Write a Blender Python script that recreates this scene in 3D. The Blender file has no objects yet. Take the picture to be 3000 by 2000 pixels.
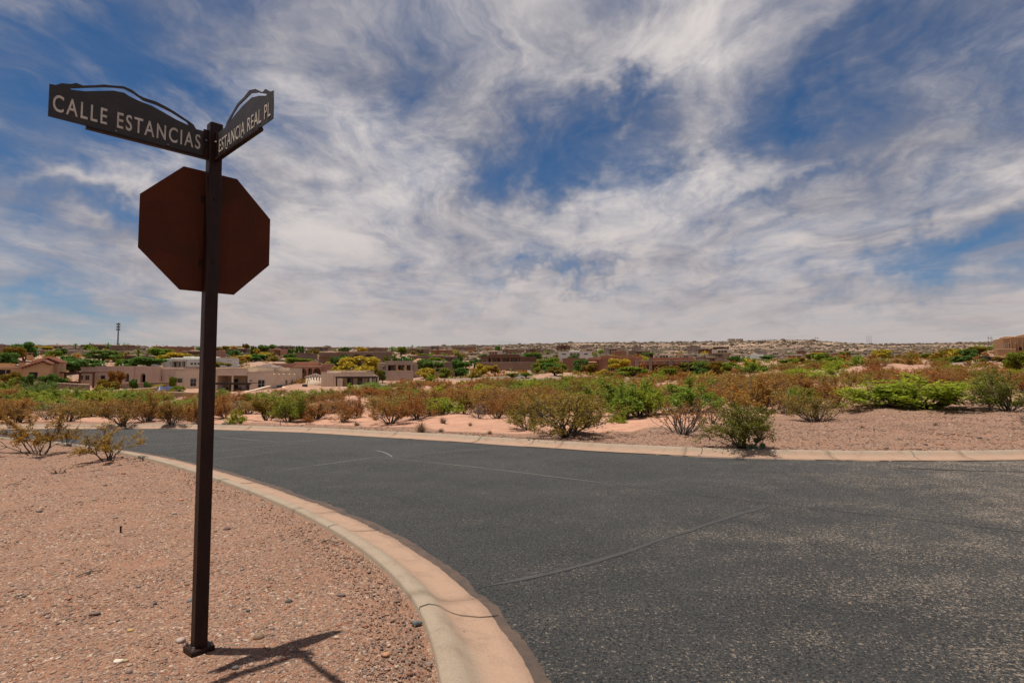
import bpy, bmesh, math, random
import numpy as np
from mathutils import Vector, Matrix

random.seed(7)
R = math.radians
scene = bpy.context.scene
col = scene.collection

# ------------------------------------------------------------------ camera
EYE = 1.68
F = 1659.8            # focal length in photo pixels (3000 px wide)
PITCH = 0.05734
cam_d = bpy.data.cameras.new('camera')
cam = bpy.data.objects.new('camera', cam_d)
col.objects.link(cam)
cam.location = (0, 0, EYE)
cam.rotation_euler = (math.pi / 2 + PITCH, 0, 0)
cam_d.sensor_width = 36.0
cam_d.lens = F / 3000.0 * 36.0
cam_d.clip_start = 0.05
cam_d.clip_end = 8000
scene.camera = cam
scene.render.resolution_x = 1024
scene.render.resolution_y = 682

# ------------------------------------------------------------------ light
SUN_EL = R(78.4)
SUN_DIR = Vector((-0.2015, 0.012, 0.98)).normalized()     # towards the sun
sun_d = bpy.data.lights.new('sun', 'SUN')
sun = bpy.data.objects.new('sun', sun_d)
col.objects.link(sun)
sun_d.energy = 4.9
sun_d.angle = R(0.55)
sun_d.color = (1.0, 0.94, 0.85)
sun.rotation_euler = SUN_DIR.to_track_quat('Z', 'Y').to_euler()
sun.location = (-30, 5, 120)

scene.view_settings.view_transform = 'Standard'
scene.view_settings.look = 'None'
scene.view_settings.gamma = 1.0
scene.view_settings.use_curve_mapping = False
scene.view_settings.exposure = 0.28
scene.render.engine = 'CYCLES'
scene.cycles.max_bounces = 5
scene.cycles.diffuse_bounces = 3
scene.cycles.glossy_bounces = 2
scene.cycles.transmission_bounces = 2


class G:
    """small helper to write shader graphs"""
    def __init__(s, tree):
        s.t = tree
    def n(s, typ, **kw):
        nd = s.t.nodes.new(typ)
        for k, v in kw.items():
            setattr(nd, k, v)
        return nd
    def put(s, sock, v):
        if isinstance(v, bpy.types.NodeSocket):
            s.t.links.new(v, sock)
        elif v is not None:
            sock.default_value = v
    def m(s, op, a, b=None, c=None, clamp=False):
        nd = s.n('ShaderNodeMath', operation=op, use_clamp=clamp)
        s.put(nd.inputs[0], a)
        if b is not None: s.put(nd.inputs[1], b)
        if c is not None: s.put(nd.inputs[2], c)
        return nd.outputs[0]
    def mix(s, fac, a, b, blend='MIX'):
        nd = s.n('ShaderNodeMix', data_type='RGBA', blend_type=blend)
        s.put(nd.inputs[0], fac); s.put(nd.inputs[6], a); s.put(nd.inputs[7], b)
        return nd.outputs[2]
    def noise(s, vec, scale, detail=4.0, rough=0.55, dist=0.0, color=False):
        nd = s.n('ShaderNodeTexNoise')
        s.put(nd.inputs['Vector'], vec)
        nd.inputs['Scale'].default_value = scale
        nd.inputs['Detail'].default_value = detail
        nd.inputs['Roughness'].default_value = rough
        nd.inputs['Distortion'].default_value = dist
        return nd.outputs['Color' if color else 'Fac']
    def vor(s, vec, scale, out='Distance', feature='F1', rnd=1.0):
        nd = s.n('ShaderNodeTexVoronoi', feature=feature)
        s.put(nd.inputs['Vector'], vec)
        nd.inputs['Scale'].default_value = scale
        nd.inputs['Randomness'].default_value = rnd
        return nd.outputs[out]
    def ss(s, v, lo, hi, a=0.0, b=1.0):
        nd = s.n('ShaderNodeMapRange', interpolation_type='SMOOTHSTEP')
        s.put(nd.inputs['Value'], v)
        nd.inputs['From Min'].default_value = lo
        nd.inputs['From Max'].default_value = hi
        nd.inputs['To Min'].default_value = a
        nd.inputs['To Max'].default_value = b
        return nd.outputs[0]
    def lin(s, v, lo, hi, a=0.0, b=1.0):
        nd = s.n('ShaderNodeMapRange')
        s.put(nd.inputs['Value'], v)
        nd.inputs['From Min'].default_value = lo
        nd.inputs['From Max'].default_value = hi
        nd.inputs['To Min'].default_value = a
        nd.inputs['To Max'].default_value = b
        return nd.outputs[0]
    def xyz(s, x, y, z):
        nd = s.n('ShaderNodeCombineXYZ')
        s.put(nd.inputs[0], x); s.put(nd.inputs[1], y); s.put(nd.inputs[2], z)
        return nd.outputs[0]
    def sep(s, v):
        nd = s.n('ShaderNodeSeparateXYZ'); s.put(nd.inputs[0], v)
        return nd.outputs[0], nd.outputs[1], nd.outputs[2]
    def vm(s, op, a, b):
        nd = s.n('ShaderNodeVectorMath', operation=op)
        s.put(nd.inputs[0], a); s.put(nd.inputs[1], b)
        return nd.outputs[0]
    def sc(s, v, k):
        nd = s.n('ShaderNodeVectorMath', operation='SCALE')
        s.put(nd.inputs[0], v); nd.inputs['Scale'].default_value = k
        return nd.outputs[0]


# ------------------------------------------------------------------ sky with thin high cloud
world = bpy.data.worlds.new('World')
scene.world = world
world.use_nodes = True
wt = world.node_tree
wt.nodes.clear()
g = G(wt)
out = g.n('ShaderNodeOutputWorld')
sky = g.n('ShaderNodeTexSky', sky_type='NISHITA')
sky.sun_disc = False
sky.sun_elevation = SUN_EL
sky.sun_rotation = R(-86.6)
sky.altitude = 1200
sky.air_density = 1.0
sky.dust_density = 0.5
sky.ozone_density = 4.5
SKY_STRENGTH = 0.055
tc = g.n('ShaderNodeTexCoord').outputs['Generated']
x, y, z = g.sep(tc)
zc = g.m('ADD', g.m('MAXIMUM', z, 0.0), 0.14)
pl = g.xyz(g.m('DIVIDE', x, zc), g.m('DIVIDE', y, zc), 0.0)
warp = g.sc(g.vm('SUBTRACT', g.noise(pl, 0.8, 3, 0.55, 0, True), (0.5, 0.5, 0.5)), 1.0)
plw = g.vm('ADD', pl, warp)
mp = g.n('ShaderNodeMapping')
g.put(mp.inputs['Vector'], plw)
mp.inputs['Scale'].default_value = (1.10, 0.62, 1.0)
mp.inputs['Location'].default_value = (3.1, 1.7, 0)
mp2 = g.n('ShaderNodeMapping')
g.put(mp2.inputs['Vector'], g.vm('ADD', plw, g.sc(g.vm('SUBTRACT', g.noise(pl, 3.0, 4, 0.6, 0, True), (0.5, 0.5, 0.5)), 0.28)))
mp2.inputs['Rotation'].default_value = (0, 0, R(14))
mp2.inputs['Scale'].default_value = (2.6, 1.15, 1.0)
n_big = g.noise(mp.outputs[0], 0.95, 7, 0.60, 0.2)
n_wisp = g.noise(mp2.outputs[0], 1.5, 8, 0.62, 0.2)
n_shade = g.noise(g.vm('ADD', plw, (7.3, 2.1, 0)), 1.5, 6, 0.62)
# large layout of open sky and cloud banks, by direction in front of the viewer
ys = g.m('MAXIMUM', y, 0.08)
front = g.ss(y, 0.15, 0.45)
wv = g.sc(g.vm('SUBTRACT', g.noise(tc, 4.0, 5, 0.65, 0, True), (0.5, 0.5, 0.5)), 0.52)
wx, wy, wz = g.sep(wv)
gu = g.m('ADD', g.m('DIVIDE', x, ys), wx)
gv = g.m('ADD', g.m('DIVIDE', z, ys), wy)


def bump(px, py, a, b, rot, amp):
    """smooth blob centred on the sky direction seen at photo pixel (px, py)"""
    u0 = (px - 1500) / F
    v0 = (1095 - py) / F
    du = g.m('SUBTRACT', gu, u0)
    dv = g.m('SUBTRACT', gv, v0)
    c_, s_ = math.cos(R(rot)), math.sin(R(rot))
    p = g.m('ADD', g.m('MULTIPLY', du, c_ * F / a), g.m('MULTIPLY', dv, s_ * F / a))
    q = g.m('ADD', g.m('MULTIPLY', du, -s_ * F / b), g.m('MULTIPLY', dv, c_ * F / b))
    e = g.m('EXPONENT', g.m('MULTIPLY', g.m('ADD', g.m('MULTIPLY', p, p), g.m('MULTIPLY', q, q)), -1.0))
    return g.m('MULTIPLY', e, amp)


BUMPS = [
    (1640, 430, 430, 95, 14, -0.30), (1830, 250, 330, 90, 25, -0.22),
    (150, 90, 420, 210, 0, -0.42), (40, 330, 220, 90, -10, -0.25),
    (280, 560, 260, 75, -18, -0.30), (130, 860, 320, 60, -12, -0.26), (90, 960, 330, 40, 0, -0.2),
    (2720, 780, 330, 62, 6, -0.30), (2900, 700, 180, 40, 8, -0.2),
    (2560, 170, 420, 60, 52, -0.16), (1620, 855, 240, 26, 3, -0.22),
    (2380, 520, 260, 40, 8, -0.16), (1150, 160, 260, 90, 20, -0.12),
    (1150, 520, 420, 130, 10, 0.22), (1500, 690, 700, 120, 0, 0.26), (2280, 420, 260, 80, -8, 0.25),
    (2820, 420, 260, 130, 20, 0.26), (700, 190, 330, 120, -25, 0.14), (1900, 90, 420, 90, 10, 0.22),
    (1500, 950, 1500, 90, 0, 0.20), (480, 760, 260, 60, -22, 0.20), (300, 460, 300, 40, -5, 0.18),
]
tot = None
for b in BUMPS:
    v = bump(*b)
    tot = v if tot is None else g.m('ADD', tot, v)
tot = g.m('MULTIPLY', tot, g.m('MULTIPLY', front, 0.78))
lowc = g.m('MULTIPLY', g.ss(z, 0.01, 0.24, 1.0, 0.0), g.ss(gu, -0.85, -0.35))
cov = g.m('ADD', g.m('ADD', g.m('MULTIPLY', n_big, 0.62), g.m('ADD', g.m('MULTIPLY', g.m('MULTIPLY', g.m('SUBTRACT', n_wisp, 0.5), g.ss(z, 0.03, 0.40, 0.30, 0.78)), 1.0), 0.33)), g.m('ADD', tot, g.m('MULTIPLY', lowc, 0.26)))
mask = g.m('ADD', g.m('MULTIPLY', g.ss(cov, 0.27, 0.86), 0.84), g.m('MULTIPLY', g.ss(n_wisp, 0.30, 0.70), 0.16))
shade = g.ss(g.m('ADD', g.m('MULTIPLY', n_shade, 0.75), g.m('MULTIPLY', cov, 0.50)), 0.55, 0.92)
cloud = g.mix(shade, (0.185, 0.19, 0.235, 1), (0.585, 0.54, 0.52, 1))
# towards the horizon the cloud sheet thickens and warms
low = g.ss(z, 0.0, 0.34, 1.0, 0.0)
cloud = g.mix(g.m('MULTIPLY', low, 0.8), cloud, (0.385, 0.335, 0.325, 1))
hs = g.n('ShaderNodeHueSaturation')
hs.inputs['Saturation'].default_value = 1.22
hs.inputs['Value'].default_value = SKY_STRENGTH
g.put(hs.inputs['Color'], sky.outputs[0])
final = g.mix(mask, hs.outputs[0], cloud)
bg = g.n('ShaderNodeBackground')
g.put(bg.inputs['Color'], final)
bg.inputs['Strength'].default_value = 1.0
wt.links.new(bg.outputs[0], out.inputs['Surface'])
world.cycles.sampling_method = 'NONE'      # the cloudy sky is smooth enough to be found by bounces alone

# ------------------------------------------------------------------ projection helpers
CP, SP = math.cos(PITCH), math.sin(PITCH)


def ray(X, Y):
    u = (X - 1500) / F
    v = (1000 - Y) / F
    return np.array([u, CP - v * SP, SP + v * CP])


def at(X, Y, D):
    """world point on the sight line of a photo pixel, D metres ahead"""
    r = ray(X, Y)
    k = D / r[1]
    return Vector((r[0] * k, D, EYE + r[2] * k))


# ------------------------------------------------------------------ terrain height
COLS = {
    -900: [(0, 0), (12, 0), (19, -.15), (40, -.6), (80, -1.3), (110, -1.2), (160, 1.8), (230, 9), (350, 17.5), (600, 31), (1500, 58), (4000, 70)],
    0: [(0, 0), (12, 0), (19, -.15), (40, -.7), (80, -1.5), (100, -1.6), (130, -.4), (160, 2.0), (200, 7.0), (235, 11), (350, 18), (600, 31), (1500, 58), (4000, 70)],
    400: [(0, 0), (12, 0), (19, -.15), (40, -.75), (80, -1.7), (110, -1.75), (130, -.7), (180, 4.2), (230, 7.2), (300, 11.6), (400, 19), (600, 31), (1500, 58), (4000, 70)],
    800: [(0, 0), (12, 0), (19, -.15), (40, -.75), (80, -1.7), (110, -1.8), (135, -.9), (170, 1.5), (230, 6.5), (300, 11.4), (420, 19.3), (600, 30), (1500, 60), (4000, 72)],
    1100: [(0, 0), (10, 0), (18, -.13), (40, -.55), (60, -.9), (115, -.95), (150, .3), (180, 1.7), (250, 7), (400, 15.8), (700, 33.5), (1500, 69), (4000, 80)],
    1400: [(0, 0), (10, 0), (18, -.1), (40, -.4), (60, -.55), (110, .30), (150, 1.0), (200, 4.1), (230, 6.3), (400, 15.8), (700, 34), (1100, 57), (1500, 73), (4000, 85)],
    1700: [(0, 0), (10, 0), (17, -.06), (40, -.15), (60, 0), (110, .7), (160, 1.5), (250, 7), (400, 15.2), (700, 33), (1100, 62.5), (1500, 76), (4000, 90)],
    2000: [(0, 0), (10, 0), (16, .0), (40, 0), (60, .24), (110, 1.0), (160, 1.9), (250, 7.2), (400, 15), (700, 32.5), (1000, 58), (1300, 72), (4000, 90)],
    2300: [(0, 0), (10, 0), (15, .05), (25, .05), (40, .12), (60, .6), (110, 2.3), (160, 4.3), (250, 8), (450, 16.6), (700, 32.5), (1000, 62.5), (1300, 74), (4000, 90)],
    2600: [(0, 0), (10, 0), (14, .05), (22, .14), (40, .37), (70, 1.5), (110, 3.0), (160, 5), (300, 10.7), (450, 17), (700, 32.5), (1000, 54), (1300, 66), (4000, 80)],
    3000: [(0, 0), (10, 0), (13, .06), (18, .14), (22, .3), (30, .35), (60, 1.15), (100, 3.3), (112, 3.8), (125, 5.2), (140, 7.2), (170, 8.6), (300, 11.2), (450, 17.4), (700, 33), (950, 57.5), (1300, 70), (4000, 85)],
    3900: [(0, 0), (10, 0), (13, .06), (18, .14), (22, .3), (30, .35), (60, 1.4), (100, 4.2), (125, 6.2), (140, 7.6), (170, 9), (300, 12), (450, 18), (700, 33), (950, 58), (1300, 70), (4000, 85)],
}
LR = np.linspace(math.log(1.0), math.log(4500), 260)
_az, _tab = [], []
for X, kn in sorted(COLS.items()):
    a = math.atan2(X - 1500, F)
    d = np.array([k[0] for k in kn]) / math.cos(a)
    zz = np.array([k[1] for k in kn])
    zi = np.interp(np.exp(LR), d, zz)
    ker = np.hanning(11); ker /= ker.sum()
    zi = np.convolve(np.pad(zi, 5, mode='edge'), ker, 'valid')
    _az.append(a); _tab.append(zi)
_az = np.array(_az); _tab = np.array(_tab)


def H0(x, y):
    x = np.asarray(x, float); y = np.asarray(y, float)
    r = np.maximum(np.hypot(x, y), 1.0)
    a = np.clip(np.arctan2(x, y), _az[0], _az[-1])
    i = np.clip(np.searchsorted(_az, a) - 1, 0, len(_az) - 2)
    t = (a - _az[i]) / (_az[i + 1] - _az[i])
    t = t * t * (3 - 2 * t)
    fr = np.clip((np.log(r) - LR[0]) / (LR[1] - LR[0]), 0, len(LR) - 1.001)
    j = fr.astype(int); q = fr - j
    za = _tab[i, j] * (1 - q) + _tab[i, j + 1] * q
    zb = _tab[i + 1, j] * (1 - q) + _tab[i + 1, j + 1] * q
    return za * (1 - t) + zb * t


_rs = np.random.RandomState(5)
_WAVES = [(_rs.uniform(0, 6.28), _rs.uniform(0, 6.28), s_) for s_ in (0.45, 0.7, 1.1, 1.8, 3.0, 5.0, 9.0, 15.0, 26, 45) for _ in range(3)]


def relief(x, y):
    r = np.hypot(x, y)
    zz = np.zeros_like(r)
    for th, ph, wl in _WAVES:
        amp = 0.0085 * wl ** 0.85
        fade = np.clip((wl * 28 - r) / (wl * 14), 0, 1) if wl < 4 else np.clip(r / (wl * 2.2), 0, 1) * np.clip((r - 15) / 45, 0.12, 1)
        zz = zz + amp * fade * np.sin((x * math.cos(th) + y * math.sin(th)) * 6.283 / wl + ph + 1.3 * np.sin(x / wl * 1.7 + y / wl * 0.9 + th))
    # the soil is a little built up round the foot of the sign
    return zz + (0.028 - FOOT) * np.exp(-((x + 1.878) ** 2 + (y - 3.499) ** 2) / 0.9)


FOOT = 0.028
FOOT = float(relief(np.array([-1.878]), np.array([3.499]))[0])


def hit(X, Y, dmin=2.0, dmax=900):
    """where the sight line of a photo pixel meets the ground"""
    r = ray(X, Y)
    ds = np.exp(np.linspace(math.log(dmin), math.log(dmax), 1500))
    k = ds / r[1]
    gz = H0(r[0] * k, ds)
    below = (EYE + r[2] * k) < gz
    i = int(np.argmax(below)) if below.any() else len(ds) - 1
    D = ds[i]
    return np.array([r[0] * D / r[1], D])


# ------------------------------------------------------------------ kerb lines
def smooth_line(pts, step=0.15):
    pts = np.array(pts, float)
    for _ in range(3):
        q = pts.copy()
        q[1:-1] = (pts[:-2] + 2 * pts[1:-1] + pts[2:]) / 4
        pts = q
    P = np.vstack([2 * pts[0] - pts[1], pts, 2 * pts[-1] - pts[-2]])
    outp = []
    for i in range(1, len(P) - 2):
        p0, p1, p2, p3 = P[i - 1], P[i], P[i + 1], P[i + 2]
        for t in np.linspace(0, 1, 40, endpoint=False):
            outp.append(0.5 * ((2 * p1) + (-p0 + p2) * t + (2 * p0 - 5 * p1 + 4 * p2 - p3) * t * t + (-p0 + 3 * p1 - 3 * p2 + p3) * t ** 3))
    outp.append(pts[-1])
    o = np.array(outp)
    L = np.concatenate([[0], np.cumsum(np.hypot(*np.diff(o, axis=0).T))])
    s = np.arange(0, L[-1], step)
    return np.stack([np.interp(s, L, o[:, 0]), np.interp(s, L, o[:, 1])], 1)


near_px = [(1310, 2000), (1287, 1900), (1245, 1800), (1200, 1730), (1130, 1650), (1000, 1560), (880, 1500), (760, 1450), (640, 1405), (500, 1360), (360, 1323), (240, 1304), (100, 1291), (-60, 1280)]
near = [(1.6, -24), (1.3, -14), (0.95, -7), (0.62, -3), (0.30, -0.5), (-0.02, 1.3)] + [tuple(hit(*p)) for p in near_px]
e1, e2 = np.array(near[-2]), np.array(near[-1])
dv_ = (e2 - e1) / np.hypot(*(e2 - e1))
near += [tuple(e2 + dv_ * k) for k in (6, 14, 26)]
far_px = [(-200, 1251), (0, 1248), (200, 1245), (400, 1243), (600, 1243), (850, 1249), (1050, 1258), (1300, 1275), (1500, 1286), (1700, 1298), (1900, 1310), (2100, 1320), (2300, 1326), (2600, 1328), (3000, 1323)]
far = [tuple(hit(*p)) for p in far_px]
e1, e2 = np.array(far[1]), np.array(far[0])
dv_ = (e2 - e1) / np.hypot(*(e2 - e1))
far = [tuple(e2 + dv_ * k) for k in (26, 14, 6)] + far
e1, e2 = np.array(far[-2]), np.array(far[-1])
dv_ = (e2 - e1) / np.hypot(*(e2 - e1))
far += [tuple(e2 + dv_ * k + np.array([0, 0.004 * k * k])) for k in (4, 9, 16, 25)]
NEAR = smooth_line(near)        # runs from behind the viewer to the left; the road is on its right
FAR = smooth_line(far)          # runs left to right; the road is on its right


def sdist(P, L):
    """signed distance to polyline L, positive on its right"""
    P = np.asarray(P, float)
    best = np.full(len(P), 1e9); sg = np.ones(len(P))
    A = L[::3][:-1]; B = L[::3][1:]
    if len(P) <= 400:
        d = B - A
        w = P[:, None] - A[None]
        t = np.clip((w * d).sum(-1) / (d * d).sum(-1), 0, 1)
        q = w - t[..., None] * d
        dd = np.hypot(q[..., 0], q[..., 1])
        i = dd.argmin(1); k = np.arange(len(P))
        cr = d[i, 1] * w[k, i, 0] - d[i, 0] * w[k, i, 1]
        return dd[k, i] * np.where(cr >= 0, 1, -1)
    for a, b in zip(A, B):
        d = b - a
        w = P - a
        t = np.clip((w @ d) / (d @ d), 0, 1)
        q = w - t[:, None] * d
        dd = np.hypot(q[:, 0], q[:, 1])
        cr = d[1] * w[:, 0] - d[0] * w[:, 1]
        m = dd < best
        best[m] = dd[m]; sg[m] = np.where(cr[m] >= 0, 1, -1)
    return best * sg


def road_sd(P):
    return np.minimum(sdist(P, NEAR), sdist(P, FAR))


# ------------------------------------------------------------------ object helpers
def mesh_obj(name, me, mat=None, parent=None):
    if mat is not None and len(me.materials) == 0:
        me.materials.append(mat)
    o = bpy.data.objects.new(name, me)
    col.objects.link(o)
    if parent is not None:
        o.parent = parent
    return o


def tag(o, label=None, cat=None, group=None, kind=None):
    if label: o['label'] = label
    if cat: o['category'] = cat
    if group: o['group'] = group
    if kind: o['kind'] = kind
    return o


def empty(name, loc, rz=0.0, scale=(1, 1, 1)):
    o = bpy.data.objects.new(name, None)
    col.objects.link(o)
    o.location = loc
    o.rotation_euler = (0, 0, rz)
    o.scale = scale
    o.empty_display_size = 0.2
    return o


def np_mesh(name, V, Fq, smooth=False):
    """mesh from numpy vertices and an (n,k) face index array"""
    V = np.asarray(V, np.float32); Fq = np.asarray(Fq, np.int32)
    me = bpy.data.meshes.new(name)
    me.vertices.add(len(V)); me.vertices.foreach_set('co', V.ravel())
    n, k = Fq.shape
    me.loops.add(n * k); me.loops.foreach_set('vertex_index', Fq.ravel())
    me.polygons.add(n)
    me.polygons.foreach_set('loop_start', np.arange(0, n * k, k, dtype=np.int32))
    try:
        me.polygons.foreach_set('loop_total', np.full(n, k, dtype=np.int32))
    except Exception:
        pass
    if smooth:
        me.polygons.foreach_set('use_smooth', np.ones(n, bool))
    me.update(calc_edges=True)
    me.validate()
    return me


def box_bm(bm, lo, hi, bev=0.0):
    x0, y0, z0 = lo; x1, y1, z1 = hi
    vs = [bm.verts.new(c) for c in ((x0, y0, z0), (x1, y0, z0), (x1, y1, z0), (x0, y1, z0), (x0, y0, z1), (x1, y0, z1), (x1, y1, z1), (x0, y1, z1))]
    fs = [bm.faces.new([vs[i] for i in q]) for q in ((0, 3, 2, 1), (4, 5, 6, 7), (0, 1, 5, 4), (1, 2, 6, 5), (2, 3, 7, 6), (3, 0, 4, 7))]
    if bev > 0:
        es = set()
        for f_ in fs:
            es.update(f_.edges)
        bmesh.ops.bevel(bm, geom=list(es), offset=bev, segments=1, affect='EDGES', clamp_overlap=True)


def bm_obj(name, bm, mat, parent=None):
    me = bpy.data.meshes.new(name)
    bm.to_mesh(me); bm.free()
    return mesh_obj(name, me, mat, parent)


def box(name, lo, hi, mat, parent=None, bev=0.0):
    bm = bmesh.new()
    box_bm(bm, lo, hi, bev)
    return bm_obj(name, bm, mat, parent)


def tube_bm(bm, pts, rads, n=6, cap=True):
    rings = []
    for i, p in enumerate(pts):
        p = Vector(p)
        d = (Vector(pts[min(i + 1, len(pts) - 1)]) - Vector(pts[max(i - 1, 0)])).normalized()
        a = d.orthogonal().normalized(); b = d.cross(a)
        rings.append([bm.verts.new(p + (a * math.cos(6.2832 * k / n) + b * math.sin(6.2832 * k / n)) * rads[i]) for k in range(n)])
    for r0, r1 in zip(rings, rings[1:]):
        for k in range(n):
            bm.faces.new((r0[k], r0[(k + 1) % n], r1[(k + 1) % n], r1[k]))
    if cap:
        bm.faces.new(rings[0][::-1]); bm.faces.new(rings[-1])


# ------------------------------------------------------------------ materials
MATS = {}


def new_mat(name):
    m_ = bpy.data.materials.new(name)
    m_.use_nodes = True
    t = m_.node_tree
    t.nodes.clear()
    g_ = G(t)
    o = g_.n('ShaderNodeOutputMaterial')
    p = g_.n('ShaderNodeBsdfPrincipled')
    t.links.new(p.outputs[0], o.inputs['Surface'])
    MATS[name] = m_
    return m_, g_, p, o


def bumpn(g_, p, height, strength, dist=0.02):
    b = g_.n('ShaderNodeBump')
    b.inputs['Strength'].default_value = strength
    b.inputs['Distance'].default_value = dist
    g_.put(b.inputs['Height'], height)
    g_.t.links.new(b.outputs[0], p.inputs['Normal'])


def simple(name, c0, c1=None, scale=3.0, rough=0.85, bump_s=0.0, bump_scale=30, metal=0.0, spec=0.3, rnd=0.0):
    m_, g_, p, o = new_mat(name)
    pos = g_.n('ShaderNodeTexCoord').outputs['Object']
    c1 = c1 or tuple(v * 0.75 for v in c0)
    f_ = g_.ss(g_.noise(pos, scale, 6, 0.6), 0.3, 0.7)
    cc = g_.mix(f_, (*c0, 1), (*c1, 1))
    if rnd:
        ri = g_.n('ShaderNodeObjectInfo').outputs['Random']
        cc = g_.mix(1.0, cc, g_.mix(ri, (1 - rnd, 1 - rnd, 1 - rnd, 1), (1 + rnd, 1 + rnd * .8, 1 + rnd * .6, 1)), 'MULTIPLY')
    g_.put(p.inputs['Base Color'], cc)
    p.inputs['Roughness'].default_value = rough
    p.inputs['Metallic'].default_value = metal
    p.inputs['Specular IOR Level'].default_value = spec
    if bump_s:
        bumpn(g_, p, g_.noise(pos, bump_scale, 5, 0.6), bump_s)
    return m_


# ground: pink sand with gravel where the 'gravel' attribute says so
m_ground, g, p, o = new_mat('desert_ground')
pos = g.n('ShaderNodeNewGeometry').outputs['Position']
gr = g.n('ShaderNodeAttribute', attribute_name='gravel').outputs['Fac']
farf = g.n('ShaderNodeAttribute', attribute_name='distance').outputs['Fac']
big = g.noise(pos, 0.35, 5, 0.6)
mid = g.noise(pos, 2.3, 6, 0.65)
sand = g.mix(g.ss(big, 0.35, 0.65), (0.43, 0.235, 0.155, 1), (0.375, 0.21, 0.14, 1))
sand = g.mix(g.ss(mid, 0.35, 0.75), sand, (0.30, 0.160, 0.108, 1))
# pebble colours from two sizes of cells
v1c = g.vor(pos, 55, 'Color'); v1d = g.vor(pos, 55, 'Distance')
v2c = g.vor(pos, 130, 'Color'); v2d = g.vor(pos, 130, 'Distance')
r1, r1b, _ = g.sep(v1c); r2, r2b, _ = g.sep(v2c)


def stone_ramp(g_, v):
    cr = g_.n('ShaderNodeValToRGB')
    cr.color_ramp.interpolation = 'CONSTANT'
    els = [(0.0, (0.26, 0.15, 0.105)), (0.2, (0.18, 0.13, 0.11)), (0.36, (0.30, 0.17, 0.11)), (0.52, (0.23, 0.165, 0.135)), (0.64, (0.25, 0.10, 0.055)), (0.74, (0.10, 0.085, 0.08)), (0.84, (0.36, 0.27, 0.21)), (0.93, (0.47, 0.40, 0.34))]
    cr.color_ramp.elements[0].position = 0.0
    cr.color_ramp.elements[0].color = (*els[0][1], 1)
    cr.color_ramp.elements[1].position = els[1][0]
    cr.color_ramp.elements[1].color = (*els[1][1], 1)
    for ps, c_ in els[2:]:
        e = cr.color_ramp.elements.new(ps); e.color = (*c_, 1)
    g_.put(cr.inputs[0], v)
    return cr.outputs[0]


peb = g.mix(1.0, g.mix(g.ss(r1b, 0.45, 0.55), stone_ramp(g, r2), stone_ramp(g, r1)), (0.98, 0.90, 0.82, 1), 'MULTIPLY')
soil = g.mix(g.ss(g.noise(pos, 1.1, 6, 0.7), 0.4, 0.65), (0.305, 0.162, 0.102, 1), (0.232, 0.132, 0.088, 1))
cover = g.ss(g.noise(pos, 1.7, 7, 0.7), 0.34, 0.60, 0.35, 1.0)
gcol = g.mix(cover, soil, peb)
edge = g.m('ADD', g.m('MULTIPLY', gr, 1.5), g.m('MULTIPLY', g.noise(pos, 3.0, 8, 0.75), 0.9))
gmix = g.ss(edge, 0.75, 1.15)
# farther off, fine dry litter and scrub tint
farc = g.mix(g.ss(g.noise(pos, 0.05, 8, 0.7), 0.38, 0.62), (0.30, 0.185, 0.13, 1), (0.20, 0.125, 0.09, 1))
near_c = g.mix(gmix, sand, gcol)
farr = g.ss(g.n('ShaderNodeAttribute', attribute_name='distance2').outputs['Fac'], 0.0, 1.0)
farc = g.mix(farr, farc, g.mix(g.ss(g.noise(pos, 0.012, 6, 0.65), 0.4, 0.62), (0.18, 0.12, 0.084, 1), (0.28, 0.19, 0.13, 1)))
base = g.mix(farf, near_c, farc)
g.put(p.inputs['Base Color'], base)
p.inputs['Roughness'].default_value = 0.95
p.inputs['Specular IOR Level'].default_value = 0.15
hgt = g.m('ADD', g.m('MULTIPLY', g.m('ADD', g.m('MULTIPLY', v1d, -0.6), g.m('MULTIPLY', v2d, -0.35)), gmix), g.m('MULTIPLY', g.noise(pos, 9, 8, 0.7), 0.9))
bumpn(g, p, hgt, 0.75, 0.03)

# asphalt
m_asph, g, p, o = new_mat('asphalt')
pos = g.n('ShaderNodeNewGeometry').outputs['Position']
px_, py_, pz_ = g.sep(pos)
streak = g.noise(g.xyz(g.m('MULTIPLY', px_, 0.30), g.m('MULTIPLY', py_, 0.9), 0.0), 1.0, 5, 0.6)
wear = g.ss(g.m('ADD', g.m('ADD', g.m('MULTIPLY', px_, 0.055), g.m('MULTIPLY', py_, -0.034)), g.m('MULTIPLY', streak, 0.7)), 0.05, 0.55)
c_dark = g.mix(g.ss(g.noise(pos, 0.5, 6, 0.65), 0.35, 0.68), (0.064, 0.065, 0.0645, 1), (0.046, 0.0482, 0.049, 1))
c_dark = g.mix(g.m('MULTIPLY', g.ss(g.noise(g.xyz(g.m('MULTIPLY', px_, 0.3), py_, 0.0), 0.9, 6, 0.7), 0.5, 0.75), 0.45), c_dark, (0.098, 0.093, 0.083, 1))
grain = g.noise(pos, 48, 5, 0.8)
c_dark = g.mix(g.ss(grain, 0.48, 0.66), c_dark, (0.125, 0.118, 0.106, 1))
c_dark = g.mix(g.ss(grain, 0.48, 0.38), c_dark, (0.012, 0.012, 0.013, 1))
fl1 = g.noise(g.vm('MULTIPLY', pos, (1.0, 1.0, 1.0)), 31, 3, 0.78)
fl2 = g.noise(g.vm('ADD', pos, (31.7, 12.3, 0)), 66, 3, 0.75)
patchy = g.m('MULTIPLY', g.m('SUBTRACT', g.noise(pos, 1.9, 6, 0.75), 0.5), 0.22)
thr = g.lin(wear, 0, 1, 0.635, 0.55)
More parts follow.
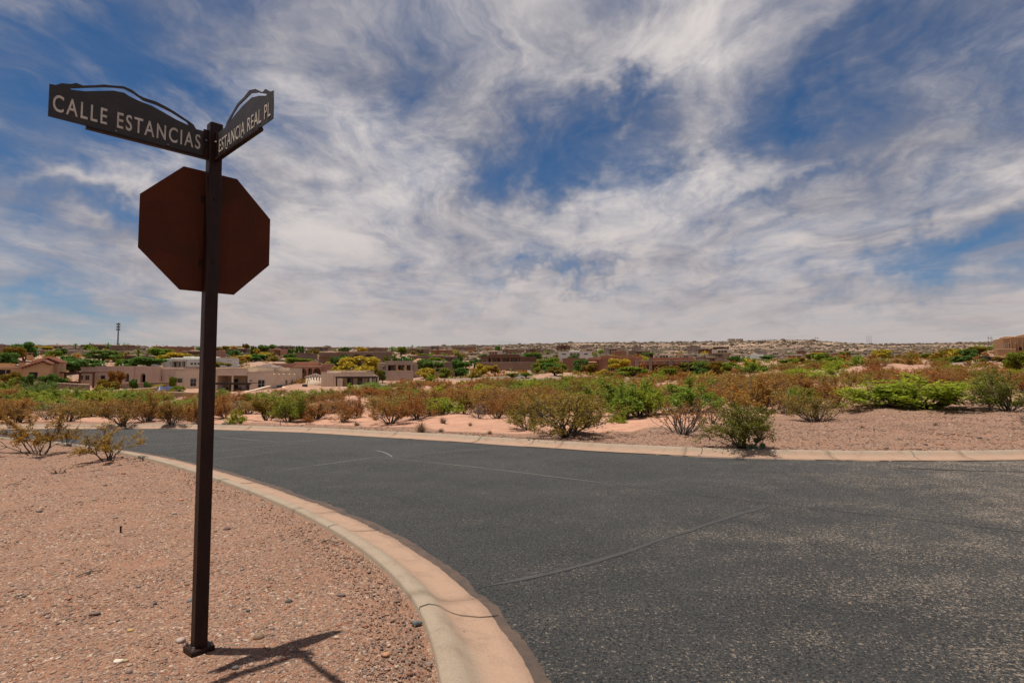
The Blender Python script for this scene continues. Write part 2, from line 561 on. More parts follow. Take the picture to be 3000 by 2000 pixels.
speck = g.m('MAXIMUM', g.ss(g.m('SUBTRACT', g.m('ADD', fl1, patchy), thr), 0.0, 0.05), g.ss(g.m('SUBTRACT', g.m('ADD', fl2, patchy), thr), 0.0, 0.05, 0.0, 0.8))
c_speck = g.mix(g.noise(pos, 22, 2, 0.5), (0.24, 0.185, 0.14, 1), (0.68, 0.53, 0.40, 1))
ac = g.mix(g.m('MULTIPLY', speck, g.lin(wear, 0, 1, 0.55, 0.95)), c_dark, c_speck)
g.put(p.inputs['Base Color'], ac)
p.inputs['Roughness'].default_value = 0.88
p.inputs['Specular IOR Level'].default_value = 0.2
ah = g.m('ADD', g.m('MULTIPLY', fl1, 1.3), g.m('MULTIPLY', grain, 2.0))
bumpn(g, p, ah, 1.0, 0.022)

m_tar, g, p, o = new_mat('crack_sealant')
pos = g.n('ShaderNodeNewGeometry').outputs['Position']
g.put(p.inputs['Base Color'], g.mix(g.ss(g.noise(pos, 7, 6, 0.7), 0.35, 0.7), (0.038, 0.0355, 0.0325, 1), (0.025, 0.0243, 0.0235, 1)))
p.inputs['Roughness'].default_value = 0.8
bumpn(g, p, g.noise(pos, 30, 5, 0.7), 0.5, 0.01)
m_tar_pale, g, p, o = new_mat('pale_crack_sealant')
pos = g.n('ShaderNodeNewGeometry').outputs['Position']
g.put(p.inputs['Base Color'], g.mix(g.ss(g.noise(pos, 5, 6, 0.7), 0.35, 0.7), (0.135, 0.125, 0.11, 1), (0.085, 0.082, 0.076, 1)))
p.inputs['Roughness'].default_value = 0.85
m_gutter, g, p, o = new_mat('gutter_dirt')
pos = g.n('ShaderNodeNewGeometry').outputs['Position']
g.put(p.inputs['Base Color'], g.mix(g.ss(g.noise(pos, 6, 7, 0.7), 0.35, 0.7), (0.085, 0.052, 0.036, 1), (0.042, 0.031, 0.025, 1)))
p.inputs['Roughness'].default_value = 0.9
bumpn(g, p, g.noise(pos, 40, 6, 0.7), 0.7, 0.012)

# concrete, stained pink by the dirt towards the gutter
m_conc, g, p, o = new_mat('kerb_concrete')
pos = g.n('ShaderNodeNewGeometry').outputs['Position']
acr = g.n('ShaderNodeAttribute', attribute_name='across').outputs['Fac']
stain = g.ss(g.m('ADD', acr, g.m('MULTIPLY', g.m('SUBTRACT', g.noise(pos, 1.6, 6, 0.65), 0.5), 0.6)), 0.16, 0.50)
cc = g.mix(stain, (0.27, 0.212, 0.155, 1), (0.315, 0.203, 0.140, 1))
cc = g.mix(g.m('MULTIPLY', g.ss(g.noise(pos, 3.5, 9, 0.78), 0.46, 0.72), 0.7), cc, (0.185, 0.125, 0.085, 1))
cc = g.mix(g.m('MULTIPLY', g.ss(g.noise(pos, 75, 5, 0.8), 0.52, 0.64), 0.45), cc, (0.15, 0.11, 0.08, 1))
cc = g.mix(g.m('MULTIPLY', g.ss(g.noise(pos, 160, 2, 0.5), 0.62, 0.72), 0.5), cc, (0.42, 0.34, 0.27, 1))
cc = g.mix(g.m('MULTIPLY', g.ss(g.vor(pos, 26, 'Distance'), 0.10, 0.05), 0.5), cc, (0.10, 0.075, 0.06, 1))
g.put(p.inputs['Base Color'], cc)
p.inputs['Roughness'].default_value = 0.9
p.inputs['Specular IOR Level'].default_value = 0.2
bumpn(g, p, g.m('ADD', g.noise(pos, 90, 4, 0.7), g.m('MULTIPLY', g.noise(pos, 4, 5, 0.6), 2.0)), 0.35, 0.01)

# loose stones: colour per stone from an attribute
m_stone, g, p, o = new_mat('stone')
pos = g.n('ShaderNodeNewGeometry').outputs['Position']
sc_ = g.n('ShaderNodeAttribute', attribute_name='stone').outputs['Color']
sv = g.mix(g.ss(g.noise(pos, 45, 5, 0.7), 0.3, 0.7), sc_, g.mix(1.0, sc_, (0.7, 0.66, 0.62, 1), 'MULTIPLY'))
g.put(p.inputs['Base Color'], sv)
p.inputs['Roughness'].default_value = 0.85
bumpn(g, p, g.noise(pos, 70, 5, 0.7), 0.4, 0.006)

m_rust, g, p, o = new_mat('brown_painted_steel')
pos = g.n('ShaderNodeTexCoord').outputs['Object']
_, _, oz = g.sep(pos)
c_ = g.mix(g.ss(g.noise(g.vm('MULTIPLY', pos, (1, 1, 0.25)), 14, 7, 0.7), 0.40, 0.68), (0.016, 0.0062, 0.0042, 1), (0.034, 0.0125, 0.0078, 1))
c_ = g.mix(g.m('MULTIPLY', g.ss(g.noise(pos, 55, 6, 0.75), 0.60, 0.72), 0.7), c_, (0.10, 0.05, 0.03, 1))
g.put(p.inputs['Base Color'], c_)
p.inputs['Roughness'].default_value = 0.5
p.inputs['Specular IOR Level'].default_value = 0.22
bumpn(g, p, g.noise(pos, 60, 5, 0.6), 0.12, 0.004)
m_signback, g, p, o = new_mat('sign_back')
pos = g.n('ShaderNodeTexCoord').outputs['Object']
c_ = g.mix(g.ss(g.noise(pos, 3, 6, 0.65), 0.35, 0.7), (0.088, 0.0225, 0.009, 1), (0.058, 0.0185, 0.0085, 1))
c_ = g.mix(g.m('MULTIPLY', g.ss(g.noise(g.vm('MULTIPLY', pos, (1, 1, 0.10)), 26, 6, 0.7), 0.55, 0.75), 0.5), c_, (0.105, 0.040, 0.022, 1))
c_ = g.mix(g.m('MULTIPLY', g.ss(g.noise(pos, 60, 4, 0.8), 0.64, 0.72), 0.6), c_, (0.14, 0.075, 0.05, 1))
g.put(p.inputs['Base Color'], c_)
p.inputs['Roughness'].default_value = 0.65
p.inputs['Specular IOR Level'].default_value = 0.12
bumpn(g, p, g.noise(pos, 90, 4, 0.6), 0.08, 0.003)
m_signface = simple('sign_face_red', (0.35, 0.02, 0.02), rough=0.4)
m_blade, g, p, o = new_mat('name_plate')
pos = g.n('ShaderNodeTexCoord').outputs['Object']
c_ = g.mix(g.ss(g.noise(pos, 9, 7, 0.7), 0.35, 0.7), (0.024, 0.020, 0.019, 1), (0.040, 0.031, 0.028, 1))
c_ = g.mix(g.m('MULTIPLY', g.ss(g.noise(pos, 42, 6, 0.8), 0.60, 0.70), 0.5), c_, (0.10, 0.075, 0.06, 1))
g.put(p.inputs['Base Color'], c_)
p.inputs['Roughness'].default_value = 0.6
m_letter, g, p, o = new_mat('faded_lettering')
pos = g.n('ShaderNodeTexCoord').outputs['Object']
c_ = g.mix(g.ss(g.noise(pos, 18, 6, 0.7), 0.35, 0.7), (0.60, 0.57, 0.50, 1), (0.44, 0.39, 0.32, 1))
g.put(p.inputs['Base Color'], c_)
p.inputs['Roughness'].default_value = 0.7
m_steel = simple('bolt_steel', (0.30, 0.27, 0.25), rough=0.4, metal=0.8)


def foliage(name, ca, cb, trans=0.25, vary=0.35):
    m_, g_, p_, o_ = new_mat(name)
    ps = g_.n('ShaderNodeNewGeometry').outputs['Position']
    ri = g_.n('ShaderNodeObjectInfo').outputs['Random']
    f1 = g_.ss(g_.noise(ps, 2.2, 4, 0.6), 0.3, 0.7)
    f2 = g_.n('ShaderNodeAttribute', attribute_name='leaf').outputs['Fac']
    c = g_.mix(g_.m('ADD', g_.m('MULTIPLY', f1, 0.5), g_.m('MULTIPLY', f2, 0.5)), (*ca, 1), (*cb, 1))
    lo, hi = 1 - vary, 1 + vary
    c = g_.mix(1.0, c, g_.mix(ri, (hi, lo * 1.05, lo, 1), (lo * 1.05, hi, 1.0, 1)), 'MULTIPLY')
    g_.put(p_.inputs['Base Color'], c)
    p_.inputs['Roughness'].default_value = 0.6
    p_.inputs['Specular IOR Level'].default_value = 0.25
    tr = g_.n('ShaderNodeBsdfTranslucent')
    g_.put(tr.inputs['Color'], c)
    mx = g_.n('ShaderNodeMixShader')
    mx.inputs[0].default_value = trans
    g_.t.links.new(p_.outputs[0], mx.inputs[1])
    g_.t.links.new(tr.outputs[0], mx.inputs[2])
    g_.t.links.new(mx.outputs[0], o_.inputs['Surface'])
    return m_


M_FOL = {
    'creosote': foliage('creosote_leaves', (0.300, 0.108, 0.020), (0.245, 0.125, 0.020), 0.38, vary=0.12),
    'olive': foliage('olive_leaves', (0.240, 0.148, 0.016), (0.165, 0.130, 0.014), 0.38, vary=0.10),
    'olive_green': foliage('olive_green_leaves', (0.165, 0.150, 0.015), (0.105, 0.118, 0.013), 0.38, vary=0.06),
    'golden': foliage('golden_leaves', (0.32, 0.175, 0.024), (0.25, 0.165, 0.03), 0.35, vary=0.10),
    'mesquite': foliage('mesquite_leaves', (0.205, 0.245, 0.020), (0.135, 0.190, 0.018), 0.4, vary=0.12),
    'bright': foliage('bright_green_leaves', (0.320, 0.330, 0.020), (0.210, 0.270, 0.020), 0.42, vary=0.08),
    'green': foliage('dark_green_leaves', (0.115, 0.200, 0.032), (0.072, 0.145, 0.026), 0.38, vary=0.13),
    'yellow': foliage('yellow_blossom', (0.48, 0.33, 0.022), (0.33, 0.26, 0.024), 0.35, vary=0.08),
    'dry': foliage('dry_grass', (0.26, 0.17, 0.11), (0.19, 0.13, 0.09), 0.1, vary=0.10),
    'grey': foliage('grey_twigs', (0.135, 0.095, 0.065), (0.105, 0.065, 0.042), 0.05, vary=0.10),
    'cactus': simple('cactus_skin', (0.045, 0.085, 0.035), (0.065, 0.10, 0.04), 12, 0.6, 0.3, 60),
}
m_bark = simple('dark_bark', (0.055, 0.042, 0.034), (0.10, 0.075, 0.058), 9, 0.9, 0.4, 40)
m_grey_bark = simple('grey_bark', (0.15, 0.12, 0.10), (0.085, 0.068, 0.055), 9, 0.9, 0.4, 40)

def stucco(name, c):
    c = tuple(min(0.72, v * 1.28) for v in c)
    m_, g_, p_, o_ = new_mat(name)
    ps = g_.n('ShaderNodeNewGeometry').outputs['Position']
    f1 = g_.ss(g_.noise(ps, 0.45, 6, 0.65), 0.3, 0.7)
    c1 = tuple(v * 0.84 for v in c)
    cc_ = g_.mix(f1, (*c, 1), (*c1, 1))
    st = g_.ss(g_.noise(g_.vm('MULTIPLY', ps, (1, 1, 0.12)), 1.4, 6, 0.7), 0.52, 0.75)
    cc_ = g_.mix(g_.m('MULTIPLY', st, 0.25), cc_, (c[0] * .62, c[1] * .6, c[2] * .58, 1))
    g_.put(p_.inputs['Base Color'], cc_)
    p_.inputs['Roughness'].default_value = 0.95
    p_.inputs['Specular IOR Level'].default_value = 0.1
    bumpn(g_, p_, g_.noise(ps, 12, 6, 0.7), 0.25, 0.03)
    return m_


ST = {
    'tan': stucco('tan_stucco', (0.53, 0.43, 0.33)),
    'mauve': stucco('mauve_stucco', (0.41, 0.315, 0.25)),
    'gold': stucco('gold_stucco', (0.40, 0.26, 0.15)),
    'pink': stucco('pink_stucco', (0.36, 0.195, 0.135)),
    'brown': stucco('brown_stucco', (0.16, 0.088, 0.058)),
    'rust': stucco('rust_stucco', (0.27, 0.14, 0.088)),
    'umber': stucco('umber_stucco', (0.215, 0.148, 0.108)),
    'white': stucco('white_stucco', (0.60, 0.56, 0.51)),
    'cream': stucco('cream_stucco', (0.50, 0.41, 0.32)),
    'orange': stucco('orange_stucco', (0.27, 0.155, 0.085)),
    'grey': stucco('grey_stucco', (0.29, 0.235, 0.195)),
    'cap': stucco('pale_parapet_cap', (0.55, 0.43, 0.32)),
}
M_ROOF = {
    'tile': simple('terracotta_tile', (0.40, 0.185, 0.12), (0.28, 0.125, 0.08), 1.2, 0.85, 0.3, 6),
    'dull': simple('dull_brown_tile', (0.27, 0.165, 0.12), (0.19, 0.115, 0.085), 1.0, 0.9, 0.3, 6),
    'dark': simple('dark_roofing', (0.06, 0.048, 0.045), (0.09, 0.07, 0.06), 1.0, 0.9),
    'mixed': simple('mottled_tile', (0.25, 0.175, 0.145), (0.14, 0.095, 0.08), 2.5, 0.9, 0.3, 6),
}
m_timber = simple('dark_timber', (0.035, 0.022, 0.017), (0.055, 0.034, 0.025), 4, 0.8)
m_redwood = simple('red_brown_timber', (0.13, 0.06, 0.04), (0.09, 0.045, 0.03), 4, 0.8)
m_frame = simple('white_window_frame', (0.52, 0.48, 0.43), rough=0.6)
m_glass, g, p, o = new_mat('window_glass')
p.inputs['Base Color'].default_value = (0.018, 0.022, 0.022, 1)
p.inputs['Roughness'].default_value = 0.12
p.inputs['Specular IOR Level'].default_value = 0.6
m_door = simple('dark_doorway', (0.02, 0.016, 0.014), rough=0.7)
m_stonewall, g, p, o = new_mat('rubble_stone')
pos = g.n('ShaderNodeNewGeometry').outputs['Position']
vr, vg, vb = g.sep(g.vor(pos, 2.6, 'Color'))
g.put(p.inputs['Base Color'], g.mix(g.ss(g.vor(pos, 2.6, 'Distance', 'DISTANCE_TO_EDGE'), 0.02, 0.09), (0.33, 0.27, 0.22, 1), g.mix(vr, (0.13, 0.09, 0.075, 1), (0.27, 0.18, 0.14, 1))))
p.inputs['Roughness'].default_value = 0.95
bumpn(g, p, g.vor(pos, 2.6, 'Distance', 'DISTANCE_TO_EDGE'), 0.6, 0.1)
m_black = simple('black_plastic', (0.015, 0.015, 0.016), rough=0.5)
m_galv = simple('galvanised_steel', (0.22, 0.22, 0.23), rough=0.5, metal=0.5)
m_tank = simple('tank_paint', (0.42, 0.34, 0.28), rough=0.7)
m_yellow_sign = simple('yellow_sign_paint', (0.65, 0.45, 0.03), rough=0.5)

# ------------------------------------------------------------------ ground sheet
az_f = np.radians(np.arange(-52, 52.01, 0.24))
az_b = np.radians(np.arange(56, 308, 4.0))
AZ = np.concatenate([az_f, az_b])
RR = np.concatenate([[0.02, 0.5, 1.0], 1.5 * 1.02 ** np.arange(0, 165), 1.5 * 1.02 ** 165 * 1.03 ** np.arange(0, 150)])
RR = RR[RR < 4300]
rr, aa = np.meshgrid(RR, AZ, indexing='ij')
gx, gy = (rr * np.sin(aa)).ravel(), (rr * np.cos(aa)).ravel()
gz = H0(gx, gy)
GS = np.full(len(gx), -50.0)
nm = rr.ravel() < 60
gs_near = np.full(len(gx), -50.0); gs_far = np.full(len(gx), -50.0)
gs_near[nm] = sdist(np.stack([gx[nm], gy[nm]], 1), NEAR)
gs_far[nm] = sdist(np.stack([gx[nm], gy[nm]], 1), FAR)
GS[nm] = np.minimum(gs_near, gs_far)[nm]
rel = relief(gx, gy)
rm = np.clip((-GS - 0.15) / 1.5, 0, 1)
gz = gz + rel * rm
# soil stands a little below the back of the near kerb
gz = gz - 0.30 * np.clip((GS - 0.04) / 0.40, 0, 1) - 0.012 * np.clip(1 - np.abs(GS) / 0.5, 0, 1)


def ground_z(x, y):
    x = np.atleast_1d(np.asarray(x, float)); y = np.atleast_1d(np.asarray(y, float))
    zz = H0(x, y)
    s = np.full(len(x), -50.0)
    m = np.hypot(x, y) < 60
    if m.any():
        s[m] = road_sd(np.stack([x[m], y[m]], 1))
    return zz + relief(x, y) * np.clip((-s - 0.15) / 1.5, 0, 1)


n_r, n_a = rr.shape
ii, jj = np.meshgrid(np.arange(n_r - 1), np.arange(n_a), indexing='ij')
ii, jj = ii.ravel(), jj.ravel()
j2 = (jj + 1) % n_a
quads = np.stack([ii * n_a + jj, (ii + 1) * n_a + jj, (ii + 1) * n_a + j2, ii * n_a + j2], 1)
me = np_mesh('ground', np.stack([gx, gy, gz], 1), quads[:, ::-1], True)
# where the gravel lies: the near corner lot, the strip behind the far kerb, the bank on the right
lot = (gs_near < 0.2) & (np.hypot(gx, gy) < 60)
strip_w = 1.2 + np.clip((gx - 1.0) * 0.75, 0, 9.0)
strip = np.clip(1.0 - (-gs_far - strip_w) / (0.3 * strip_w + 0.4), 0, 1) * (gs_far < 0.3)
grav = np.where(lot, 1.0, strip)
a_ = me.attributes.new('gravel', 'FLOAT', 'POINT')
a_.data.foreach_set('value', grav.astype(np.float32))
a_ = me.attributes.new('distance', 'FLOAT', 'POINT')
a_.data.foreach_set('value', np.clip((np.hypot(gx, gy) - 60) / 120, 0, 1).astype(np.float32))
a_ = me.attributes.new('distance2', 'FLOAT', 'POINT')
a_.data.foreach_set('value', np.clip((np.hypot(gx, gy) - 350) / 300, 0, 1).astype(np.float32))
ground = mesh_obj('ground', me, m_ground)
tag(ground, 'pink desert sand and gravel ground falling to a valley and rising to hills', kind='structure')

# ------------------------------------------------------------------ road
ROAD_DROP = 0.10


def road_sheet(name, x0, x1, y0, y1, cell, keep):
    xs = np.arange(x0, x1, cell); ys_ = np.arange(y0, y1, cell)
    X_, Y_ = np.meshgrid(xs, ys_, indexing='ij')
    P = np.stack([X_.ravel(), Y_.ravel()], 1)
    ok = keep(P)
    zz = H0(P[:, 0], P[:, 1]) - ROAD_DROP
    nx, ny = X_.shape
    i_, j_ = np.meshgrid(np.arange(nx - 1), np.arange(ny - 1), indexing='ij')
    q = np.stack([(i_ * ny + j_).ravel(), ((i_ + 1) * ny + j_).ravel(), ((i_ + 1) * ny + j_ + 1).ravel(), (i_ * ny + j_ + 1).ravel()], 1)
    q = q[ok[q].all(1)]
    used = np.unique(q)
    mp_ = np.full(len(P), -1); mp_[used] = np.arange(len(used))
    return np_mesh(name, np.stack([P[:, 0], P[:, 1], zz], 1)[used], mp_[q], True)


road = mesh_obj('road', road_sheet('road', -34, 32, -22, 24, 0.17, lambda P: road_sd(P) > 0.26), m_asph)
tag(road, 'worn dark asphalt road curving past the corner', kind='structure')

# ------------------------------------------------------------------ kerbs, one mesh per poured section
PROF = [(0.0, -0.32), (0.0, 0.022), (0.012, 0.034), (0.08, 0.036), (0.125, 0.027), (0.165, 0.004), (0.205, -0.028), (0.25, -0.053), (0.31, -0.069), (0.44, -0.079), (0.585, -0.0885), (0.59, -0.32)]


def right_normals(L):
    d = np.gradient(L, axis=0)
    d /= np.hypot(d[:, 0], d[:, 1])[:, None]
    return np.stack([d[:, 1], -d[:, 0]], 1)


def kerb(line, name, label, joints, rs, jag=0.02):
    root = empty(name, (0, 0, 0))
    tag(root, label, kind='structure')
    N = right_normals(line)
    i = 0
    while i < len(line) - 3:
        L_ = rs.randint(17, 26)
        j = min(i + L_, len(line) - 1)
        idx = np.arange(i, j + 1)
        pts = line[idx].copy()
        # a hair of space at each joint
        d0 = pts[1] - pts[0]; d1 = pts[-1] - pts[-2]
        pts[0] += d0 * 0.012; pts[-1] -= d1 * 0.012
        nn = N[idx]
        base = H0(pts[:, 0], pts[:, 1]) + rs.uniform(-0.004, 0.004)
        V, acr_ = [], []
        for k in range(len(pts)):
            sk = 0.0
            for (w, h) in PROF:
                V.append((pts[k, 0] + nn[k, 0] * w, pts[k, 1] + nn[k, 1] * w, base[k] + h))
                acr_.append(w / 0.59)
        m = len(PROF)
        Q = []
        for k in range(len(pts) - 1):
            for c in range(m - 1):
                Q.append((k * m + c, k * m + c + 1, (k + 1) * m + c + 1, (k + 1) * m + c))
        bm = bmesh.new()
        vs = [bm.verts.new(v) for v in V]
        for q in Q:
            bm.faces.new([vs[t] for t in q]).smooth = True
        bm.faces.new([vs[c] for c in range(m)][::-1])
        bm.faces.new([vs[(len(pts) - 1) * m + c] for c in range(m)])
        bmesh.ops.recalc_face_normals(bm, faces=bm.faces)
        me_ = bpy.data.meshes.new('kerb_section')
        bm.to_mesh(me_); bm.free()
        at_ = me_.attributes.new('across', 'FLOAT', 'POINT')
        at_.data.foreach_set('value', np.array(acr_, np.float32))
        mesh_obj('kerb_section', me_, m_conc, root)
        i = j
    return root


rs = np.random.RandomState(3)
kerb(NEAR, 'kerb', 'rolled concrete kerb sweeping round the corner lot beside the sign', None, rs)
kerb(FAR, 'kerb', 'rolled concrete kerb along the far side of the road', None, rs)


def ribbon(name, pts, w0, mat, parent, lift, jag, rs, step=0.09, zfun=None):
    """thin irregular strip lying on the road"""
    L = smooth_line(pts, step) if len(pts) > 2 else np.linspace(pts[0], pts[1], max(3, int(np.hypot(*(np.array(pts[1]) - np.array(pts[0]))) / step)))
    N = right_normals(L)
    n = len(L)
    wob = np.convolve(rs.normal(0, jag * 1.4, n + 8), np.ones(6) / 6, 'same')[4:4 + n]
    sm = lambda v: np.convolve(np.pad(v, 4, mode='edge'), np.ones(9) / 9, 'valid')
    wl = np.maximum(w0 * (1 + 1.6 * (sm(rs.rand(n)) - .5) + .25 * (rs.rand(n) - .5)), 0.006)
    wr = np.maximum(w0 * (1 + 1.6 * (sm(rs.rand(n)) - .5) + .25 * (rs.rand(n) - .5)), 0.006)
    taper = np.clip(np.minimum(np.arange(n), n - 1 - np.arange(n)) / 4.0, 0.15, 1)
    A = L + N * (wob - wl * taper)[:, None]
    B = L + N * (wob + wr * taper)[:, None]
    C_ = L + N * wob[:, None]
    V = []
    for P_, dz in ((A, 0.0), (C_, 0.003), (B, 0.0)):
        V.append(np.column_stack([P_, H0(P_[:, 0], P_[:, 1]) - ROAD_DROP + lift + dz]))
    V = np.concatenate(V)
    k = np.arange(n - 1)
    Q = np.concatenate([np.stack([k, k + n, k + n + 1, k + 1], 1), np.stack([k + n, k + 2 * n, k + 2 * n + 1, k + n + 1], 1)])
    return mesh_obj(name, np_mesh(name, V, Q), mat, parent)


def rp(X, Y):
    """photo pixel on the road surface"""
    r = ray(X, Y)
    D = 5.0
    for _ in range(40):
        zz = float(H0(r[0] * D / r[1], D)) - ROAD_DROP
        D = (zz - EYE) / r[2] * r[1]
    return np.array([r[0] * D / r[1], D])


rs = np.random.RandomState(11)
cr_main = [(838, 1297), (737, 1287), (630, 1279)]
ribbon('crack_seal', [rp(*p) for p in [(1100, 1339), (1221, 1345), (1423, 1371), (1601, 1396), (1795, 1418)]], 0.016, m_tar_pale, road, 0.004, 0.014, rs)
ribbon('crack_seal', [rp(*p) for p in [(1795, 1418), (1989, 1445), (2263, 1479), (2425, 1491), (2716, 1527), (3000, 1555), (3200, 1580)]], 0.013, m_tar, road, 0.004, 0.016, rs)
ribbon('crack_seal', [rp(*p) for p in [(1100, 1339), (960, 1357), (810, 1381)]], 0.016, m_tar_pale, road, 0.004, 0.014, rs)
ribbon('crack_seal', [rp(*p) for p in [(1150, 1341), (1158, 1330), (1130, 1321), (1085, 1317)]], 0.030, m_tar_pale, road, 0.0045, 0.02, rs)
ribbon('crack_seal', [rp(*p) for p in [(1155, 1337), (1262, 1329), (1455, 1311)]], 0.014, m_tar_pale, road, 0.004, 0.012, rs)
ribbon('crack_seal', [rp(*p) for p in [(630, 1279), (737, 1287), (764, 1293), (838, 1297), (898, 1299), (942, 1287)]], 0.026, m_tar_pale, road, 0.004, 0.018, rs)
ribbon('crack_seal', [rp(*p) for p in [(452, 1304), (574, 1292), (700, 1289)]], 0.014, m_tar_pale, road, 0.004, 0.012, rs)
ribbon('crack_seal', [rp(*p) for p in [(506, 1334), (577, 1326), (631, 1320), (760, 1308), (870, 1300)]], 0.015, m_tar_pale, road, 0.004, 0.012, rs)
ribbon('crack_seal', [rp(*p) for p in [(628, 1344), (700, 1335), (830, 1322)]], 0.012, m_tar_pale, road, 0.004, 0.012, rs)
ribbon('crack_seal', [rp(*p) for p in [(415, 1266), (440, 1269), (470, 1267)]], 0.03, m_tar_pale, road, 0.004, 0.012, rs)
ribbon('crack_seal', [rp(*p) for p in [(1400, 1722), (1455, 1713), (1552, 1694), (1682, 1668), (1827, 1628), (1908, 1588), (1972, 1567), (2069, 1531), (2182, 1503), (2263, 1479)]], 0.030, m_tar, road, 0.004, 0.016, rs)
ribbon('crack_seal', [rp(*p) for p in [(2050, 1540), (2010, 1560), (1985, 1568)]], 0.06, m_tar, road, 0.0065, 0.01, rs)
# the crumbling dirty seam where asphalt meets concrete
for line, a, b in ((NEAR, 20, len(NEAR) - 60), (FAR, 60, len(FAR) - 20)):
    N = right_normals(line)
    off = line + N * 0.615
    if line is NEAR:
        pts = off[a:b:4]
        r_ = ribbon('gutter_seam', [tuple(q) for q in pts], 0.058, m_gutter, road, 0.0135, 0.024, rs, 0.05)
    else:
        pts = off[a:b:6]
        r_ = ribbon('gutter_seam', [tuple(q) for q in pts], 0.022, m_gutter, road, 0.012, 0.018, rs, 0.10)
m_crackdark = simple('open_crack', (0.012, 0.011, 0.010), rough=0.95)
ribbon('edge_crack', [rp(*p) for p in [(2620, 1370), (2700, 1372), (2800, 1378), (2880, 1383), (2930, 1379), (3060, 1382)]], 0.02, m_crackdark, road, 0.004, 0.02, rs, 0.05)
# hairline cracks seen in the kerb
def kerb_crack(line, s_frac_pt, rs):
    d = np.hypot(*(line - np.array(s_frac_pt)).T)
    i = int(np.argmin(d))
    N = right_normals(line)[i]
    T = np.array([N[1], -N[0]]) * -1
    V = []
    ws = [0.0, 0.012, 0.08, 0.125, 0.165, 0.205, 0.25, 0.31, 0.37, 0.44, 0.51, 0.584]
    hz = np.interp(ws, [q[0] for q in PROF[1:-1]], [q[1] for q in PROF[1:-1]])
    sh = np.cumsum(rs.normal(0, 0.012, len(ws))) + 0.05 * np.sin(np.array(ws) * 9)
    for w, h, s in zip(ws, hz, sh):
        for t in (-0.005, 0.005):
            q = line[i] + N * w + T * (s + t)
            V.append((q[0], q[1], float(H0(*q)) + h + 0.0055))
    Q = [(2 * k, 2 * k + 1, 2 * k + 3, 2 * k + 2) for k in range(len(ws) - 1)]
    return mesh_obj('kerb_crack', np_mesh('kerb_crack', V, Q), m_crackdark, None)


kerbs = [o_ for o_ in bpy.data.objects if o_.name.split('.')[0] == 'kerb']
for (X, Y), ln, kb in (((1250, 1790), NEAR, kerbs[0]), ((985, 1553), NEAR, kerbs[0]), ((2045, 1318), FAR, kerbs[1]), ((2685, 1329), FAR, kerbs[1]), ((1560, 1290), FAR, kerbs[1])):
    k_ = kerb_crack(ln, hit(X, Y), rs)
    k_.parent = kb

# ------------------------------------------------------------------ far roads in the valley
def far_road(name, px, width, label, drop=0.0):
    """road across the valley, given by photo pixels and distances, with its own kerbs"""
    root = empty(name, (0, 0, 0))
    tag(root, label, kind='structure')
    L = smooth_line([(at(X, 1000, D).x, D) for X, D in px], 1.0)
    N = right_normals(L)
    for nm_, w0, w1, lift, mt in (('asphalt', -width / 2, width / 2, 0.10, m_asph), ('kerb_strip', -width / 2 - 0.7, -width / 2, 0.22, m_conc), ('kerb_strip', width / 2, width / 2 + 0.7, 0.22, m_conc)):
        A = L + N * w0; B = L + N * w1
        zc_ = H0(L[:, 0], L[:, 1]) + relief(L[:, 0], L[:, 1])
        zA = np.maximum(zc_, H0(A[:, 0], A[:, 1]) + relief(A[:, 0], A[:, 1])) * 0.5 + 0.5 * zc_ + lift
        zB = np.maximum(zc_, H0(B[:, 0], B[:, 1]) + relief(B[:, 0], B[:, 1])) * 0.5 + 0.5 * zc_ + lift
        n = len(L); k = np.arange(n - 1)
        V = np.concatenate([np.column_stack([A, zA]), np.column_stack([B, zB]), np.column_stack([A, zA - 0.8]), np.column_stack([B, zB - 0.8])])
        Q = np.concatenate([np.stack([k, k + n, k + n + 1, k + 1], 1), np.stack([k, k + 1, k + 2 * n + 1, k + 2 * n], 1), np.stack([k + n, k + 3 * n, k + 3 * n + 1, k + n + 1], 1)])
        mesh_obj(nm_, np_mesh(nm_, V, Q), mt, root)


far_road('valley_road', [(1050, 128), (1200, 124), (1350, 120), (1480, 116), (1620, 112), (1800, 108), (1950, 104)], 6.5, 'valley road crossing behind the brown brush in mid distance')
far_road('side_road', [(1470, 121), (1560, 135), (1650, 148), (1675, 162), (1620, 178), (1560, 186), (1500, 200)], 6.0, 'side road bending back towards the dark brown house')
far_road('hillside_road', [(2640, 118), (2760, 112), (2900, 106), (3100, 101), (3300, 97)], 6.0, 'hillside road below the orange house on the mound')

# ------------------------------------------------------------------ the street sign
YAW = 0.81296
T3 = Vector((math.cos(YAW), math.sin(YAW), 0)); N3 = Vector((math.sin(YAW), -math.cos(YAW), 0))
PX, PY = -1.8781, 3.4992
sign_z = float(ground_z([PX], [PY])[0])
sign = empty('street_sign', (PX, PY, sign_z), YAW)      # local x along the stop panel, -y towards the viewer
tag(sign, 'brown steel street sign post with octagonal panel and two name plates', 'street sign')


def zl(z_eye):
    return z_eye + EYE - sign_z


hw = 0.037
bm = bmesh.new()
box_bm(bm, (-hw, -hw, 0.02), (hw, hw, zl(1.575)), 0.005)
bm_obj('post', bm, m_rust, sign)
